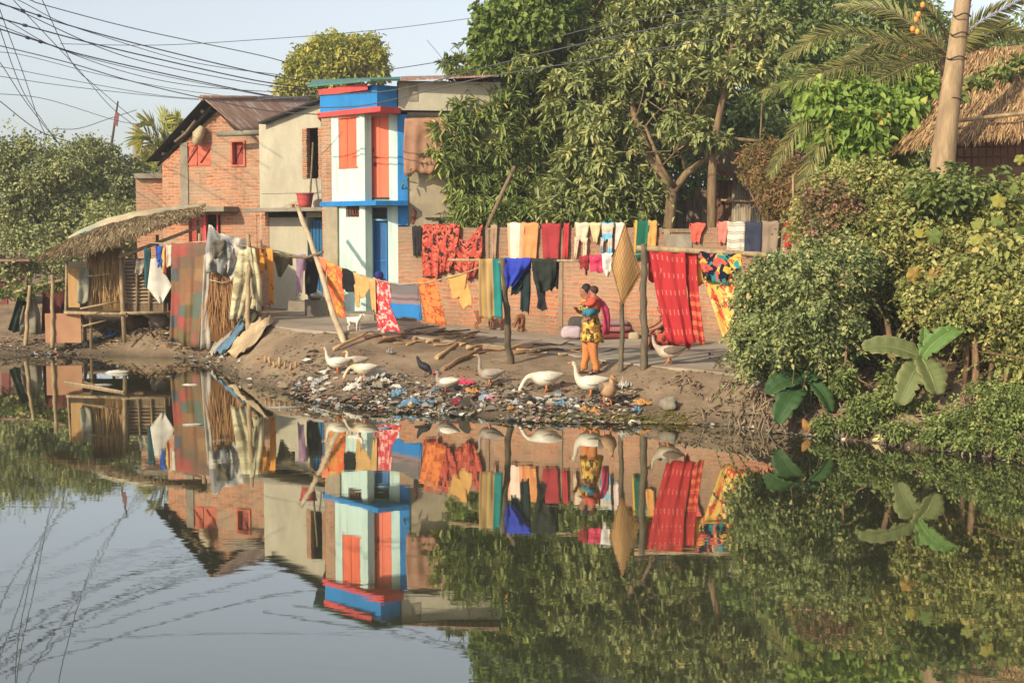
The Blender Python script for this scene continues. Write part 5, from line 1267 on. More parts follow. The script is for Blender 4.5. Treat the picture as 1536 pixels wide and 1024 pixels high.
cloth('bright blue cloth swagged right of the tilted pole', fab('cobalt', S(52, 76, 206), S(40, 60, 176)), [([(755, 390), (757, 412), (760, 431)], [(797, 390), (786, 410), (768, 430)])], Yr, .045, 1.6)
cloth('dark teal trousers hanging behind the bright blue cloth', fab('dark_teal', S(44, 64, 66), S(34, 50, 54)), [([(776, 412), (781, 440), (780, 464)], [(796, 400), (796, 440), (793, 470)]), ([(768, 425), (766, 444)], [(785, 420), (780, 438)])], lambda x: Yr(x) + .12, .02, 1.2)
cloth('charcoal green skirt on the thin stick', fab('charcoal_green', S(56, 62, 54), S(44, 50, 46)), [([(798, 391), (800, 418), (806, 436)], [(835, 391), (834, 415), (828, 437)])], Yr, .04, 1.6)
cloth('black trousers leg dangling under the charcoal skirt', fab('black_trouser', S(50, 50, 54)), [([(803, 424), (807, 450), (805, 463)], [(818, 430), (818, 450), (821, 466)])], lambda x: Yr(x) + .12, .02, 1, over=None)
cloth('small black cloth at the right end beside the charcoal skirt', fab('black_small', S(40, 40, 44)), [([(832, 392), (830, 430)], [(839, 392), (837, 433)])], lambda x: Yr(x) + .06, .02, 1)
# little garments on the short rope
cloth('small maroon shorts on the short rope above the woman', fab('maroon_small', S(172, 44, 48)), [([(869, 387), (870, 402)], [(884, 386), (883, 404)]), ([(877, 400), (878, 412)], [(881, 400), (881, 412)])], 23.5, .02, 1)
cloth('small pink dotted garment on the short rope', fab_print('pink_dots', S(226, 60, 100), [S(240, 190, 200)], 22, (.68, .74), .3), [([(884, 386), (886, 408)], [(904, 385), (904, 408)])], 23.45, .02, 1.2)
cloth('small white vest with a dark print on the short rope', fab_print('white_vest', S(232, 226, 220), [S(70, 60, 64)], 9, (.7, .74)), [([(903, 383), (904, 402), (910, 414)], [(919, 382), (918, 400), (913, 414)])], 23.4, .02, 1)
# ---------- washing over the brick wall
def wallc(label, mat, panels, amp=.02, waves=1.6, **k): return cloth(label, mat, panels, Yw, amp, waves, WALL, .3, 'washing over the brick wall', **k)
wallc('pair of black leggings over the left end of the wall', fab('black_leg', S(58, 54, 56), S(48, 46, 50)), [Q(618, 341, 626, 383, 627, 620), Q(626, 341, 633, 382, 631, 627)])
wallc('large red and black paisley cloth draped in deep swags over the wall', fab_print('paisley', S(196, 72, 56), [S(52, 40, 40), S(220, 110, 80)], 6, (.53, .57), 2.0), [([(632, 339), (633, 380), (634, 414)], [(655, 338), (658, 380), (656, 418)]), ([(654, 338), (656, 380), (656, 408)], [(690, 338), (684, 380), (674, 408)], -.03), ([(664, 340), (672, 372), (678, 400)], [(700, 366), (712, 390), (702, 420)], -.01), ([(698, 366), (700, 390), (702, 420)], [(724, 338), (724, 380), (716, 408)], -.045)], .035, 1.8)
wallc('faded tan strip over the wall right of the paisley cloth', fab('tan_strip', S(186, 148, 116), S(160, 124, 96)), [Q(736, 339, 746, 388, 744, 738)])
wallc('peach and white cloth on the wall left of the orange one', fab_stripes('peach', [(0, S(240, 176, 136)), (.16, S(246, 218, 194)), (.75, S(238, 160, 120))], .36, 0), [Q(761, 336, 787, 389, 784, 763)])
wallc('plain orange cloth on the wall between peach and crimson', fab('orange_wall', S(238, 150, 66), S(226, 134, 54)), [Q(784, 336, 808, 389, 804, 783)])
wallc('plain crimson cloth over the wall', fab('crimson', S(184, 44, 50), S(168, 38, 46)), [Q(812, 337, 841, 389, 838, 815)])
wallc('thin bright red strip on the wall right of the crimson cloth', fab('red_thin', S(206, 36, 48)), [Q(846, 337, 854, 387, 851, 843)])
wallc('cream shirt with two long dangling sleeves over the wall', fab('cream_shirt', S(236, 206, 172), S(222, 188, 154)), [Q(863, 336, 884, 362, 880, 864), ([(862, 358), (861, 385)], [(869, 358), (864, 386)]), ([(875, 358), (874, 386)], [(882, 358), (880, 386)])])
wallc('short cream top over the wall left of the sky blue shirt', fab('cream_top', S(228, 200, 140), S(214, 184, 124)), [([(884, 336), (888, 352), (891, 364)], [(902, 336), (899, 352), (896, 364)])])
wallc('small sky blue shirt with pale sleeves over the wall', fab_stripes('sky_blue', [(0, S(110, 186, 218)), (.6, S(206, 190, 170))], .5, 1, .999), [Q(902, 336, 921, 360, 917, 904), ([(901, 358), (901, 378)], [(906, 358), (905, 378)]), ([(912, 358), (911, 384)], [(919, 358), (918, 386)])])
wallc('narrow pinkish white cloth on the wall behind the woven mat', fab('pink_white', S(236, 206, 196)), [Q(924, 336, 938, 376, 934, 922)])
wallc('green cloth with yellow border left of the timber capped gap', fab_stripes('green_yellow', [(0, S(214, 160, 50)), (.12, S(26, 98, 76)), (.7, S(40, 120, 96)), (.88, S(222, 160, 50))], .34, 0), [Q(953, 333, 975, 389, 968, 950)])
wallc('plain yellow orange cloth beside the green bordered one', fab('yellow_orange', S(236, 160, 44)), [Q(973, 333, 986, 372, 984, 971)])
wallc('small orange red cloth on the wall right of the gap', fab('vermilion', S(232, 88, 56)), [([(1037, 337), (1036, 352), (1037, 362)], [(1059, 336), (1052, 350), (1049, 365)])])
wallc('small salmon cloth left of the striped towel', fab('salmon', S(236, 124, 104)), [([(1079, 335), (1077, 352), (1078, 365)], [(1094, 334), (1090, 350), (1088, 364)])])
wallc('white towel with grey stripes over the wall', fab_stripes('towel', [(0, S(226, 212, 192)), (.62, S(176, 164, 152)), (.78, S(222, 206, 186)), (.88, S(160, 146, 136))], .16, 1), [Q(1091, 335, 1118, 382, 1116, 1090)])
wallc('navy trousers over the wall', fab('navy', S(64, 70, 92), S(52, 58, 80)), [Q(1118, 335, 1144, 383, 1140, 1117), ([(1131, 382), (1133, 408)], [(1141, 382), (1138, 410)])])
wallc('taupe shirt with a pale print over the wall', fab('taupe', S(162, 136, 112), S(146, 122, 100)), [Q(1144, 334, 1170, 382, 1166, 1142)])
o = wallc('red spotted garment at the right end of the wall', fab_print('red_spot', S(206, 36, 44), [S(236, 200, 190)], 24, (.7, .74), .3), [([(1180, 335), (1178, 352), (1177, 372)], [(1200, 334), (1198, 352), (1194, 372)]), ([(1186, 360), (1188, 379)], [(1196, 360), (1196, 380)])])
cloth('white and black print cloth below the red spotted garment', fab_print('white_print', S(232, 226, 214), [S(60, 56, 58)], 11, (.58, .62)), [([(1194, 360), (1193, 380)], [(1206, 358), (1206, 378)])], lambda x: Yw(x) - .05, .02, 1, over=None)
cloth('tiny red rag among the shrub leaves at the wall end', fab('red_rag', S(210, 50, 50)), [([(1217, 362), (1218, 380)], [(1224, 362), (1224, 380)])], lambda x: Yw(x) - .05, .02, 1, over=None)
# pale print on the taupe shirt
# ---------- bamboo rail on the right
cloth('large red sari with rows of pale dashes over the bamboo rail', fab_motif('red_sari', S(194, 44, 50), S(236, 130, 110), S(240, 110, 70), 6, 3.3), [([(973, 371), (984, 440), (1001, 513)], [(1028, 379), (1030, 440), (1042, 518)])], Yb_, .03, 2)
cloth('striped orange end of the red sari hanging behind it', fab_motif('sari_end', S(196, 50, 50), S(236, 120, 90), S(244, 122, 70), 6, 3.3, -.75), [([(1025, 379), (1032, 440), (1036, 514)], [(1046, 381), (1048, 440), (1058, 516)]), ([(1028, 470), (1028, 522)], [(1038, 470), (1036, 523)], .02)], lambda x: Yb_(x) + .09, .03, 1.5)
cloth('folded navy cloth with big coloured flowers on the rail', fab_print('flower_navy', S(30, 36, 60), [S(232, 186, 50), S(40, 150, 150), S(226, 90, 70)], 5, (.56, .59), .8), [([(1049, 380), (1051, 400), (1056, 422)], [(1113, 384), (1112, 404), (1108, 426)])], Yb_, .03, 2)
cloth('yellow and orange printed sari hanging below the flowered cloth', fab_print('yellow_sari', S(238, 186, 76), [S(236, 96, 60), S(244, 214, 120), S(214, 60, 60)], 7, (.57, .6), 1.0, ys=.6), [([(1047, 382), (1062, 440), (1086, 512)], [(1100, 386), (1122, 440), (1132, 506)])], lambda x: Yb_(x) + .1, .035, 2)
cloth('green cloth with orange flowers on the rail behind the shrub', fab_print('green_flower', S(30, 130, 80), [S(228, 110, 50), S(226, 206, 170)], 6, (.58, .61), .6), [([(1152, 384), (1152, 400), (1152, 414)], [(1215, 387), (1214, 400), (1212, 412)])], Yb_, .03, 2)
# ---------- woven winnowing mat
m, nt, out = newmat('woven_cane'); uv = coords(nt, 'UV', (1, 1, 1), (0, 0, .78))
ck = nd(nt, 'TexChecker', {'Vector': uv, 'Scale': 15.0, 'Color1': S(216, 166, 98), 'Color2': S(176, 124, 66)}).outputs[0]
wv = nd(nt, 'TexWave', {'Vector': uv, 'Scale': 12, 'Distortion': 1.0}).outputs[1]
c = mix(nt, .35, ck, mix(nt, wv, S(170, 118, 62), S(220, 172, 104))); c = mix(nt, .35, c, mix(nt, noise(nt, uv, 4, 4), gray(.6), gray(1.4)), 'MULTIPLY')
finish(nt, out, c, .7, bumpn(nt, wv, .5, .01), .3)
MT = empty('woven_mat', W(934, 457, 22.9), 'diamond shaped woven cane mat on a short pole', 'woven mat')
mb = MB(); N = 16; A, B_, C_, D_ = (937, 337), (917, 398), (933, 457), (961, 411); ids = []
Ymat = post_y = on(930, 558).y - .06
for i in range(N + 1):
    s = i / N; row = []
    for j in range(N + 1):
        t = j / N
        x = A[0] * (1 - s) * (1 - t) + B_[0] * s * (1 - t) + C_[0] * s * t + D_[0] * (1 - s) * t
        y = A[1] * (1 - s) * (1 - t) + B_[1] * s * (1 - t) + C_[1] * s * t + D_[1] * (1 - s) * t
        row.append(W(x, y, Ymat - .1 * math.sin(math.pi * s) * math.sin(math.pi * t) + .1 * (t - s) + .012 * mnoise.noise((s * 5, t * 5, 0))))
    ids.append(mb.add(row))
for i in range(N):
    for j in range(N): mb.face((ids[i] + j, ids[i] + j + 1, ids[i + 1] + j + 1, ids[i + 1] + j), [(i / N, j / N), (i / N, (j + 1) / N), ((i + 1) / N, (j + 1) / N), ((i + 1) / N, j / N)], True)
mb.build('weave', m, MT, solid=.012)
V_ = mb.v; loop = [V_[ids[i]] for i in range(N)] + [V_[ids[N] + j] for j in range(N)] + [V_[ids[N - i] + N] for i in range(N)] + [V_[ids[0] + N - j] for j in range(N + 1)]
mb = MB(); mb.tube(loop, .014, 6); mb.build('rim', mnoisy('cane_rim', S(176, 128, 72), S(150, 106, 58), 4, .7, .2), MT)
# ================= skinned bodies
def skin(name, nodes, edges, mat, parent, levels=1):
    base = parent_base(parent)
    me = bpy.data.meshes.new(name); me.from_pydata([tuple(Vector(n[0]) - base) for n in nodes], edges, []); me.materials.append(mat)
    o = bpy.data.objects.new(name, me); COL.objects.link(o); o.parent = parent
    sk = o.modifiers.new('skin', 'SKIN'); sk.use_smooth_shade = True
    if not me.skin_vertices: bpy.context.view_layer.update()
    for i, n in enumerate(nodes):
        r = n[1]; sv = me.skin_vertices[0].data[i]; sv.radius = (r, r) if not hasattr(r, '__len__') else r; sv.use_root = (i == 0)
    s = o.modifiers.new('sub', 'SUBSURF'); s.levels = levels; s.render_levels = levels
    return o
class Frame:
    """local frame: f forward, l to the body's left, z up"""
    def __init__(s, base, ang, k=1.0):
        s.b = Vector(base); s.k = k; s.f = Vector((math.cos(ang), math.sin(ang), 0)); s.l = Vector((-math.sin(ang), math.cos(ang), 0))
    def __call__(s, f, l, z): return s.b + (s.f * f + s.l * l + Vector((0, 0, z))) * s.k
    def rot(s): return Matrix((s.f, s.l, (0, 0, 1))).transposed().to_3x3()
def ringf(fr, f, l, z, rf, rl, n=16, wob=0, tilt=0, ph=0):
    return [fr(f + rf * math.cos(t) * (1 + wob * math.sin(6 * t + ph)), l + rl * math.sin(t) * (1 + wob * math.sin(5 * t + ph)), z + tilt * math.cos(t)) for t in [2 * math.pi * i / n for i in range(n)]]
SKIN = mnoisy('brown_skin', S(176, 120, 88), S(156, 104, 76), 6, .6, .05, spec=.4)
HAIR = mnoisy('black_hair', S(36, 28, 26), S(52, 40, 34), 20, .6, .3)
EYE = mnoisy('dark_eye', S(24, 18, 16), S(20, 16, 14), 5, .3, 0)
LIP = mnoisy('lip', S(120, 62, 56), S(112, 56, 50), 5, .6, 0)
def face(fr, c, r, parent, hair=True):
    """eyes and mouth of a head centred at c=(f,l,z) with radius r"""
    for sg in (-1, 1):
        mb = MB(); mb.ell(fr(c[0] + r * .9, c[1] + sg * r * .36, c[2] + r * .08), (r * .12,) * 3, 8, 6); mb.build('eye', EYE, parent)
    mb = MB(); mb.ell(fr(c[0] + r * .88, c[1], c[2] - r * .5), (r * .1, r * .26, r * .07), 8, 6, fr.rot()); mb.build('mouth', LIP, parent)
def hand_nodes(fr, w, d, up, N, E, r=.009, k=1.0):
    """five bent fingers growing from wrist-end node index w[1]; w=(pos, idx)"""
    (p, i0) = w; d = Vector(d).normalized(); up = Vector(up).normalized(); s = d.cross(up)
    pal = len(N); N.append((fr(*(Vector(p) + d * .045 * k)), (.03 * k, .018 * k))); E.append((i0, pal))
    for q, (a, L) in enumerate(((-.028, .055), (-.01, .068), (.009, .064), (.027, .05))):
        b0 = Vector(p) + d * .075 * k + s * a * k; b1 = b0 + d * L * .55 * k - up * .006 * k; b2 = b1 + d * L * .4 * k - up * .02 * k
        i1 = len(N); N.extend([(fr(*b0), r * k), (fr(*b1), r * .9 * k), (fr(*b2), r * .75 * k)]); E.extend([(pal, i1), (i1, i1 + 1), (i1 + 1, i1 + 2)])
    t0 = Vector(p) + d * .03 * k - s * .03 * k; t1 = t0 + d * .03 * k - s * .022 * k; t2 = t1 + d * .028 * k - up * .01 * k
    i1 = len(N); N.extend([(fr(*t0), r * k), (fr(*t1), r * k), (fr(*t2), r * .8 * k)]); E.extend([(pal, i1), (i1, i1 + 1), (i1 + 1, i1 + 2)])

# ---------- the woman
wb = on(887, 560)
WM = empty('person', wb, 'woman in yellow printed tunic and orange trousers holding a baby on her hip', 'person')
fr = Frame(wb, math.radians(207))
N = [(fr(0, 0, .80), .10), (fr(.02, 0, .95), .095), (fr(.05, 0, 1.12), .105), (fr(.09, 0, 1.25), .045), (fr(.13, -.01, 1.35), (.078, .072)), (fr(.12, -.01, 1.43), .07), (fr(.21, -.01, 1.36), .016), (fr(.185, -.01, 1.295), .03)]
Eg = [(0, 1), (1, 2), (2, 3), (3, 4), (4, 5), (4, 6), (4, 7)]
for sg, el, wr in ((-1, (.12, -.19, 1.0), (.26, -.06, 1.08)), (1, (.06, .24, .98), (.23, .27, .93))):
    i = len(N); N += [(fr(.05, sg * .15, 1.19), .05), (fr(*el), .038), (fr(*wr), .026)]; Eg += [(2, i), (i, i + 1), (i + 1, i + 2)]
    hand_nodes(fr, (wr, i + 2), Vector(wr) - Vector(el), (0, 0, 1), N, Eg)
for sg, kf, ff in ((-1, .03, .07), (1, .03, -.03)):
    i = len(N); N += [(fr(0, sg * .085, .73), .085), (fr(kf, sg * .095, .43), .056), (fr(ff, sg * .115, .07), .034), (fr(ff + .08, sg * .12, .028), .03), (fr(ff + .15, sg * .125, .022), .022)]; Eg += [(0, i), (i, i + 1), (i + 1, i + 2), (i + 2, i + 3), (i + 3, i + 4)]
skin('body', N, Eg, SKIN, WM)
face(fr, (.128, -.01, 1.365), .078, WM)
mb = MB(); mb.ell(fr(.094, -.01, 1.405), (.084, .083, .094), 14, 10); mb.ell(fr(.03, -.01, 1.36), (.05, .055, .07), 10, 8); mb.build('hair', HAIR, WM)
TUN = fab_print('tunic_print', S(222, 172, 54), [S(120, 60, 40), S(236, 200, 90), S(70, 70, 50)], 9, (.55, .6), .8)
mb = MB(); mb.loft([ringf(fr, .08, 0, 1.255, .055, .085), ringf(fr, .055, 0, 1.215, .105, .18), ringf(fr, .05, 0, 1.12, .13, .165), ringf(fr, .03, 0, .97, .125, .15, wob=.02), ringf(fr, .0, 0, .82, .15, .18, wob=.03), ringf(fr, 0, 0, .66, .175, .2, wob=.05, ph=1), ringf(fr, -.01, 0, .53, .2, .225, wob=.07, ph=1.4, tilt=.02)])
mb.build('tunic', TUN, WM)
mb = MB()
for sg, el in ((-1, (.12, -.19, 1.0)), (1, (.06, .24, .98))): mb.tube([fr(.05, sg * .12, 1.2), fr(.06, sg * .17, 1.13), fr(*el)], [.065, .06, .052], 10)
mb.build('sleeve', TUN, WM)
TRO = fab('orange_trouser', S(226, 136, 34), S(206, 112, 26))
for sg, kf, ff in ((-1, .03, .07), (1, .03, -.03)):
    mb = MB(); mb.loft([ringf(fr, 0, sg * .085, .78, .12, .11), ringf(fr, .02, sg * .09, .6, .108, .1, wob=.03), ringf(fr, kf, sg * .095, .43, .082, .08, wob=.06), ringf(fr, kf * .6 + ff * .3, sg * .105, .26, .07, .068, wob=.08, ph=1), ringf(fr, ff, sg * .115, .15, .06, .058, wob=.09, ph=2), ringf(fr, ff, sg * .115, .1, .064, .06, wob=.1, ph=3), ringf(fr, ff, sg * .115, .06, .05, .05, wob=.05)]); mb.build('trouser_leg', TRO, WM)
for sg, ff in ((-1, .07), (1, -.03)):
    mb = MB(); mb.loft([[fr(ff + .06 + .125 * math.cos(t) * (1 if math.cos(t) > 0 else .95), sg * .12 + .045 * math.sin(t), z) for t in np.linspace(0, 2 * math.pi, 14, endpoint=False)] for z in (.004, .02)]); mb.tube([fr(ff + .1, sg * .12 - .045, .02), fr(ff + .09, sg * .12, .065), fr(ff + .1, sg * .12 + .045, .02)], .01, 6); mb.build('sandal', mnoisy('sandal', S(90, 48, 50), S(70, 38, 40), 6, .7, .1), WM)
MAG = fab('magenta_scarf', S(222, 50, 100), S(200, 40, 86))
mb = MB(); rows = []
pth = [(.12, -.1, 1.31, .05), (.03, -.06, 1.32, .07), (-.03, .06, 1.29, .08), (-.07, .19, 1.21, .085), (-.1, .25, 1.08, .085), (-.115, .265, .95, .08), (-.12, .27, .8, .075), (-.125, .27, .66, .075)]
for i, (f, l, z, w_) in enumerate(pth):
    rows.append(mb.add([fr(f - .05 * math.sin(q * 3 + i) * .3 + q * w_ * .9, l + q * w_ * .15 + .012 * math.sin(5 * q + i), z + (.02 * q if i < 4 else 0)) for q in np.linspace(-1, 1, 8)]))
for a, b in zip(rows[:-1], rows[1:]):
    for k in range(7): mb.face((a + k, a + k + 1, b + k + 1, b + k), smooth=True)
mb.build('scarf', MAG, WM, solid=.02)
mb = MB(); mb.loft([ringf(fr, .055, -.01, 1.27, .085, .1), ringf(fr, .03, -.01, 1.33, .075, .1), ringf(fr, .015, -.01, 1.4, .05, .09)]); mb.build('head_scarf', MAG, WM)
# ---------- the baby
bbp = fr(.06, .19, 1.0)
BY = empty('person', bbp, 'baby in an orange top carried on the hip of the woman in yellow', 'person')
fb = Frame(fr(.06, .19, .2), math.radians(195), .9)
N = [(fb(0, 0, .97), .085), (fb(.01, 0, 1.11), .088), (fb(.02, 0, 1.21), .04), (fb(.03, 0, 1.295), (.082, .078)), (fb(.02, 0, 1.345), .07), (fb(.112, 0, 1.285), .014), (fb(.09, 0, 1.235), .03)]
Eg = [(0, 1), (1, 2), (2, 3), (3, 4), (3, 5), (3, 6)]
for sg in (-1, 1):
    el = (.1, sg * .13, 1.09); wr = (.21, sg * .09, 1.07); i = len(N); N += [(fb(.01, sg * .1, 1.16), .04), (fb(*el), .032), (fb(*wr), .024)]; Eg += [(1, i), (i, i + 1), (i + 1, i + 2)]
    hand_nodes(fb, (wr, i + 2), (1, 0, -.1), (0, 0, 1), N, Eg, .008, .62)
    i = len(N); N += [(fb(.03, sg * .07, .95), .055), (fb(.15, sg * .12, .92), .042), (fb(.13, sg * .12, .79), .03), (fb(.18, sg * .12, .76), .026)]; Eg += [(0, i), (i, i + 1), (i + 1, i + 2), (i + 2, i + 3)]
skin('body', N, Eg, SKIN, BY); face(fb, (.03, 0, 1.295), .082, BY)
mb = MB(); mb.ell(fb(.008, 0, 1.33), (.078, .077, .073), 14, 10); mb.build('hair', mnoisy('short_hair', S(84, 56, 44), S(64, 44, 36), 20, .8, .3), BY)
mb = MB(); mb.loft([ringf(fb, .015, 0, 1.215, .05, .06), ringf(fb, .01, 0, 1.18, .095, .125), ringf(fb, .01, 0, 1.08, .11, .12, wob=.03), ringf(fb, 0, 0, .96, .12, .128, wob=.04)])
for sg in (-1, 1): mb.tube([fb(.01, sg * .09, 1.165), fb(.1, sg * .13, 1.09), fb(.185, sg * .1, 1.072)], [.055, .048, .042], 9)
mb.build('top', fab('orange_top', S(232, 84, 40), S(214, 70, 34)), BY)
mb = MB(); mb.loft([ringf(fb, 0, 0, .985, .1, .11), ringf(fb, 0, 0, .94, .112, .122), ringf(fb, .02, 0, .89, .08, .1)])
for sg in (-1, 1): mb.tube([fb(.02, sg * .07, .95), fb(.15, sg * .12, .92), fb(.14, sg * .12, .86)], [.07, .058, .05], 9)
mb.build('shorts', fab('teal_shorts', S(48, 140, 160), S(40, 120, 140)), BY)
# ---------- girl in the doorway
gp = W(569, 480, 30.6); gp.z = float(zp(gp.x)) + .04
GL = empty('person', gp, 'girl with a blue headscarf standing behind the pink printed cloth', 'person')
hz_ = W(569, 415, 30.6).z - gp.z
fg = Frame(gp, math.radians(-70), hz_ / 1.36)
N = [(fg(0, 0, .78), .09), (fg(0, 0, .95), .085), (fg(.0, 0, 1.12), .1), (fg(.02, 0, 1.24), .04), (fg(.04, 0, 1.35), (.078, .072)), (fg(.03, 0, 1.42), .066), (fg(.122, 0, 1.35), .014), (fg(.1, 0, 1.29), .028)]
Eg = [(0, 1), (1, 2), (2, 3), (3, 4), (4, 5), (4, 6), (4, 7)]
for sg in (-1, 1):
    i = len(N); el = (.03, sg * .2, .96); wr = (.1, sg * .16, .78); N += [(fg(0, sg * .14, 1.18), .045), (fg(*el), .035), (fg(*wr), .025)]; Eg += [(2, i), (i, i + 1), (i + 1, i + 2)]; hand_nodes(fg, (wr, i + 2), Vector(wr) - Vector(el), (1, 0, .3), N, Eg)
    i = len(N); N += [(fg(0, sg * .08, .7), .075), (fg(.02, sg * .085, .4), .05), (fg(0, sg * .09, .06), .032), (fg(.12, sg * .1, .03), .026)]; Eg += [(0, i), (i, i + 1), (i + 1, i + 2), (i + 2, i + 3)]
skin('body', N, Eg, SKIN, GL); face(fg, (.04, 0, 1.355), .078, GL)
mb = MB(); mb.ell(fg(.02, 0, 1.385), (.088, .085, .092), 12, 9); mb.build('hair', HAIR, GL)
PUR = fab('blue_scarf', S(58, 54, 140), S(48, 44, 116))
mb = MB(); mb.ell(fg(.005, 0, 1.40), (.1, .1, .098), 14, 10); mb.loft([ringf(fg, .0, 0, 1.2, .1, .13), ringf(fg, -.02, 0, 1.3, .08, .1), ringf(fg, -.03, 0, 1.4, .06, .09)]); mb.build('headscarf', PUR, GL)
mb = MB(); mb.loft([ringf(fg, 0, 0, 1.235, .06, .09), ringf(fg, 0, 0, 1.2, .11, .17), ringf(fg, 0, 0, 1.0, .12, .15), ringf(fg, 0, 0, .8, .16, .18, wob=.03), ringf(fg, 0, 0, .45, .22, .24, wob=.06)]); mb.build('dress', fab_print('girl_dress', S(206, 60, 120), [S(60, 44, 120)], 5, (.5, .55)), GL)
# ---------- seated person behind the red sari
sp_ = W(1001, 516, 26.4); sp_.z = ground_z(sp_.x, 26.4) + .035
ST_ = empty('person', sp_, 'person in a dark red patterned dress crouching half hidden behind the red sari', 'person')
fs_ = Frame(sp_, math.radians(190))
N = [(fs_(-.1, 0, .2), .13), (fs_(-.06, 0, .38), .12), (fs_(.02, 0, .54), .12), (fs_(.07, 0, .65), .045), (fs_(.12, 0, .75), .08), (fs_(.11, 0, .82), .068), (fs_(.2, 0, .745), .015), (fs_(.17, 0, .69), .03)]
Eg = [(0, 1), (1, 2), (2, 3), (3, 4), (4, 5), (4, 6), (4, 7)]
for sg in (-1, 1):
    i = len(N); el = (.22, sg * .2, .42); wr = (.36, sg * .12, .36); N += [(fs_(.02, sg * .15, .58), .05), (fs_(*el), .038), (fs_(*wr), .026)]; Eg += [(2, i), (i, i + 1), (i + 1, i + 2)]; hand_nodes(fs_, (wr, i + 2), Vector(wr) - Vector(el), (0, 0, 1), N, Eg)
    i = len(N); N += [(fs_(0, sg * .1, .2), .09), (fs_(.27, sg * .13, .36), .062), (fs_(.12, sg * .13, .06), .036), (fs_(.25, sg * .14, .03), .028)]; Eg += [(0, i), (i, i + 1), (i + 1, i + 2), (i + 2, i + 3)]
skin('body', N, Eg, SKIN, ST_); face(fs_, (.12, 0, .755), .08, ST_)
mb = MB(); mb.ell(fs_(.09, 0, .79), (.09, .088, .095), 12, 9); mb.build('hair', HAIR, ST_)
mb = MB(); mb.loft([ringf(fs_, .03, 0, .64, .07, .1), ringf(fs_, .01, 0, .6, .13, .18), ringf(fs_, -.02, 0, .42, .16, .18, wob=.03), ringf(fs_, .06, 0, .3, .27, .24, wob=.04), ringf(fs_, .07, 0, .02, .3, .28, wob=.06)]); mb.build('dress', fab_print('dark_red_dress', S(120, 36, 36), [S(40, 30, 34), S(190, 80, 60)], 6, (.52, .57)), ST_)
mb = MB(); mb.loft([ringf(fs_, .0, 0, .56, .15, .2), ringf(fs_, -.02, 0, .66, .12, .16), ringf(fs_, .05, 0, .8, .1, .11), ringf(fs_, .06, 0, .88, .06, .07)]); mb.build('shawl', fab('grey_shawl', S(170, 160, 150)), ST_)

# ================= geese and other birds
WHITE = mnoisy('white_feather', S(232, 224, 204), S(212, 198, 172), 5, .9, .4, 34, c3=S(186, 164, 132)); CREAM = mnoisy('cream_feather', S(222, 202, 168), S(200, 176, 140), 5, .9, .25, 30)
GREYF = mnoisy('grey_feather', S(176, 160, 144), S(146, 128, 112), 6, .9, .25, 30); TANF = mnoisy('tan_feather', S(190, 152, 112), S(164, 124, 88), 6, .9, .25, 30); BROWNF = mnoisy('brown_wing', S(140, 118, 100), S(108, 90, 76), 7, .9, .3, 26)
BILL = mnoisy('orange_bill', S(226, 132, 62), S(210, 110, 54), 6, .5, .1); BLACKF = mnoisy('black_feather', S(34, 34, 38), S(44, 44, 52), 8, .6, .25, 30)
NECKS = {'up': [(.175, .325, .078), (.2, .37, .058), (.225, .42, .042), (.23, .52, .034), (.25, .585, .034), (.275, .605, .043)], 'tall': [(.17, .325, .075), (.19, .37, .052), (.20, .45, .036), (.185, .57, .029), (.205, .66, .03), (.235, .675, .038)],
         'feed': [(.19, .31, .075), (.25, .32, .052), (.31, .30, .04), (.37, .23, .033), (.415, .13, .033), (.43, .08, .042)], 'walk': [(.175, .325, .078), (.21, .36, .056), (.26, .40, .04), (.29, .5, .034), (.295, .56, .034), (.325, .58, .042)], 'tuck': [(.165, .33, .075), (.185, .37, .052), (.19, .41, .042), (.16, .47, .036), (.18, .50, .036), (.21, .50, .042)]}
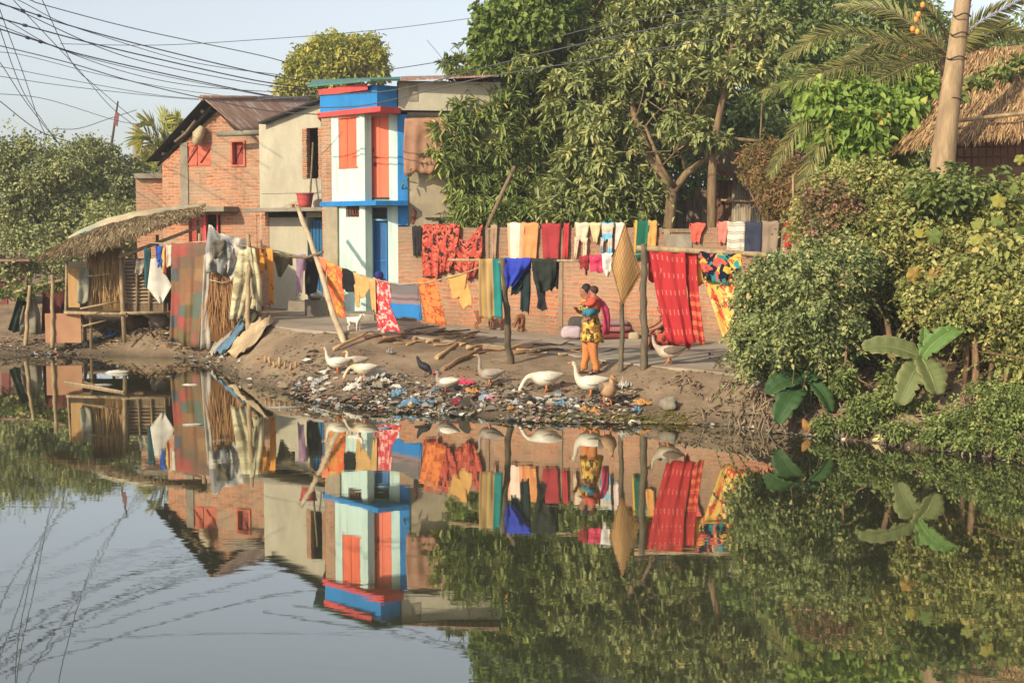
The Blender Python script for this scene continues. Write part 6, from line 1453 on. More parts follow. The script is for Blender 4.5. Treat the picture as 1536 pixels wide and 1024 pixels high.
def goose(px, py, ang, neck, k, mat, wing, label, legs=True, cat='goose', bill=BILL, dz=0.0, name='goose', neckmat=None, Y=None):
    b = on(px, py); b.z += dz; root = empty(name, b, label, cat, 'geese and ducks on the bank' if cat in ('goose', 'duck') else None); fr = Frame(b, math.radians(ang), k)
    sp = [(-.35, .35, .008), (-.31, .338, .03), (-.25, .318, .062), (-.16, .288, .102), (-.05, .268, .134), (.05, .268, .138), (.125, .288, .115)]
    sp += [(f, z, r) for f, z, r in NECKS[neck]]
    lf, lz, lr = NECKS[neck][-1]; qf, qz, _ = NECKS[neck][-2]; hd_ = Vector((lf - qf, lz - qz)).normalized(); hd_ = (hd_ * .6 + (Vector((1, -.2)) if neck != 'feed' else Vector((.1, -1)))).normalized()
    sp.append((lf + hd_.x * .03, lz + hd_.y * .03, lr * .7))
    mb = MB(); mb.tube([fr(f, 0, z) for f, z, r in sp], [r * k for f, z, r in sp], 14); bo = mb.build('body', mat, root); sm_ = bo.modifiers.new('sub', 'SUBSURF'); sm_.levels = sm_.render_levels = 1
    hf, hz, hr = NECKS[neck][-1]; pf, pz, _ = NECKS[neck][-2]
    d = Vector((hf - pf, hz - pz)); d = (d.normalized() * .5 + Vector((1, -.25)) * (1 if neck != 'feed' else .1)).normalized()
    mb = MB(); q = [(hf + d.x * t, hz + d.y * t) for t in (.025, .06, .095)]; mb.tube([fr(f, 0, z) for f, z in q], [.026 * k, .02 * k, .009 * k], 8); mb.build('bill', bill, root)
    for sg in (-1, 1):
        mb = MB(); mb.ell(fr(hf + .01, sg * hr * .78, hz + .012), (.008 * k,) * 3, 6, 4); mb.build('eye', EYE, root)
        mb = MB(); rg = []
        for i, (f, w, z) in enumerate(((.12, .004, .30), (.08, .045, .305), (0, .075, .31), (-.1, .08, .315), (-.2, .055, .325), (-.29, .025, .34), (-.35, .004, .352))):
            l0 = sg * (.085, .108, .125, .112, .08, .045, .02)[i]
            rg.append([fr(f, l0 + sg * min(.026, w * .5) * math.cos(t), z + w * math.sin(t)) for t in np.linspace(0, 2 * math.pi, 10, endpoint=False)])
        mb.loft(rg); mb.build('wing', wing, root)
        if legs:
            st = .05 * sg * (1.6 if neck == 'walk' else .4)
            mb = MB(); mb.tube([fr(-.02, sg * .055, .19), fr(-.03 + st * .4, sg * .055, .1), fr(st, sg * .055, .012)], [.024 * k, .014 * k, .012 * k], 7)
            c = fr(st, sg * .055, .008); mb.poly([c, fr(st + .075, sg * .055 - .04, .006), fr(st + .09, sg * .055, .006), fr(st + .075, sg * .055 + .04, .006)]); mb.build('leg', bill, root)
    return root
goose(505, 561, 185, 'up', .74, WHITE, WHITE, 'white goose standing upright at the left end of the birds')
goose(532, 557, 175, 'tuck', .72, CREAM, GREYF, 'pale grey backed goose between the upright white goose and the black hen', dz=-.02)
goose(545, 571, 182, 'feed', .74, CREAM, WHITE, 'cream goose with its head down in the litter behind the left white goose')
goose(668, 588, 165, 'tuck', .72, GREYF, WHITE, 'small pale duck with reddish bill half sunk in the litter', cat='duck', name='duck', bill=mnoisy('red_bill', S(206, 78, 62), S(186, 66, 54), 6, .5, .1), dz=-.04)
goose(733, 580, 175, 'tall', .76, GREYF, GREYF, 'slim grey goose stretching its long neck straight up')
goose(817, 588, 190, 'feed', .92, WHITE, WHITE, 'big white goose lowering its bill into the litter left of the woman', dz=-.03)
goose(884, 598, 180, 'up', .92, WHITE, WHITE, 'big white goose standing with its neck up below the woman')
goose(912, 609, -75, 'tuck', .92, TANF, BROWNF, 'tan duck facing the pond beside the big white goose', cat='duck', name='duck')
goose(1002, 549, 178, 'walk', .86, mnoisy('buff_feather', S(206, 190, 166), S(180, 160, 136), 5, .9, .25, 30), BROWNF, 'grey and buff goose walking on the concrete path')
# black hen
hb = on(637, 565); HN = empty('hen', hb, 'black hen pecking on the bank with its tail raised', 'hen'); fr = Frame(hb, math.radians(-25), .82)
N = [(fr(0, 0, .2), .09 * .8), (fr(-.1, 0, .26), .05), (fr(-.16, 0, .36), .028), (fr(-.18, 0, .43), .012), (fr(.09, 0, .17), .05), (fr(.14, 0, .1), .028), (fr(.16, 0, .06), .03)]
skin('body', N, [(0, 1), (1, 2), (2, 3), (0, 4), (4, 5), (5, 6)], BLACKF, HN, 2)
for sg in (-1, 1):
    mb = MB(); mb.tube([fr(0, sg * .04, .13), fr(.01, sg * .04, .06), fr(.0, sg * .04, .005)], .01, 6)
    for t in (-.5, 0, .5): mb.tube([fr(0, sg * .04, .008), fr(.05 * math.cos(t), sg * .04 + .05 * math.sin(t), .006)], .005, 5)
    mb.build('leg', BROWNF, HN)
mb = MB(); mb.tube([fr(.17, 0, .05), fr(.2, 0, .025)], [.012, .004], 6); mb.build('beak', BILL, HN)
mb = MB(); mb.ell(fr(.175, 0, .085), (.02, .006, .016), 8, 6); mb.build('comb', REDP, HN)
# ================= goats
def goat(b, ang, k, mat, label, head='up', tail=True):
    root = empty('goat', b, label, 'goat', 'goats on the path'); fr = Frame(b, math.radians(ang), k)
    N = [(fr(-.18, 0, .44), .1 * k), (fr(0, 0, .43), .105 * k), (fr(.17, 0, .44), .105 * k)]
    hd = [(.26, .52, .06), (.32, .62, .055), (.4, .63, .045), (.47, .59, .03)] if head == 'up' else [(.28, .42, .06), (.37, .33, .052), (.43, .22, .045), (.46, .14, .03)]
    Eg = [(0, 1), (1, 2)]
    for i, (f, z, r) in enumerate(hd): N.append((fr(f, 0, z), r * k)); Eg.append((2 + i, 3 + i))
    for sg in (-1, 1):
        i = len(N); st = .03 * sg
        N += [(fr(.17, sg * .075, .34), .05 * k), (fr(.19 + st, sg * .075, .2), .026 * k), (fr(.17 + st, sg * .075, .09), .02 * k), (fr(.19 + st, sg * .075, .015), .022 * k)]; Eg += [(2, i), (i, i + 1), (i + 1, i + 2), (i + 2, i + 3)]
        i = len(N); N += [(fr(-.19, sg * .075, .34), .065 * k), (fr(-.15 - st, sg * .075, .25), .034 * k), (fr(-.25 - st, sg * .075, .15), .021 * k), (fr(-.22 - st, sg * .075, .015), .022 * k)]; Eg += [(0, i), (i, i + 1), (i + 1, i + 2), (i + 2, i + 3)]
    i = len(N); N += [(fr(-.29, 0, .5), .022 * k), (fr(-.33, 0, .47), .012 * k)]; Eg += [(0, i), (i, i + 1)]
    skin('body', N, Eg, mat, root, 2)
    hf, hz = hd[2][0], hd[2][1]
    for sg in (-1, 1):
        mb = MB(); mb.loft([[fr(hf - .05 + d * .3 + .016 * math.cos(t), sg * (.045 + d), hz + .03 - d * .55 + .03 * math.sin(t) * s_) for t in np.linspace(0, 6.28, 8, endpoint=False)] for d, s_ in ((0, .5), (.05, 1), (.11, .3))]); mb.build('ear', mat, root)
        mb = MB(); mb.ell(fr(hf, sg * .04, hz + .015), (.009 * k,) * 3, 6, 4); mb.build('eye', EYE, root)
        mb = MB(); mb.tube([fr(hf - .06, sg * .022, hz + .05), fr(hf - .1, sg * .03, hz + .11)], [.012 * k, .005 * k], 6); mb.build('horn', BROWNF, root)
    return root
def path_at(px, py):
    b = on(px, py); b.z += .035; return b
BGOAT = mnoisy('brown_goat', S(156, 100, 66), S(128, 78, 52), 5, .95, .3, 30)
goat(path_at(531, 499), -20, .5, mnoisy('white_goat', S(238, 226, 204), S(222, 206, 180), 5, .95, .3, 30), 'small white kid goat standing on the path below the black shirt')
goat(path_at(728, 497), 0, .78, BGOAT, 'brown goat grazing behind the khaki sari length', 'down')
goat(path_at(786, 500), -125, .78, BGOAT, 'brown goat with head down right of the tilted pole', 'down')
# ================= firewood on the bank
WOODM = [mnoisy('stick_a', S(176, 136, 96), S(140, 104, 72), 4, .95, .5, 26), mnoisy('stick_b', S(150, 118, 88), S(110, 84, 62), 4, .95, .5, 26), mnoisy('stick_c', S(206, 166, 116), S(176, 136, 92), 4, .95, .4, 26), mnoisy('stick_d', S(112, 90, 70), S(84, 66, 52), 4, .95, .5, 26)]
def stick(A, B, r, lift, label, grp='firewood sticks on the bank', mat=None, name='firewood_stick', fork=False):
    a, b = on(*A), on(*B); a.z += r * .8 + lift[0]; b.z += r * .8 + lift[1]; k = 5; P = []
    for i in range(k + 1):
        p = a.lerp(b, i / k)
        if 0 < i < k: p += Vector((0, random.gauss(0, .04), random.gauss(0, .012)))
        g_ = ground_z(p.x, p.y) + r * .5; p.z = max(p.z, g_); P.append(p)
    mb = MB(); mb.tube(P, [r * (1.15 - .5 * i / k) for i in range(k + 1)], 8, jit=.18)
    if fork:
        q = P[3]; mb.tube([q, q + (P[4] - P[2]) * .5 + Vector((.05, -.12, .1)), q + (P[5] - P[2]) * .8 + Vector((.08, -.2, .13))], [r * .6, r * .45, r * .25], 6, jit=.15)
    return tag(mb.build(name, mat or random.choice(WOODM)), label, 'stick', grp)
SAME = 'rough brown firewood stick lying in the heap on the bank'
heap = [((548, 510), (640, 500)), ((560, 505), (655, 507)), ((575, 512), (690, 503)), ((590, 516), (672, 512)), ((600, 507), (705, 500)), ((565, 516), (622, 505)), ((610, 520), (680, 506)), ((625, 502), (700, 512)), ((640, 516), (716, 508)), ((660, 498), (722, 512)), ((555, 500), (600, 514)), ((585, 500), (660, 496)), ((650, 520), (700, 516)), ((600, 498), (650, 516)), ((690, 520), (745, 514)), ((540, 507), (590, 502)), ((620, 512), (668, 500)), ((700, 526), (740, 518))]
for i, (A, B) in enumerate(heap): stick(A, B, random.uniform(.015, .034), (random.uniform(0, .05), random.uniform(0, .12)), SAME, fork=i % 3 == 0)
stick((500, 527), (552, 508), .03, (.02, .1), 'long pale stick at the left end of the firewood heap', None, WOODM[2])
stick((655, 540), (718, 506), .034, (.02, .1), 'orange brown split log pointing up right from the heap middle', None, WOODM[2])
stick((664, 556), (722, 530), .042, (.0, .06), 'thick short log below the firewood heap near the grey goose', None, WOODM[0])
stick((712, 530), (800, 525), .032, (.03, .03), 'long log under the tilted brown pole', None, WOODM[0], fork=True)
L2 = 'dry branch in the row of branches left of the woman'
for A, B in (((775, 528), (868, 523)), ((790, 534), (874, 529)), ((770, 532), (838, 527)), ((820, 526), (876, 534)), ((800, 522), (862, 520)), ((838, 536), (882, 528))): stick(A, B, random.uniform(.015, .03), (random.uniform(0, .06), random.uniform(0, .06)), L2, 'dry branches left of the woman', fork=random.random() < .5)
stick((905, 530), (925, 526), .02, (0, .02), 'thin twig on the path right of the woman', None, WOODM[3])
# ================= folded quilts and bundles against the wall
def soft(c, d, label, mat, cat, name, rz=0, seed=0):
    mb = MB(); n, m_ = 22, 12; M = Matrix.Rotation(rz, 3, 'Z'); rings = []
    for i in range(1, m_):
        t = math.pi * i / m_; ring = []
        for j in range(n):
            a = 2 * math.pi * j / n; ca, sa, st, ct = math.cos(a), math.sin(a), math.sin(t), math.cos(t)
            sp = lambda x, e: math.copysign(abs(x) ** e, x)
            p = Vector((d[0] / 2 * sp(st, .45) * sp(ca, .5), d[1] / 2 * sp(st, .45) * sp(sa, .5), -d[2] / 2 * sp(ct, .6)))
            p *= 1 + .16 * mnoise.noise(p * 7 + Vector((seed, 0, 0))) + .05 * mnoise.noise(p * 22 + Vector((seed, 3, 0))); ring.append(Vector(c) + Vector((0, 0, d[2] / 2)) + M @ p)
        rings.append(ring)
    mb.loft(rings); return tag(mb.build(name, mat), label, cat)
q0 = on(918, 513); q0.z += .035; q0.y += .45
soft(q0 + Vector((.05, 0, 0)), (.95, .5, .15), 'dark red folded quilt at the bottom of the stack behind the woman', fab('quilt_red', S(150, 62, 62), S(126, 50, 52)), 'quilt', 'folded_quilt', .1, 1)
soft(q0 + Vector((0, 0, .145)), (.85, .48, .13), 'maroon pink folded quilt in the middle of the stack behind the woman', fab('quilt_pink', S(176, 104, 104), S(150, 84, 88)), 'quilt', 'folded_quilt', -.12, 2)
soft(q0 + Vector((-.02, -.02, .27)), (.72, .46, .12), 'dusty mauve folded quilt on top of the stack behind the woman', fab('quilt_mauve', S(178, 140, 140), S(156, 116, 120)), 'quilt', 'folded_quilt', .2, 3)
b_ = on(903, 510); b_.z += .39; b_.y += .5
soft(b_ + Vector((0, .03, 0)), (.42, .34, .36), 'purple grey cloth bundle on the stacked quilts', fab('bundle_purple', S(140, 84, 96), S(110, 70, 84)), 'bundle', 'cloth_bundle', 0, 4)
b_ = on(857, 510); b_.z += .035
soft(b_, (.4, .35, .25), 'pale lilac bundle on the path left of the woman', fab('bundle_lilac', S(206, 182, 190), S(180, 156, 166)), 'bundle', 'cloth_bundle', 0, 5)
soft(b_ + Vector((.12, .35, 0)), (.35, .3, .42), 'dark grey bundle behind the pale lilac bundle', fab('bundle_grey', S(96, 88, 84), S(76, 70, 68)), 'bundle', 'cloth_bundle', 0, 6)
b_ = on(951, 512); b_.z += .035
soft(b_, (.22, .2, .16), 'small cream bag on the path right of the quilts', fab('bag_cream', S(196, 172, 132), S(170, 146, 108)), 'bag', 'small_bag', 0, 7)
# ================= pot, tub, blocks
def lathe(mb, c, prof, n=20): mb.loft([[Vector(c) + Vector((r * math.cos(2 * math.pi * i / n), r * math.sin(2 * math.pi * i / n), z)) for i in range(n)] for r, z in prof])
blk = W(471, 450, 31.9)
mb = MB(); g_ = float(zp(blk.x)); mb.box((blk.x, blk.y + .2, (blk.z + g_) / 2 - .1), (.42, .4, blk.z - g_ + .2), .3)
tag(mb.build('cement_block', CEM), 'grey cement block carrying the aluminium water pot', 'block')
m, nt, out = newmat('aluminium'); n_ = noise(nt, coords(nt, 'Object'), 12, 4); finish(nt, out, mix(nt, n_, S(190, 188, 182), S(150, 148, 144)), .35, bumpn(nt, n_, .2, .01), .5, .9)
mb = MB(); lathe(mb, (blk.x, blk.y + .15, blk.z), [(.07, 0), (.15, .04), (.175, .11), (.15, .18), (.07, .225), (.05, .25), (.052, .28), (.085, .30), (.08, .305), (.03, .29)])
tag(mb.build('water_pot', m), 'round aluminium water pot with a narrow neck on the cement block', 'pot')
tb_ = W(457.5, 311, 34.0)
TB = empty('red_tub', tb_, 'faded red plastic tub on the canopy slab of the plaster house', 'tub')
RT = mpaint('red_tub_plastic', S(206, 84, 78), S(186, 72, 68))
mb = MB(); lathe(mb, tb_ + Vector((0, 0, .0)), [(.15, 0), (.17, .1), (.2, .3), (.215, .33), (.2, .335), (.17, .12), (.02, .05)]); mb.build('tub_body', RT, TB)
mb = MB(); mb.tube([tb_ + Vector((.207 * math.cos(t), .207 * math.sin(t), .32)) for t in np.linspace(0, 6.283, 25)], .016, 6); mb.build('tub_rim', RT, TB)
for (px, r_, lab) in ((440, .06, 'broken brick lying at the left of the red tub'), (447, .05, 'small broken brick touching the red tub'), (390, .05, 'broken brick on the left end of the plaster house canopy')):
    p = W(px, 311, 34.4 + (457 - px) * .02); mb = MB(); mb.box(p + Vector((0, 0, r_ * .6)), (r_ * 2.6, r_ * 1.6, r_ * 1.3), random.uniform(0, 1)); tag(mb.build('broken_brick', BR1), lab, 'brick')
# brick rubble on the beach
def lump(px, py, d, label, mat, name, cat, rz=0, lift=0, Y=None):
    p = on(px, py) if Y is None else W(px, py, Y); mb = MB()
    rings = []; n, m_ = 12, 7
    for i in range(1, m_):
        t = math.pi * i / m_; rings.append([p + Vector((0, 0, d[2] * .4 + lift)) + Matrix.Rotation(rz, 3, 'Z') @ (Vector((d[0] / 2 * math.sin(t) * math.cos(a), d[1] / 2 * math.sin(t) * math.sin(a), -d[2] / 2 * math.cos(t))) * (1 + .5 * mnoise.noise(Vector((math.cos(a) * 1.5 + px, math.sin(a) * 1.5, i * .6))) + .2 * mnoise.noise(Vector((math.cos(a) * 4 + px, math.sin(a) * 4, i * 1.7))))) for a in [2 * math.pi * j / n for j in range(n)]])
    mb.loft(rings); return tag(mb.build(name, mat), label, cat)
def crumple(px, py, d, label, mat, name, cat, rz=0):
    p = on(px, py); mb = MB(); n = 11; M = Matrix.Rotation(rz, 3, 'Z'); ids = []; sd = px * .37
    for j in range(n):
        row = []
        for i in range(n):
            u, v_ = 2 * i / (n - 1) - 1, 2 * j / (n - 1) - 1; k_ = max(abs(u), abs(v_)) / max(1e-6, math.hypot(u, v_)) if (u or v_) else 1
            u, v_ = u * k_, v_ * k_; rr = math.hypot(u, v_); o = 1 + .45 * mnoise.noise(Vector((u * 1.4 + sd, v_ * 1.4, 1)))
            q = M @ Vector((u * d[0] * .62 * o, v_ * d[1] * .62 * o, 0)); h_ = abs(mnoise.noise(Vector((u * 2.6, v_ * 2.6 + sd, 4)))) * 1.5 + .35 * abs(mnoise.noise(Vector((u * 7, v_ * 7 + sd, 9))))
            row.append(Vector((p.x + q.x, p.y + q.y, max(.0, ground_z(p.x + q.x, p.y + q.y)) + .015 + d[2] * 1.2 * h_ * (1.1 - rr * .75))))
        ids.append(mb.add(row))
    for j in range(n - 1):
        for i in range(n - 1): mb.face((ids[j] + i, ids[j] + i + 1, ids[j + 1] + i + 1, ids[j + 1] + i))
    return tag(mb.build(name, mat, solid=.008), label, cat)
PW = mnoisy('white_plastic', S(208, 200, 186), S(176, 166, 150), 5, .5, .3, 14); PB = mnoisy('blue_plastic', S(104, 140, 164), S(80, 114, 140), 5, .5, .3, 14); PP = mnoisy('pink_rag', S(206, 62, 100), S(180, 46, 80), 5, .9, .3, 14)
PR = mnoisy('maroon_rag', S(150, 44, 62), S(120, 36, 50), 5, .9, .3, 14); PY = mnoisy('ochre_rag', S(196, 140, 70), S(170, 116, 54), 5, .9, .3, 14); PK = mnoisy('dark_rag', S(62, 52, 54), S(48, 42, 44), 5, .9, .3, 14); PG = mnoisy('grey_plastic', S(160, 158, 154), S(136, 132, 128), 5, .6, .3, 14)
for (x, y, d, lab, mt, nm, cat) in (
    (562, 566, (.34, .22, .16), 'crumpled white bag right of the cream goose', PW, 'plastic_bag', 'bag'), (543, 571, (.2, .16, .08), 'small white bag below the cream goose', PW, 'plastic_bag', 'bag'),
    (597, 592, (.22, .18, .1), 'blue grey plastic bag near the beach middle', PB, 'plastic_bag', 'bag'), (616, 606, (.3, .2, .08), 'light blue plastic sheet close to the water', PB, 'plastic_sheet', 'plastic sheet'), (640, 606, (.24, .16, .06), 'small blue plastic sheet right of the light blue one', PB, 'plastic_sheet', 'plastic sheet'),
    (697, 576, (.38, .16, .08), 'bright pink rag lying left of the grey goose', PP, 'rag', 'rag'), (708, 588, (.26, .16, .07), 'ochre rag below the grey goose', PY, 'rag', 'rag'), (690, 606, (.34, .18, .07), 'maroon rag near the waterline', PR, 'rag', 'rag'), (733, 598, (.3, .16, .06), 'pinkish white rag below the slim grey goose', mnoisy('pale_pink', S(206, 160, 170), S(180, 120, 130), 5, .9, .3), 'rag', 'rag'),
    (793, 604, (.24, .2, .12), 'dark brown rag below the feeding white goose', PK, 'rag', 'rag'), (843, 608, (.2, .14, .06), 'blue scrap of plastic below the big white goose', PB, 'plastic_sheet', 'plastic sheet'), (776, 608, (.2, .14, .08), 'grey plastic bag left of the dark brown rag', PG, 'plastic_bag', 'bag'),
    (935, 583, (.14, .1, .16), 'whitish torn sheet standing right of the tan duck', PW, 'plastic_sheet', 'plastic sheet'), (955, 618, (.12, .1, .08), 'small blue and white packet by the water below the dark pole', PB, 'packet', 'packet'), (963, 608, (.18, .12, .1), 'orange brown crumpled paper by the water', PY, 'crumpled_paper', 'paper'),
    (1003, 614, (.34, .26, .2), 'grey stone lump at the foot of the bank', CEM, 'stone', 'stone'), (1138, 576, (.26, .1, .07), 'white cloth scrap at the path edge by the shrub', PW, 'rag', 'rag'), (585, 531, (.12, .1, .1), 'grey cloth scrap on the slope under the firewood', PG, 'rag', 'rag'),
    (467, 571, (.18, .14, .08), 'whitish stone at the left end of the beach', PW, 'stone', 'stone'), (475, 577, (.2, .14, .1), 'pale plastic lump on the left end of the beach', PG, 'plastic_bag', 'bag'), (530, 583, (.26, .16, .09), 'whitish bag low on the left of the beach', PW, 'plastic_bag', 'bag'),
    (1250, 644, (.1, .1, .1), 'blue bag lodged under the roots', PB, 'plastic_bag', 'bag'), (1322, 660, (.2, .08, .04), 'pale yellow scrap at the waterline under the banana plant', mnoisy('pale_yellow', S(216, 200, 140), S(190, 170, 110), 5, .7, .3), 'scrap', 'plastic scrap'), (1284, 632, (.2, .14, .1), 'pink blossom coloured rag on the shaded bank', PP, 'rag', 'rag'),
    (142, 512, (.2, .16, .12), 'blue plastic scrap under the shack', PB, 'plastic_sheet', 'plastic sheet'), (168, 505, (.34, .24, .16), 'crumpled blue sheet under the shack platform', mnoisy('cobalt_plastic', S(60, 96, 150), S(46, 76, 126), 5, .6, .3), 'plastic_sheet', 'plastic sheet'), (205, 494, (.6, .5, .4), 'bulging brown sack under the shack platform', mnoisy('sack_brown', S(168, 126, 92), S(140, 104, 76), 4, .95, .3), 'sack', 'sack'), (238, 492, (.5, .4, .45), 'grey brown sack beside the patchwork quilt foot', mnoisy('sack_grey', S(140, 122, 106), S(112, 98, 86), 4, .95, .3), 'sack', 'sack')):
    (lump if cat in ('stone', 'sack') else crumple)(x, y, d, lab, mt, nm, cat, random.uniform(0, 3))
# floating things
for (x, y, d, lab, mt) in ((176, 559, (.46, .2, .09), 'whitish foam slab floating before the shack', PW), (155, 577, (.34, .12, .03), 'flat pale plastic floating left of the foam slab', PG), (286, 577, (.3, .1, .03), 'white scrap floating below the patchwork quilt', PW), (290, 637, (.3, .1, .03), 'thin white scrap floating far out on the left', PW), (425, 611, (.5, .1, .03), 'grey film floating off the left end of the beach', PG), (632, 640, (.2, .1, .04), 'dark wrapper floating off the beach middle', PK), (578, 642, (.2, .08, .03), 'blue grey scrap floating off the pink cloth reflection', PB)):
    p = G(x, y, 0); lump(x, y, d, lab, mt, 'floating_scrap', 'floating scrap', 0, -d[2] * .25, p.y)
mb = MB(); mb.tube([G(98, 573, .01), G(140, 580, .01), G(186, 588, .01)], [.03, .03, .02], 7); tag(mb.build('floating_pole', BAMB), 'thin bamboo pole floating before the shack', 'pole')
# ================= rags on the slope below the shack
def drape(L, R, mat, label, lift=.05, nu=12, nv=18, amp=.1, cat='rag', name='rag_sheet'):
    mb = MB(); ids = []; ph = random.uniform(0, 6)
    for j in range(nv + 1):
        l = interp(L, j / nv); r = interp(R, j / nv); row = []
        for i in range(nu + 1):
            s = i / nu; p = on(l[0] + (r[0] - l[0]) * s, min(l[1] + (r[1] - l[1]) * s, 552)); p.z = max(p.z, .02) + lift + amp * abs(math.sin(5 * s + ph + j * .3)) + amp * .6 * mnoise.noise((i * .7, j * .6, ph)); row.append(p)
        ids.append(mb.add(row))
    for j in range(nv):
        for i in range(nu): mb.face((ids[j] + i, ids[j] + i + 1, ids[j + 1] + i + 1, ids[j + 1] + i), smooth=True)
    return tag(mb.build(name, mat, solid=.015), label, cat)
CRM = mnoisy('cream_sheet', S(206, 178, 136), S(176, 148, 108), 3, .95, .4, 12, c3=S(150, 126, 98))
drape([(392, 478), (360, 510), (330, 540)], [(412, 486), (394, 508), (366, 540)], CRM, 'cream sheet sliding down the slope left of the path end')
drape([(366, 488), (346, 515), (322, 542)], [(374, 490), (356, 517), (334, 544)], PB, 'long blue plastic strip running down to the water', .12, 5)
drape([(350, 488), (330, 515), (312, 540)], [(364, 488), (346, 513), (322, 542)], mnoisy('grey_sheet', S(170, 158, 140), S(140, 128, 112), 3, .9, .4), 'greyish rag strip left of the blue strip', .08, 6)
drape([(380, 470), (366, 490), (352, 500)], [(396, 474), (384, 492), (366, 500)], mnoisy('olive_sheet', S(96, 88, 62), S(70, 64, 46), 3, .9, .4), 'dark olive rag under the tattered garment', .14, 6)
# ================= far left corner
for x0, y0, x1, y1, Y, lab in ((38, 520, 45, 428, 32.6, 'thin bamboo pole nearest the left edge of the pond'), (79, 522, 78, 412, 32.2, 'upright bamboo pole at the left end of the shack')):
    pole(W(x0, y0, Y), W(x1, y1, Y), .045, lab, group=None)
mb = MB(); mb.tube([W(-10, 452, 33), W(45, 430, 32.8), W(96, 420, 32.6)], .04, 7); mb.tube([W(-10, 446, 33.4), W(50, 432, 33), W(100, 424, 33)], .03, 7); tag(mb.build('bamboo_rail', BAMB), 'slanting bamboo rail covered in creeper at the left edge', 'rail')
v, f, t, cc = foliage([E(20, 440, 34, 7, 33, .25), E(75, 428, 30, 8, 32.8, .25)], 110, 10, .1, .08, .05, 'ball', .2, .3)
tag(np_mesh('creeper', v, f, LM_LOW, None, t), 'green creeper trailing along the slanting bamboo rail', 'creeper')
cloth('grey beige cloth hung like a tent at the far left', fab('tent_grey', S(150, 140, 118), S(124, 114, 96)), [([(42, 436), (34, 470), (26, 500)], [(50, 436), (60, 470), (62, 500)])], 33.6, .06, 2, group=None)
cloth('dark green cloth hanging left of the grey tent cloth', fab('tent_green', S(40, 62, 54), S(34, 50, 44)), [([(28, 440), (18, 475), (12, 496)], [(40, 438), (30, 475), (28, 498)])], 33.5, .05, 1.6, group=None)
cloth('faded red curtain behind the upright bamboo pole', fab('red_curtain', S(120, 56, 50), S(98, 48, 44)), [Q(64, 436, 96, 500, 98, 62)], 33.9, .06, 2, group=None)
cloth('grey cloth hanging on the reed wall of the shack', fab('grey_green', S(166, 160, 138), S(140, 134, 114)), [([(119, 404), (116, 430), (115, 455)], [(134, 404), (134, 430), (133, 454)])], 31.95, .03, 1.5)
cloth('pale bag hanging inside the slatted window', fab('pale_bag', S(206, 190, 160)), [Q(204, 392, 217, 411, 214, 202)], 31.9, .03, 1.2)
# ================= tarpaulin on the grey building
o = cloth('brown tarpaulin nailed over the upper window of the grey building', TARP, [([(607, 178), (605, 220), (606, 262)], [(668, 176), (664, 220), (650, 258)])], 31.75, .03, 1.6, None, group=None, cat='tarpaulin', name='tarpaulin')
# ================= wires, poles and mast in the sky
WIRE = mnoisy('wire', S(78, 78, 84), S(88, 88, 94), 4, .7, 0)  # greyed towards blue, painting distance haze into the wires
def wire(pts, r, lab, beads=()):
    n = len(pts); Y0, Y1 = (pts[0][2], pts[-1][2]) if len(pts[0]) > 2 else (37, 47)
    P = []
    full = [(p[0], p[1]) for p in pts]
    for i in range((n - 1) * 8 + 1):
        x = i / 8; k = min(int(x), n - 2); u = x - k
        g = lambda j: full[max(0, min(n - 1, j))]
        c = [.5 * ((2 * g(k)[a]) + (g(k + 1)[a] - g(k - 1)[a]) * u + (2 * g(k - 1)[a] - 5 * g(k)[a] + 4 * g(k + 1)[a] - g(k + 2)[a]) * u * u + (3 * g(k)[a] - g(k - 1)[a] - 3 * g(k + 1)[a] + g(k + 2)[a]) * u ** 3) for a in (0, 1)]
        P.append(W(c[0], c[1], Y0 + (Y1 - Y0) * i / ((n - 1) * 8)))
    root = empty('overhead_wire', P[0], lab, 'wire', 'overhead wires')
    mb = MB(); mb.tube(P, r * (1.25 if Y1 > 40 and Y0 > 36 else 1), 5); mb.build('cable', WIRE, root)
    for bx in beads:
        q = min(P, key=lambda p: abs((p.x / p.y * F * 1.0) - (bx - 768) * 1.0)); i = P.index(q); d = (P[min(i + 1, len(P) - 1)] - P[max(0, i - 1)]).normalized()
        mb = MB(); mb.tube([q - d * .09, q - d * .05, q + d * .05, q + d * .09], [.012, .045, .045, .012], 8); mb.build('connector', WIRE, root)
SL = 'thin dark overhead wire sagging from the upper left sky towards the houses'
wire([(-20, -20), (44, 0), (67, 8), (205, 44), (384, 82), (432, 95)], .012, 'topmost overhead wire reaching the yellow green tree')
wire([(-30, -2), (0, 6), (47, 20), (102, 38), (217, 69), (384, 109), (470, 124)], .016, 'thick overhead wire with two dark connectors near the top left', (47, 69))
wire([(-20, -12), (26, 0), (88, 32), (164, 58), (264, 88), (351, 104), (470, 118)], .009, SL)
wire([(-30, 20), (0, 28), (117, 60), (234, 88), (384, 121), (475, 133)], .016, 'thick overhead wire with one dark connector', (49,))
wire([(-30, -8), (32, 18), (146, 70), (234, 97), (384, 126), (475, 136)], .011, SL)
wire([(-30, 36), (0, 44), (70, 66), (146, 88), (384, 140), (475, 152)], .016, 'lowest thick overhead wire with two dark connectors', (48, 69))
wire([(-30, 12), (12, 32), (88, 73), (205, 105), (366, 138), (480, 158)], .009, SL)
wire([(-30, 62, 30), (0, 69, 30), (102, 94, 31), (190, 120, 31.5), (293, 145, 32), (400, 166, 32), (480, 172, 32)], .012, 'overhead wire passing just above the brick house roof peak')
wire([(-30, 96), (0, 100), (88, 117), (205, 138), (264, 146), (330, 150)], .007, SL)
wire([(-30, 78), (30, 82), (150, 112), (264, 134), (384, 150)], .007, SL)
wire([(-30, 26), (60, 62), (180, 106), (300, 130), (470, 141)], .009, SL)
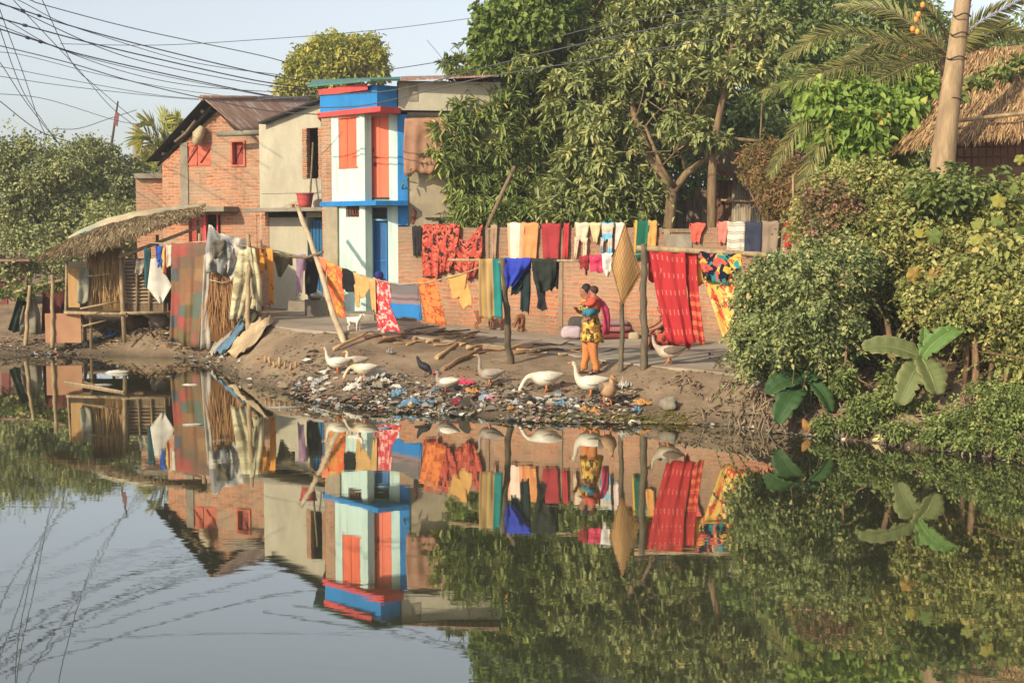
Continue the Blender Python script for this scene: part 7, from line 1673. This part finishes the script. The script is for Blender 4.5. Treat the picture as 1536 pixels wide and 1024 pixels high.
wire([(-30, 110), (90, 128), (230, 144), (300, 150)], .007, SL)
wire([(-30, 140), (60, 147), (164, 178), (200, 186)], .007, SL)
D_ = 'steep dark wire running down right behind the trees on the left'
wire([(50, -30, 30), (67, 8, 31), (108, 94, 40), (143, 129, 46), (205, 182, 52)], .011, 'steep wire ending at the distant utility pole')
wire([(0, -30, 30), (20, 0, 31), (111, 97, 40), (164, 158, 46), (204, 190, 52)], .011, D_)
wire([(-5, 20, 31), (2, 50, 32), (32, 132, 38), (64, 182, 44), (100, 230, 50)], .011, D_)
wire([(-5, 0, 31), (3, 24, 32), (35, 111, 38), (59, 182, 44), (88, 240, 50)], .011, D_)
wire([(-30, 60, 31), (0, 94, 32), (38, 152, 38), (90, 218, 44)], .011, D_)
wire([(-30, 130, 31), (0, 152, 32), (58, 196, 38), (112, 215, 44)], .012, D_)
wire([(79, 193, 50), (117, 193, 50), (164, 178, 50), (205, 165, 52)], .01, 'short slack wire between the mast and the distant pole')
wire([(90, 66, 34), (234, 68, 36), (384, 60, 38), (560, 46, 38), (720, 26, 38)], .008, 'almost level thin wire crossing the sky to the mango tree')
wire([(384, 150, 31), (480, 143, 30.6), (600, 134, 30.2), (740, 98, 29), (900, 60, 28), (1120, 16, 27)], .013, 'dark wire passing in front of the blue parapet into the mango tree')
wire([(430, 161, 30.8), (530, 160, 30.4), (600, 147, 30.2), (720, 118, 29.6), (900, 88, 28.6), (1080, 58, 27)], .012, 'lower dark wire passing in front of the blue parapet')
wire([(560, 108, 36), (640, 96, 35), (760, 76, 34), (900, 40, 32), (1100, 8, 30)], .011, 'wire rising right from behind the green roof')
wire([(640, 60, 34), (664, 90, 33), (680, 125, 32.6)], .006, 'thin slanting wire at the left edge of the mango tree')
wire([(392, 291, 34.5), (436, 290, 33.9), (482, 289, 32.9)], .006, 'thin wire across the beige plaster house below its window')
# distant utility pole and mast
up_ = W(203, 330, 53); g_ = ground_z(up_.x, 53, False); base = Vector((up_.x, 53, g_))
UP = empty('utility_pole', base, 'stout grey utility pole with rows of insulators behind the trees', 'utility pole')
mb = MB(); mb.tube([base, W(204, 185, 53)], [.16, .13], 12); mb.build('post', CEM, UP)
mb = MB()
for y in (188, 198, 208, 218, 228): mb.tube([W(203, y, 52.9), W(211, y, 52.8)], .025, 6)
mb.build('bracket', IRON, UP)
for y in (188, 198, 208, 218, 228):
    mb = MB(); c = W(211, y, 52.8); mb.tube([c + Vector((0, 0, -.08)), c + Vector((0, 0, -.03)), c + Vector((0, 0, .03)), c + Vector((0, 0, .08))], [.05, .08, .05, .07], 8); mb.build('insulator', IRON, UP)
up_ = W(165, 330, 50); base = Vector((up_.x, 50, ground_z(up_.x, 50, False)))
MS = empty('flag_mast', base, 'thin leaning mast with ragged pennants against the sky', 'mast')
mb = MB(); mb.tube([base, W(165, 232, 50), W(177, 152, 50)], [.06, .05, .03], 8); mb.build('mast_pole', DKWOOD, MS)
for (y, lab) in ((168, 0), (176, 1)):
    c = W(175 - (y - 152) * .13, y, 49.9); mb = MB(); mb.slab([c, c + Vector((.14, -.02, -.05)), c + Vector((.1, .01, -.32)), c + Vector((-.06, 0, -.25))], (0, .012, 0)); mb.build('pennant', fab('pennant', S(150, 90, 90)), MS)
# ================= litter, roots, duckweed
n = 2600
def rnd_ground(n, xr, tr):
    P = []
    while len(P) < n:
        x = random.uniform(*xr); t = random.betavariate(1.2, 1.9) * (tr[1] - tr[0]) + tr[0]; y = float(Ys(x)) + t
        if mnoise.noise((x * 1.1, y * 1.6, 8.3)) < random.uniform(-.5, .25) - .1 * (t < .3): continue
        P.append((x, y, max(.008, ground_z(x, y) + .008)))
    return np.array(P)
P = np.concatenate([rnd_ground(5200, (-3.8, 1.9), (-.3, 1.9)), rnd_ground(1400, (-12, -6), (-.3, 2.6)), rnd_ground(350, (1.5, 6.5), (-.25, .5)), rnd_ground(250, (-6.5, -3.4), (-.1, .9))])
m, nt, out = newmat('litter_scraps'); at = nd(nt, 'Attribute', attribute_name='tint')
pal = [S(160, 144, 124), S(186, 176, 160), S(136, 120, 100), S(206, 198, 184), S(110, 98, 84), S(150, 132, 108), S(136, 152, 162), S(140, 122, 100), S(168, 108, 100), S(134, 118, 98), S(184, 164, 132), S(134, 122, 104), S(170, 162, 150), S(150, 130, 106), S(150, 112, 92), S(144, 128, 108), S(166, 146, 116), S(124, 124, 96), S(86, 78, 70), S(196, 188, 176)]
c = ramp(nt, at.outputs['Fac'], [(i / 20, q) for i, q in enumerate(pal)], 'CONSTANT'); finish(nt, out, c, .6, None, .3)
k = len(P); d = unit(np.stack([rng.normal(size=k), rng.normal(size=k), rng.normal(scale=.12, size=k)], 1)); sz = rng.gamma(1.7, .02, k) + .014
v, f, t = leaf_arrays(P, d, np.tile((0, 0, 1.0), (k, 1)) + rng.normal(scale=.3, size=(k, 3)), sz * 1.5, sz, rng.uniform(0, .999, k), fold=.3, droop=0)
tag(np_mesh('litter', v, f, m, None, t), 'scattered small litter and scraps along the waterline', 'litter', kind='stuff')
for (cn, mt_, ww) in (('white', PW, 16), ('grey', PG, 14), ('blue', PB, 3), ('dark', PK, 7), ('ochre', PY, 5)):
    for _ in range(ww):
        x = random.uniform(-3.6, 1.7); y = float(Ys(x)) + random.uniform(.02, 1.5); z_ = ground_z(x, y); fw = y * CT - (z_ - CAMH) * -ST if False else y * CT + (CAMH - z_) * ST; up_ = y * ST - (CAMH - z_) * CT
        s_ = random.uniform(.06, .15); crumple(768 + F * x / fw, 512 - F * up_ / fw, (s_, s_ * .8, s_ * .45), 'small crumpled %s plastic scrap in the litter along the waterline' % cn, mt_, 'plastic_scrap', 'plastic scrap', random.uniform(0, 3))['group'] = '%s plastic scraps along the waterline' % cn
# pebbles and clods
P = np.concatenate([rnd_ground(900, (-4.5, 4.2), (0, 3.5)), rnd_ground(300, (-12, -5), (0, 2.5))]); vs, fs, o_ = [], [], 0
for p in P:
    r = random.gauss(.022, .012); r = max(.008, r); q = [Vector(p) + Vector((a * r * random.uniform(.7, 1.3), b * r * random.uniform(.7, 1.3), c_ * r * random.uniform(.4, .9))) for a, b, c_ in ((1, 0, 0), (-1, 0, 0), (0, 1, 0), (0, -1, 0), (0, 0, 1), (0, 0, -1))]
    vs += q; fs += [(o_ + a, o_ + b, o_ + c_) for a, b, c_ in ((0, 2, 4), (2, 1, 4), (1, 3, 4), (3, 0, 4), (2, 0, 5), (1, 2, 5), (3, 1, 5), (0, 3, 5))]; o_ += 6
tag(np_mesh('pebbles', np.array([tuple(q) for q in vs]), np.array(fs), mnoisy('clod', S(140, 116, 92), S(104, 86, 68), 4, .95, .3, kind='Object'), None), 'clods and pebbles strewn over the dirt bank', 'pebbles', kind='stuff')
# duckweed along the edge
P = []
for _ in range(900):
    x = random.uniform(.3, 2.7); y = float(Ys(x)) + random.gauss(.0, .13); P.append((x, y, max(.012, ground_z(x, y) + .012)))
P = np.array(P); k = len(P)
v, f, t = leaf_arrays(P, rdirs(k) * np.array((1, 1, .03)), np.tile((0, 0, 1.0), (k, 1)) + rng.normal(scale=.08, size=(k, 3)), .055, .045, rng.uniform(0, 1, k), .1, 0)
tag(np_mesh('duckweed', v, f, mleaf('duckweed', [(0, S(140, 140, 60)), (.6, S(176, 168, 76)), (1, S(200, 186, 110))], .7, .2), None, t), 'yellow green duckweed fringe at the water edge', 'duckweed', kind='stuff')
# dry roots and stalks on the right bank foot
mb = MB()
for _ in range(210):
    x = random.uniform(2.6, 6.6); ys = float(Ys(x)); t = random.uniform(.05, .9) ** 1.2; y = ys + t * max(.7, float(Yp(x)) - ys) * .9; z = ground_z(x, y)
    a = Vector((x, y, z + .03)); L_ = random.uniform(.2, .6); dx = random.gauss(-.1, .2)
    b = Vector((x + dx * .5, y - L_ * .5, 0)); b.z = max(-.05, ground_z(b.x, b.y) + random.uniform(0, .06)); m_ = a.lerp(b, .5) + Vector((random.gauss(0, .04), -.05, random.uniform(.0, .09)))
    mb.tube([a, m_, b], [.014, .012 * random.uniform(.7, 1.6), .006], 5)
tag(mb.build('root_tangle', mnoisy('dry_root', S(168, 146, 118), S(104, 84, 64), 4, .95, .4)), 'tangle of dry roots and stalks on the right bank foot', 'roots', kind='stuff')
mb = MB()
for x, y, h_ in ((398, 545, 12), (406, 548, 14), (412, 552, 10), (420, 550, 15), (428, 553, 11), (436, 556, 12), (444, 552, 10)):
    p = on(x, y); mb.tube([p, p + Vector((random.gauss(0, .03), -.02, h_ * .012))], [.03, .018], 6, jit=.25)
tag(mb.build('peg_stubs', WOODM[2]), 'row of broken pale stubs sticking out of the bank slope', 'stubs', kind='stuff')

# brown leaves and debris by the shack mound; dark tones paint the hollow's shade
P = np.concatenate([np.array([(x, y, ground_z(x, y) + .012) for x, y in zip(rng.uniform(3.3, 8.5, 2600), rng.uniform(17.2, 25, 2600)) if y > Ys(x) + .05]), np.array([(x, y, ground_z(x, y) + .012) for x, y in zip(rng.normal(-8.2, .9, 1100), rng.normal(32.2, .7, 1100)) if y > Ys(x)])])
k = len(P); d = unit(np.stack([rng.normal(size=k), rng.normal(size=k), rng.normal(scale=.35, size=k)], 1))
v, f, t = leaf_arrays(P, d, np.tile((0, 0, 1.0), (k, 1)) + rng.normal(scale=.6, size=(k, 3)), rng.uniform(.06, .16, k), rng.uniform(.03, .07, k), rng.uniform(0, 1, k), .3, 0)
tag(np_mesh('fallen_leaves', v, f, mleaf('fallen_leaf', [(0, S(84, 70, 56)), (.5, S(126, 104, 80)), (.9, S(150, 124, 94)), (1, S(186, 160, 124))], .9, 0, .1), None, t), 'brown fallen leaves, dark to paint shade on the bank, also on the mound by the shack', 'leaf litter', kind='stuff')
# ================= hazy air over the pond
m, nt, out = newmat('haze_air')
pv = nd(nt, 'VolumePrincipled', {'Color': (.93, .92, .9, 1), 'Density': .0016, 'Anisotropy': .3})
nt.links.new(pv.outputs[0], out.inputs['Volume'])
mb = MB(); mb.box((0, 40, 7), (640, 240, 16.2)); hz = mb.build('haze', m); tag(hz, 'thin morning haze over the pond and village', 'haze', kind='stuff')
SC.cycles.volume_bounces = 0
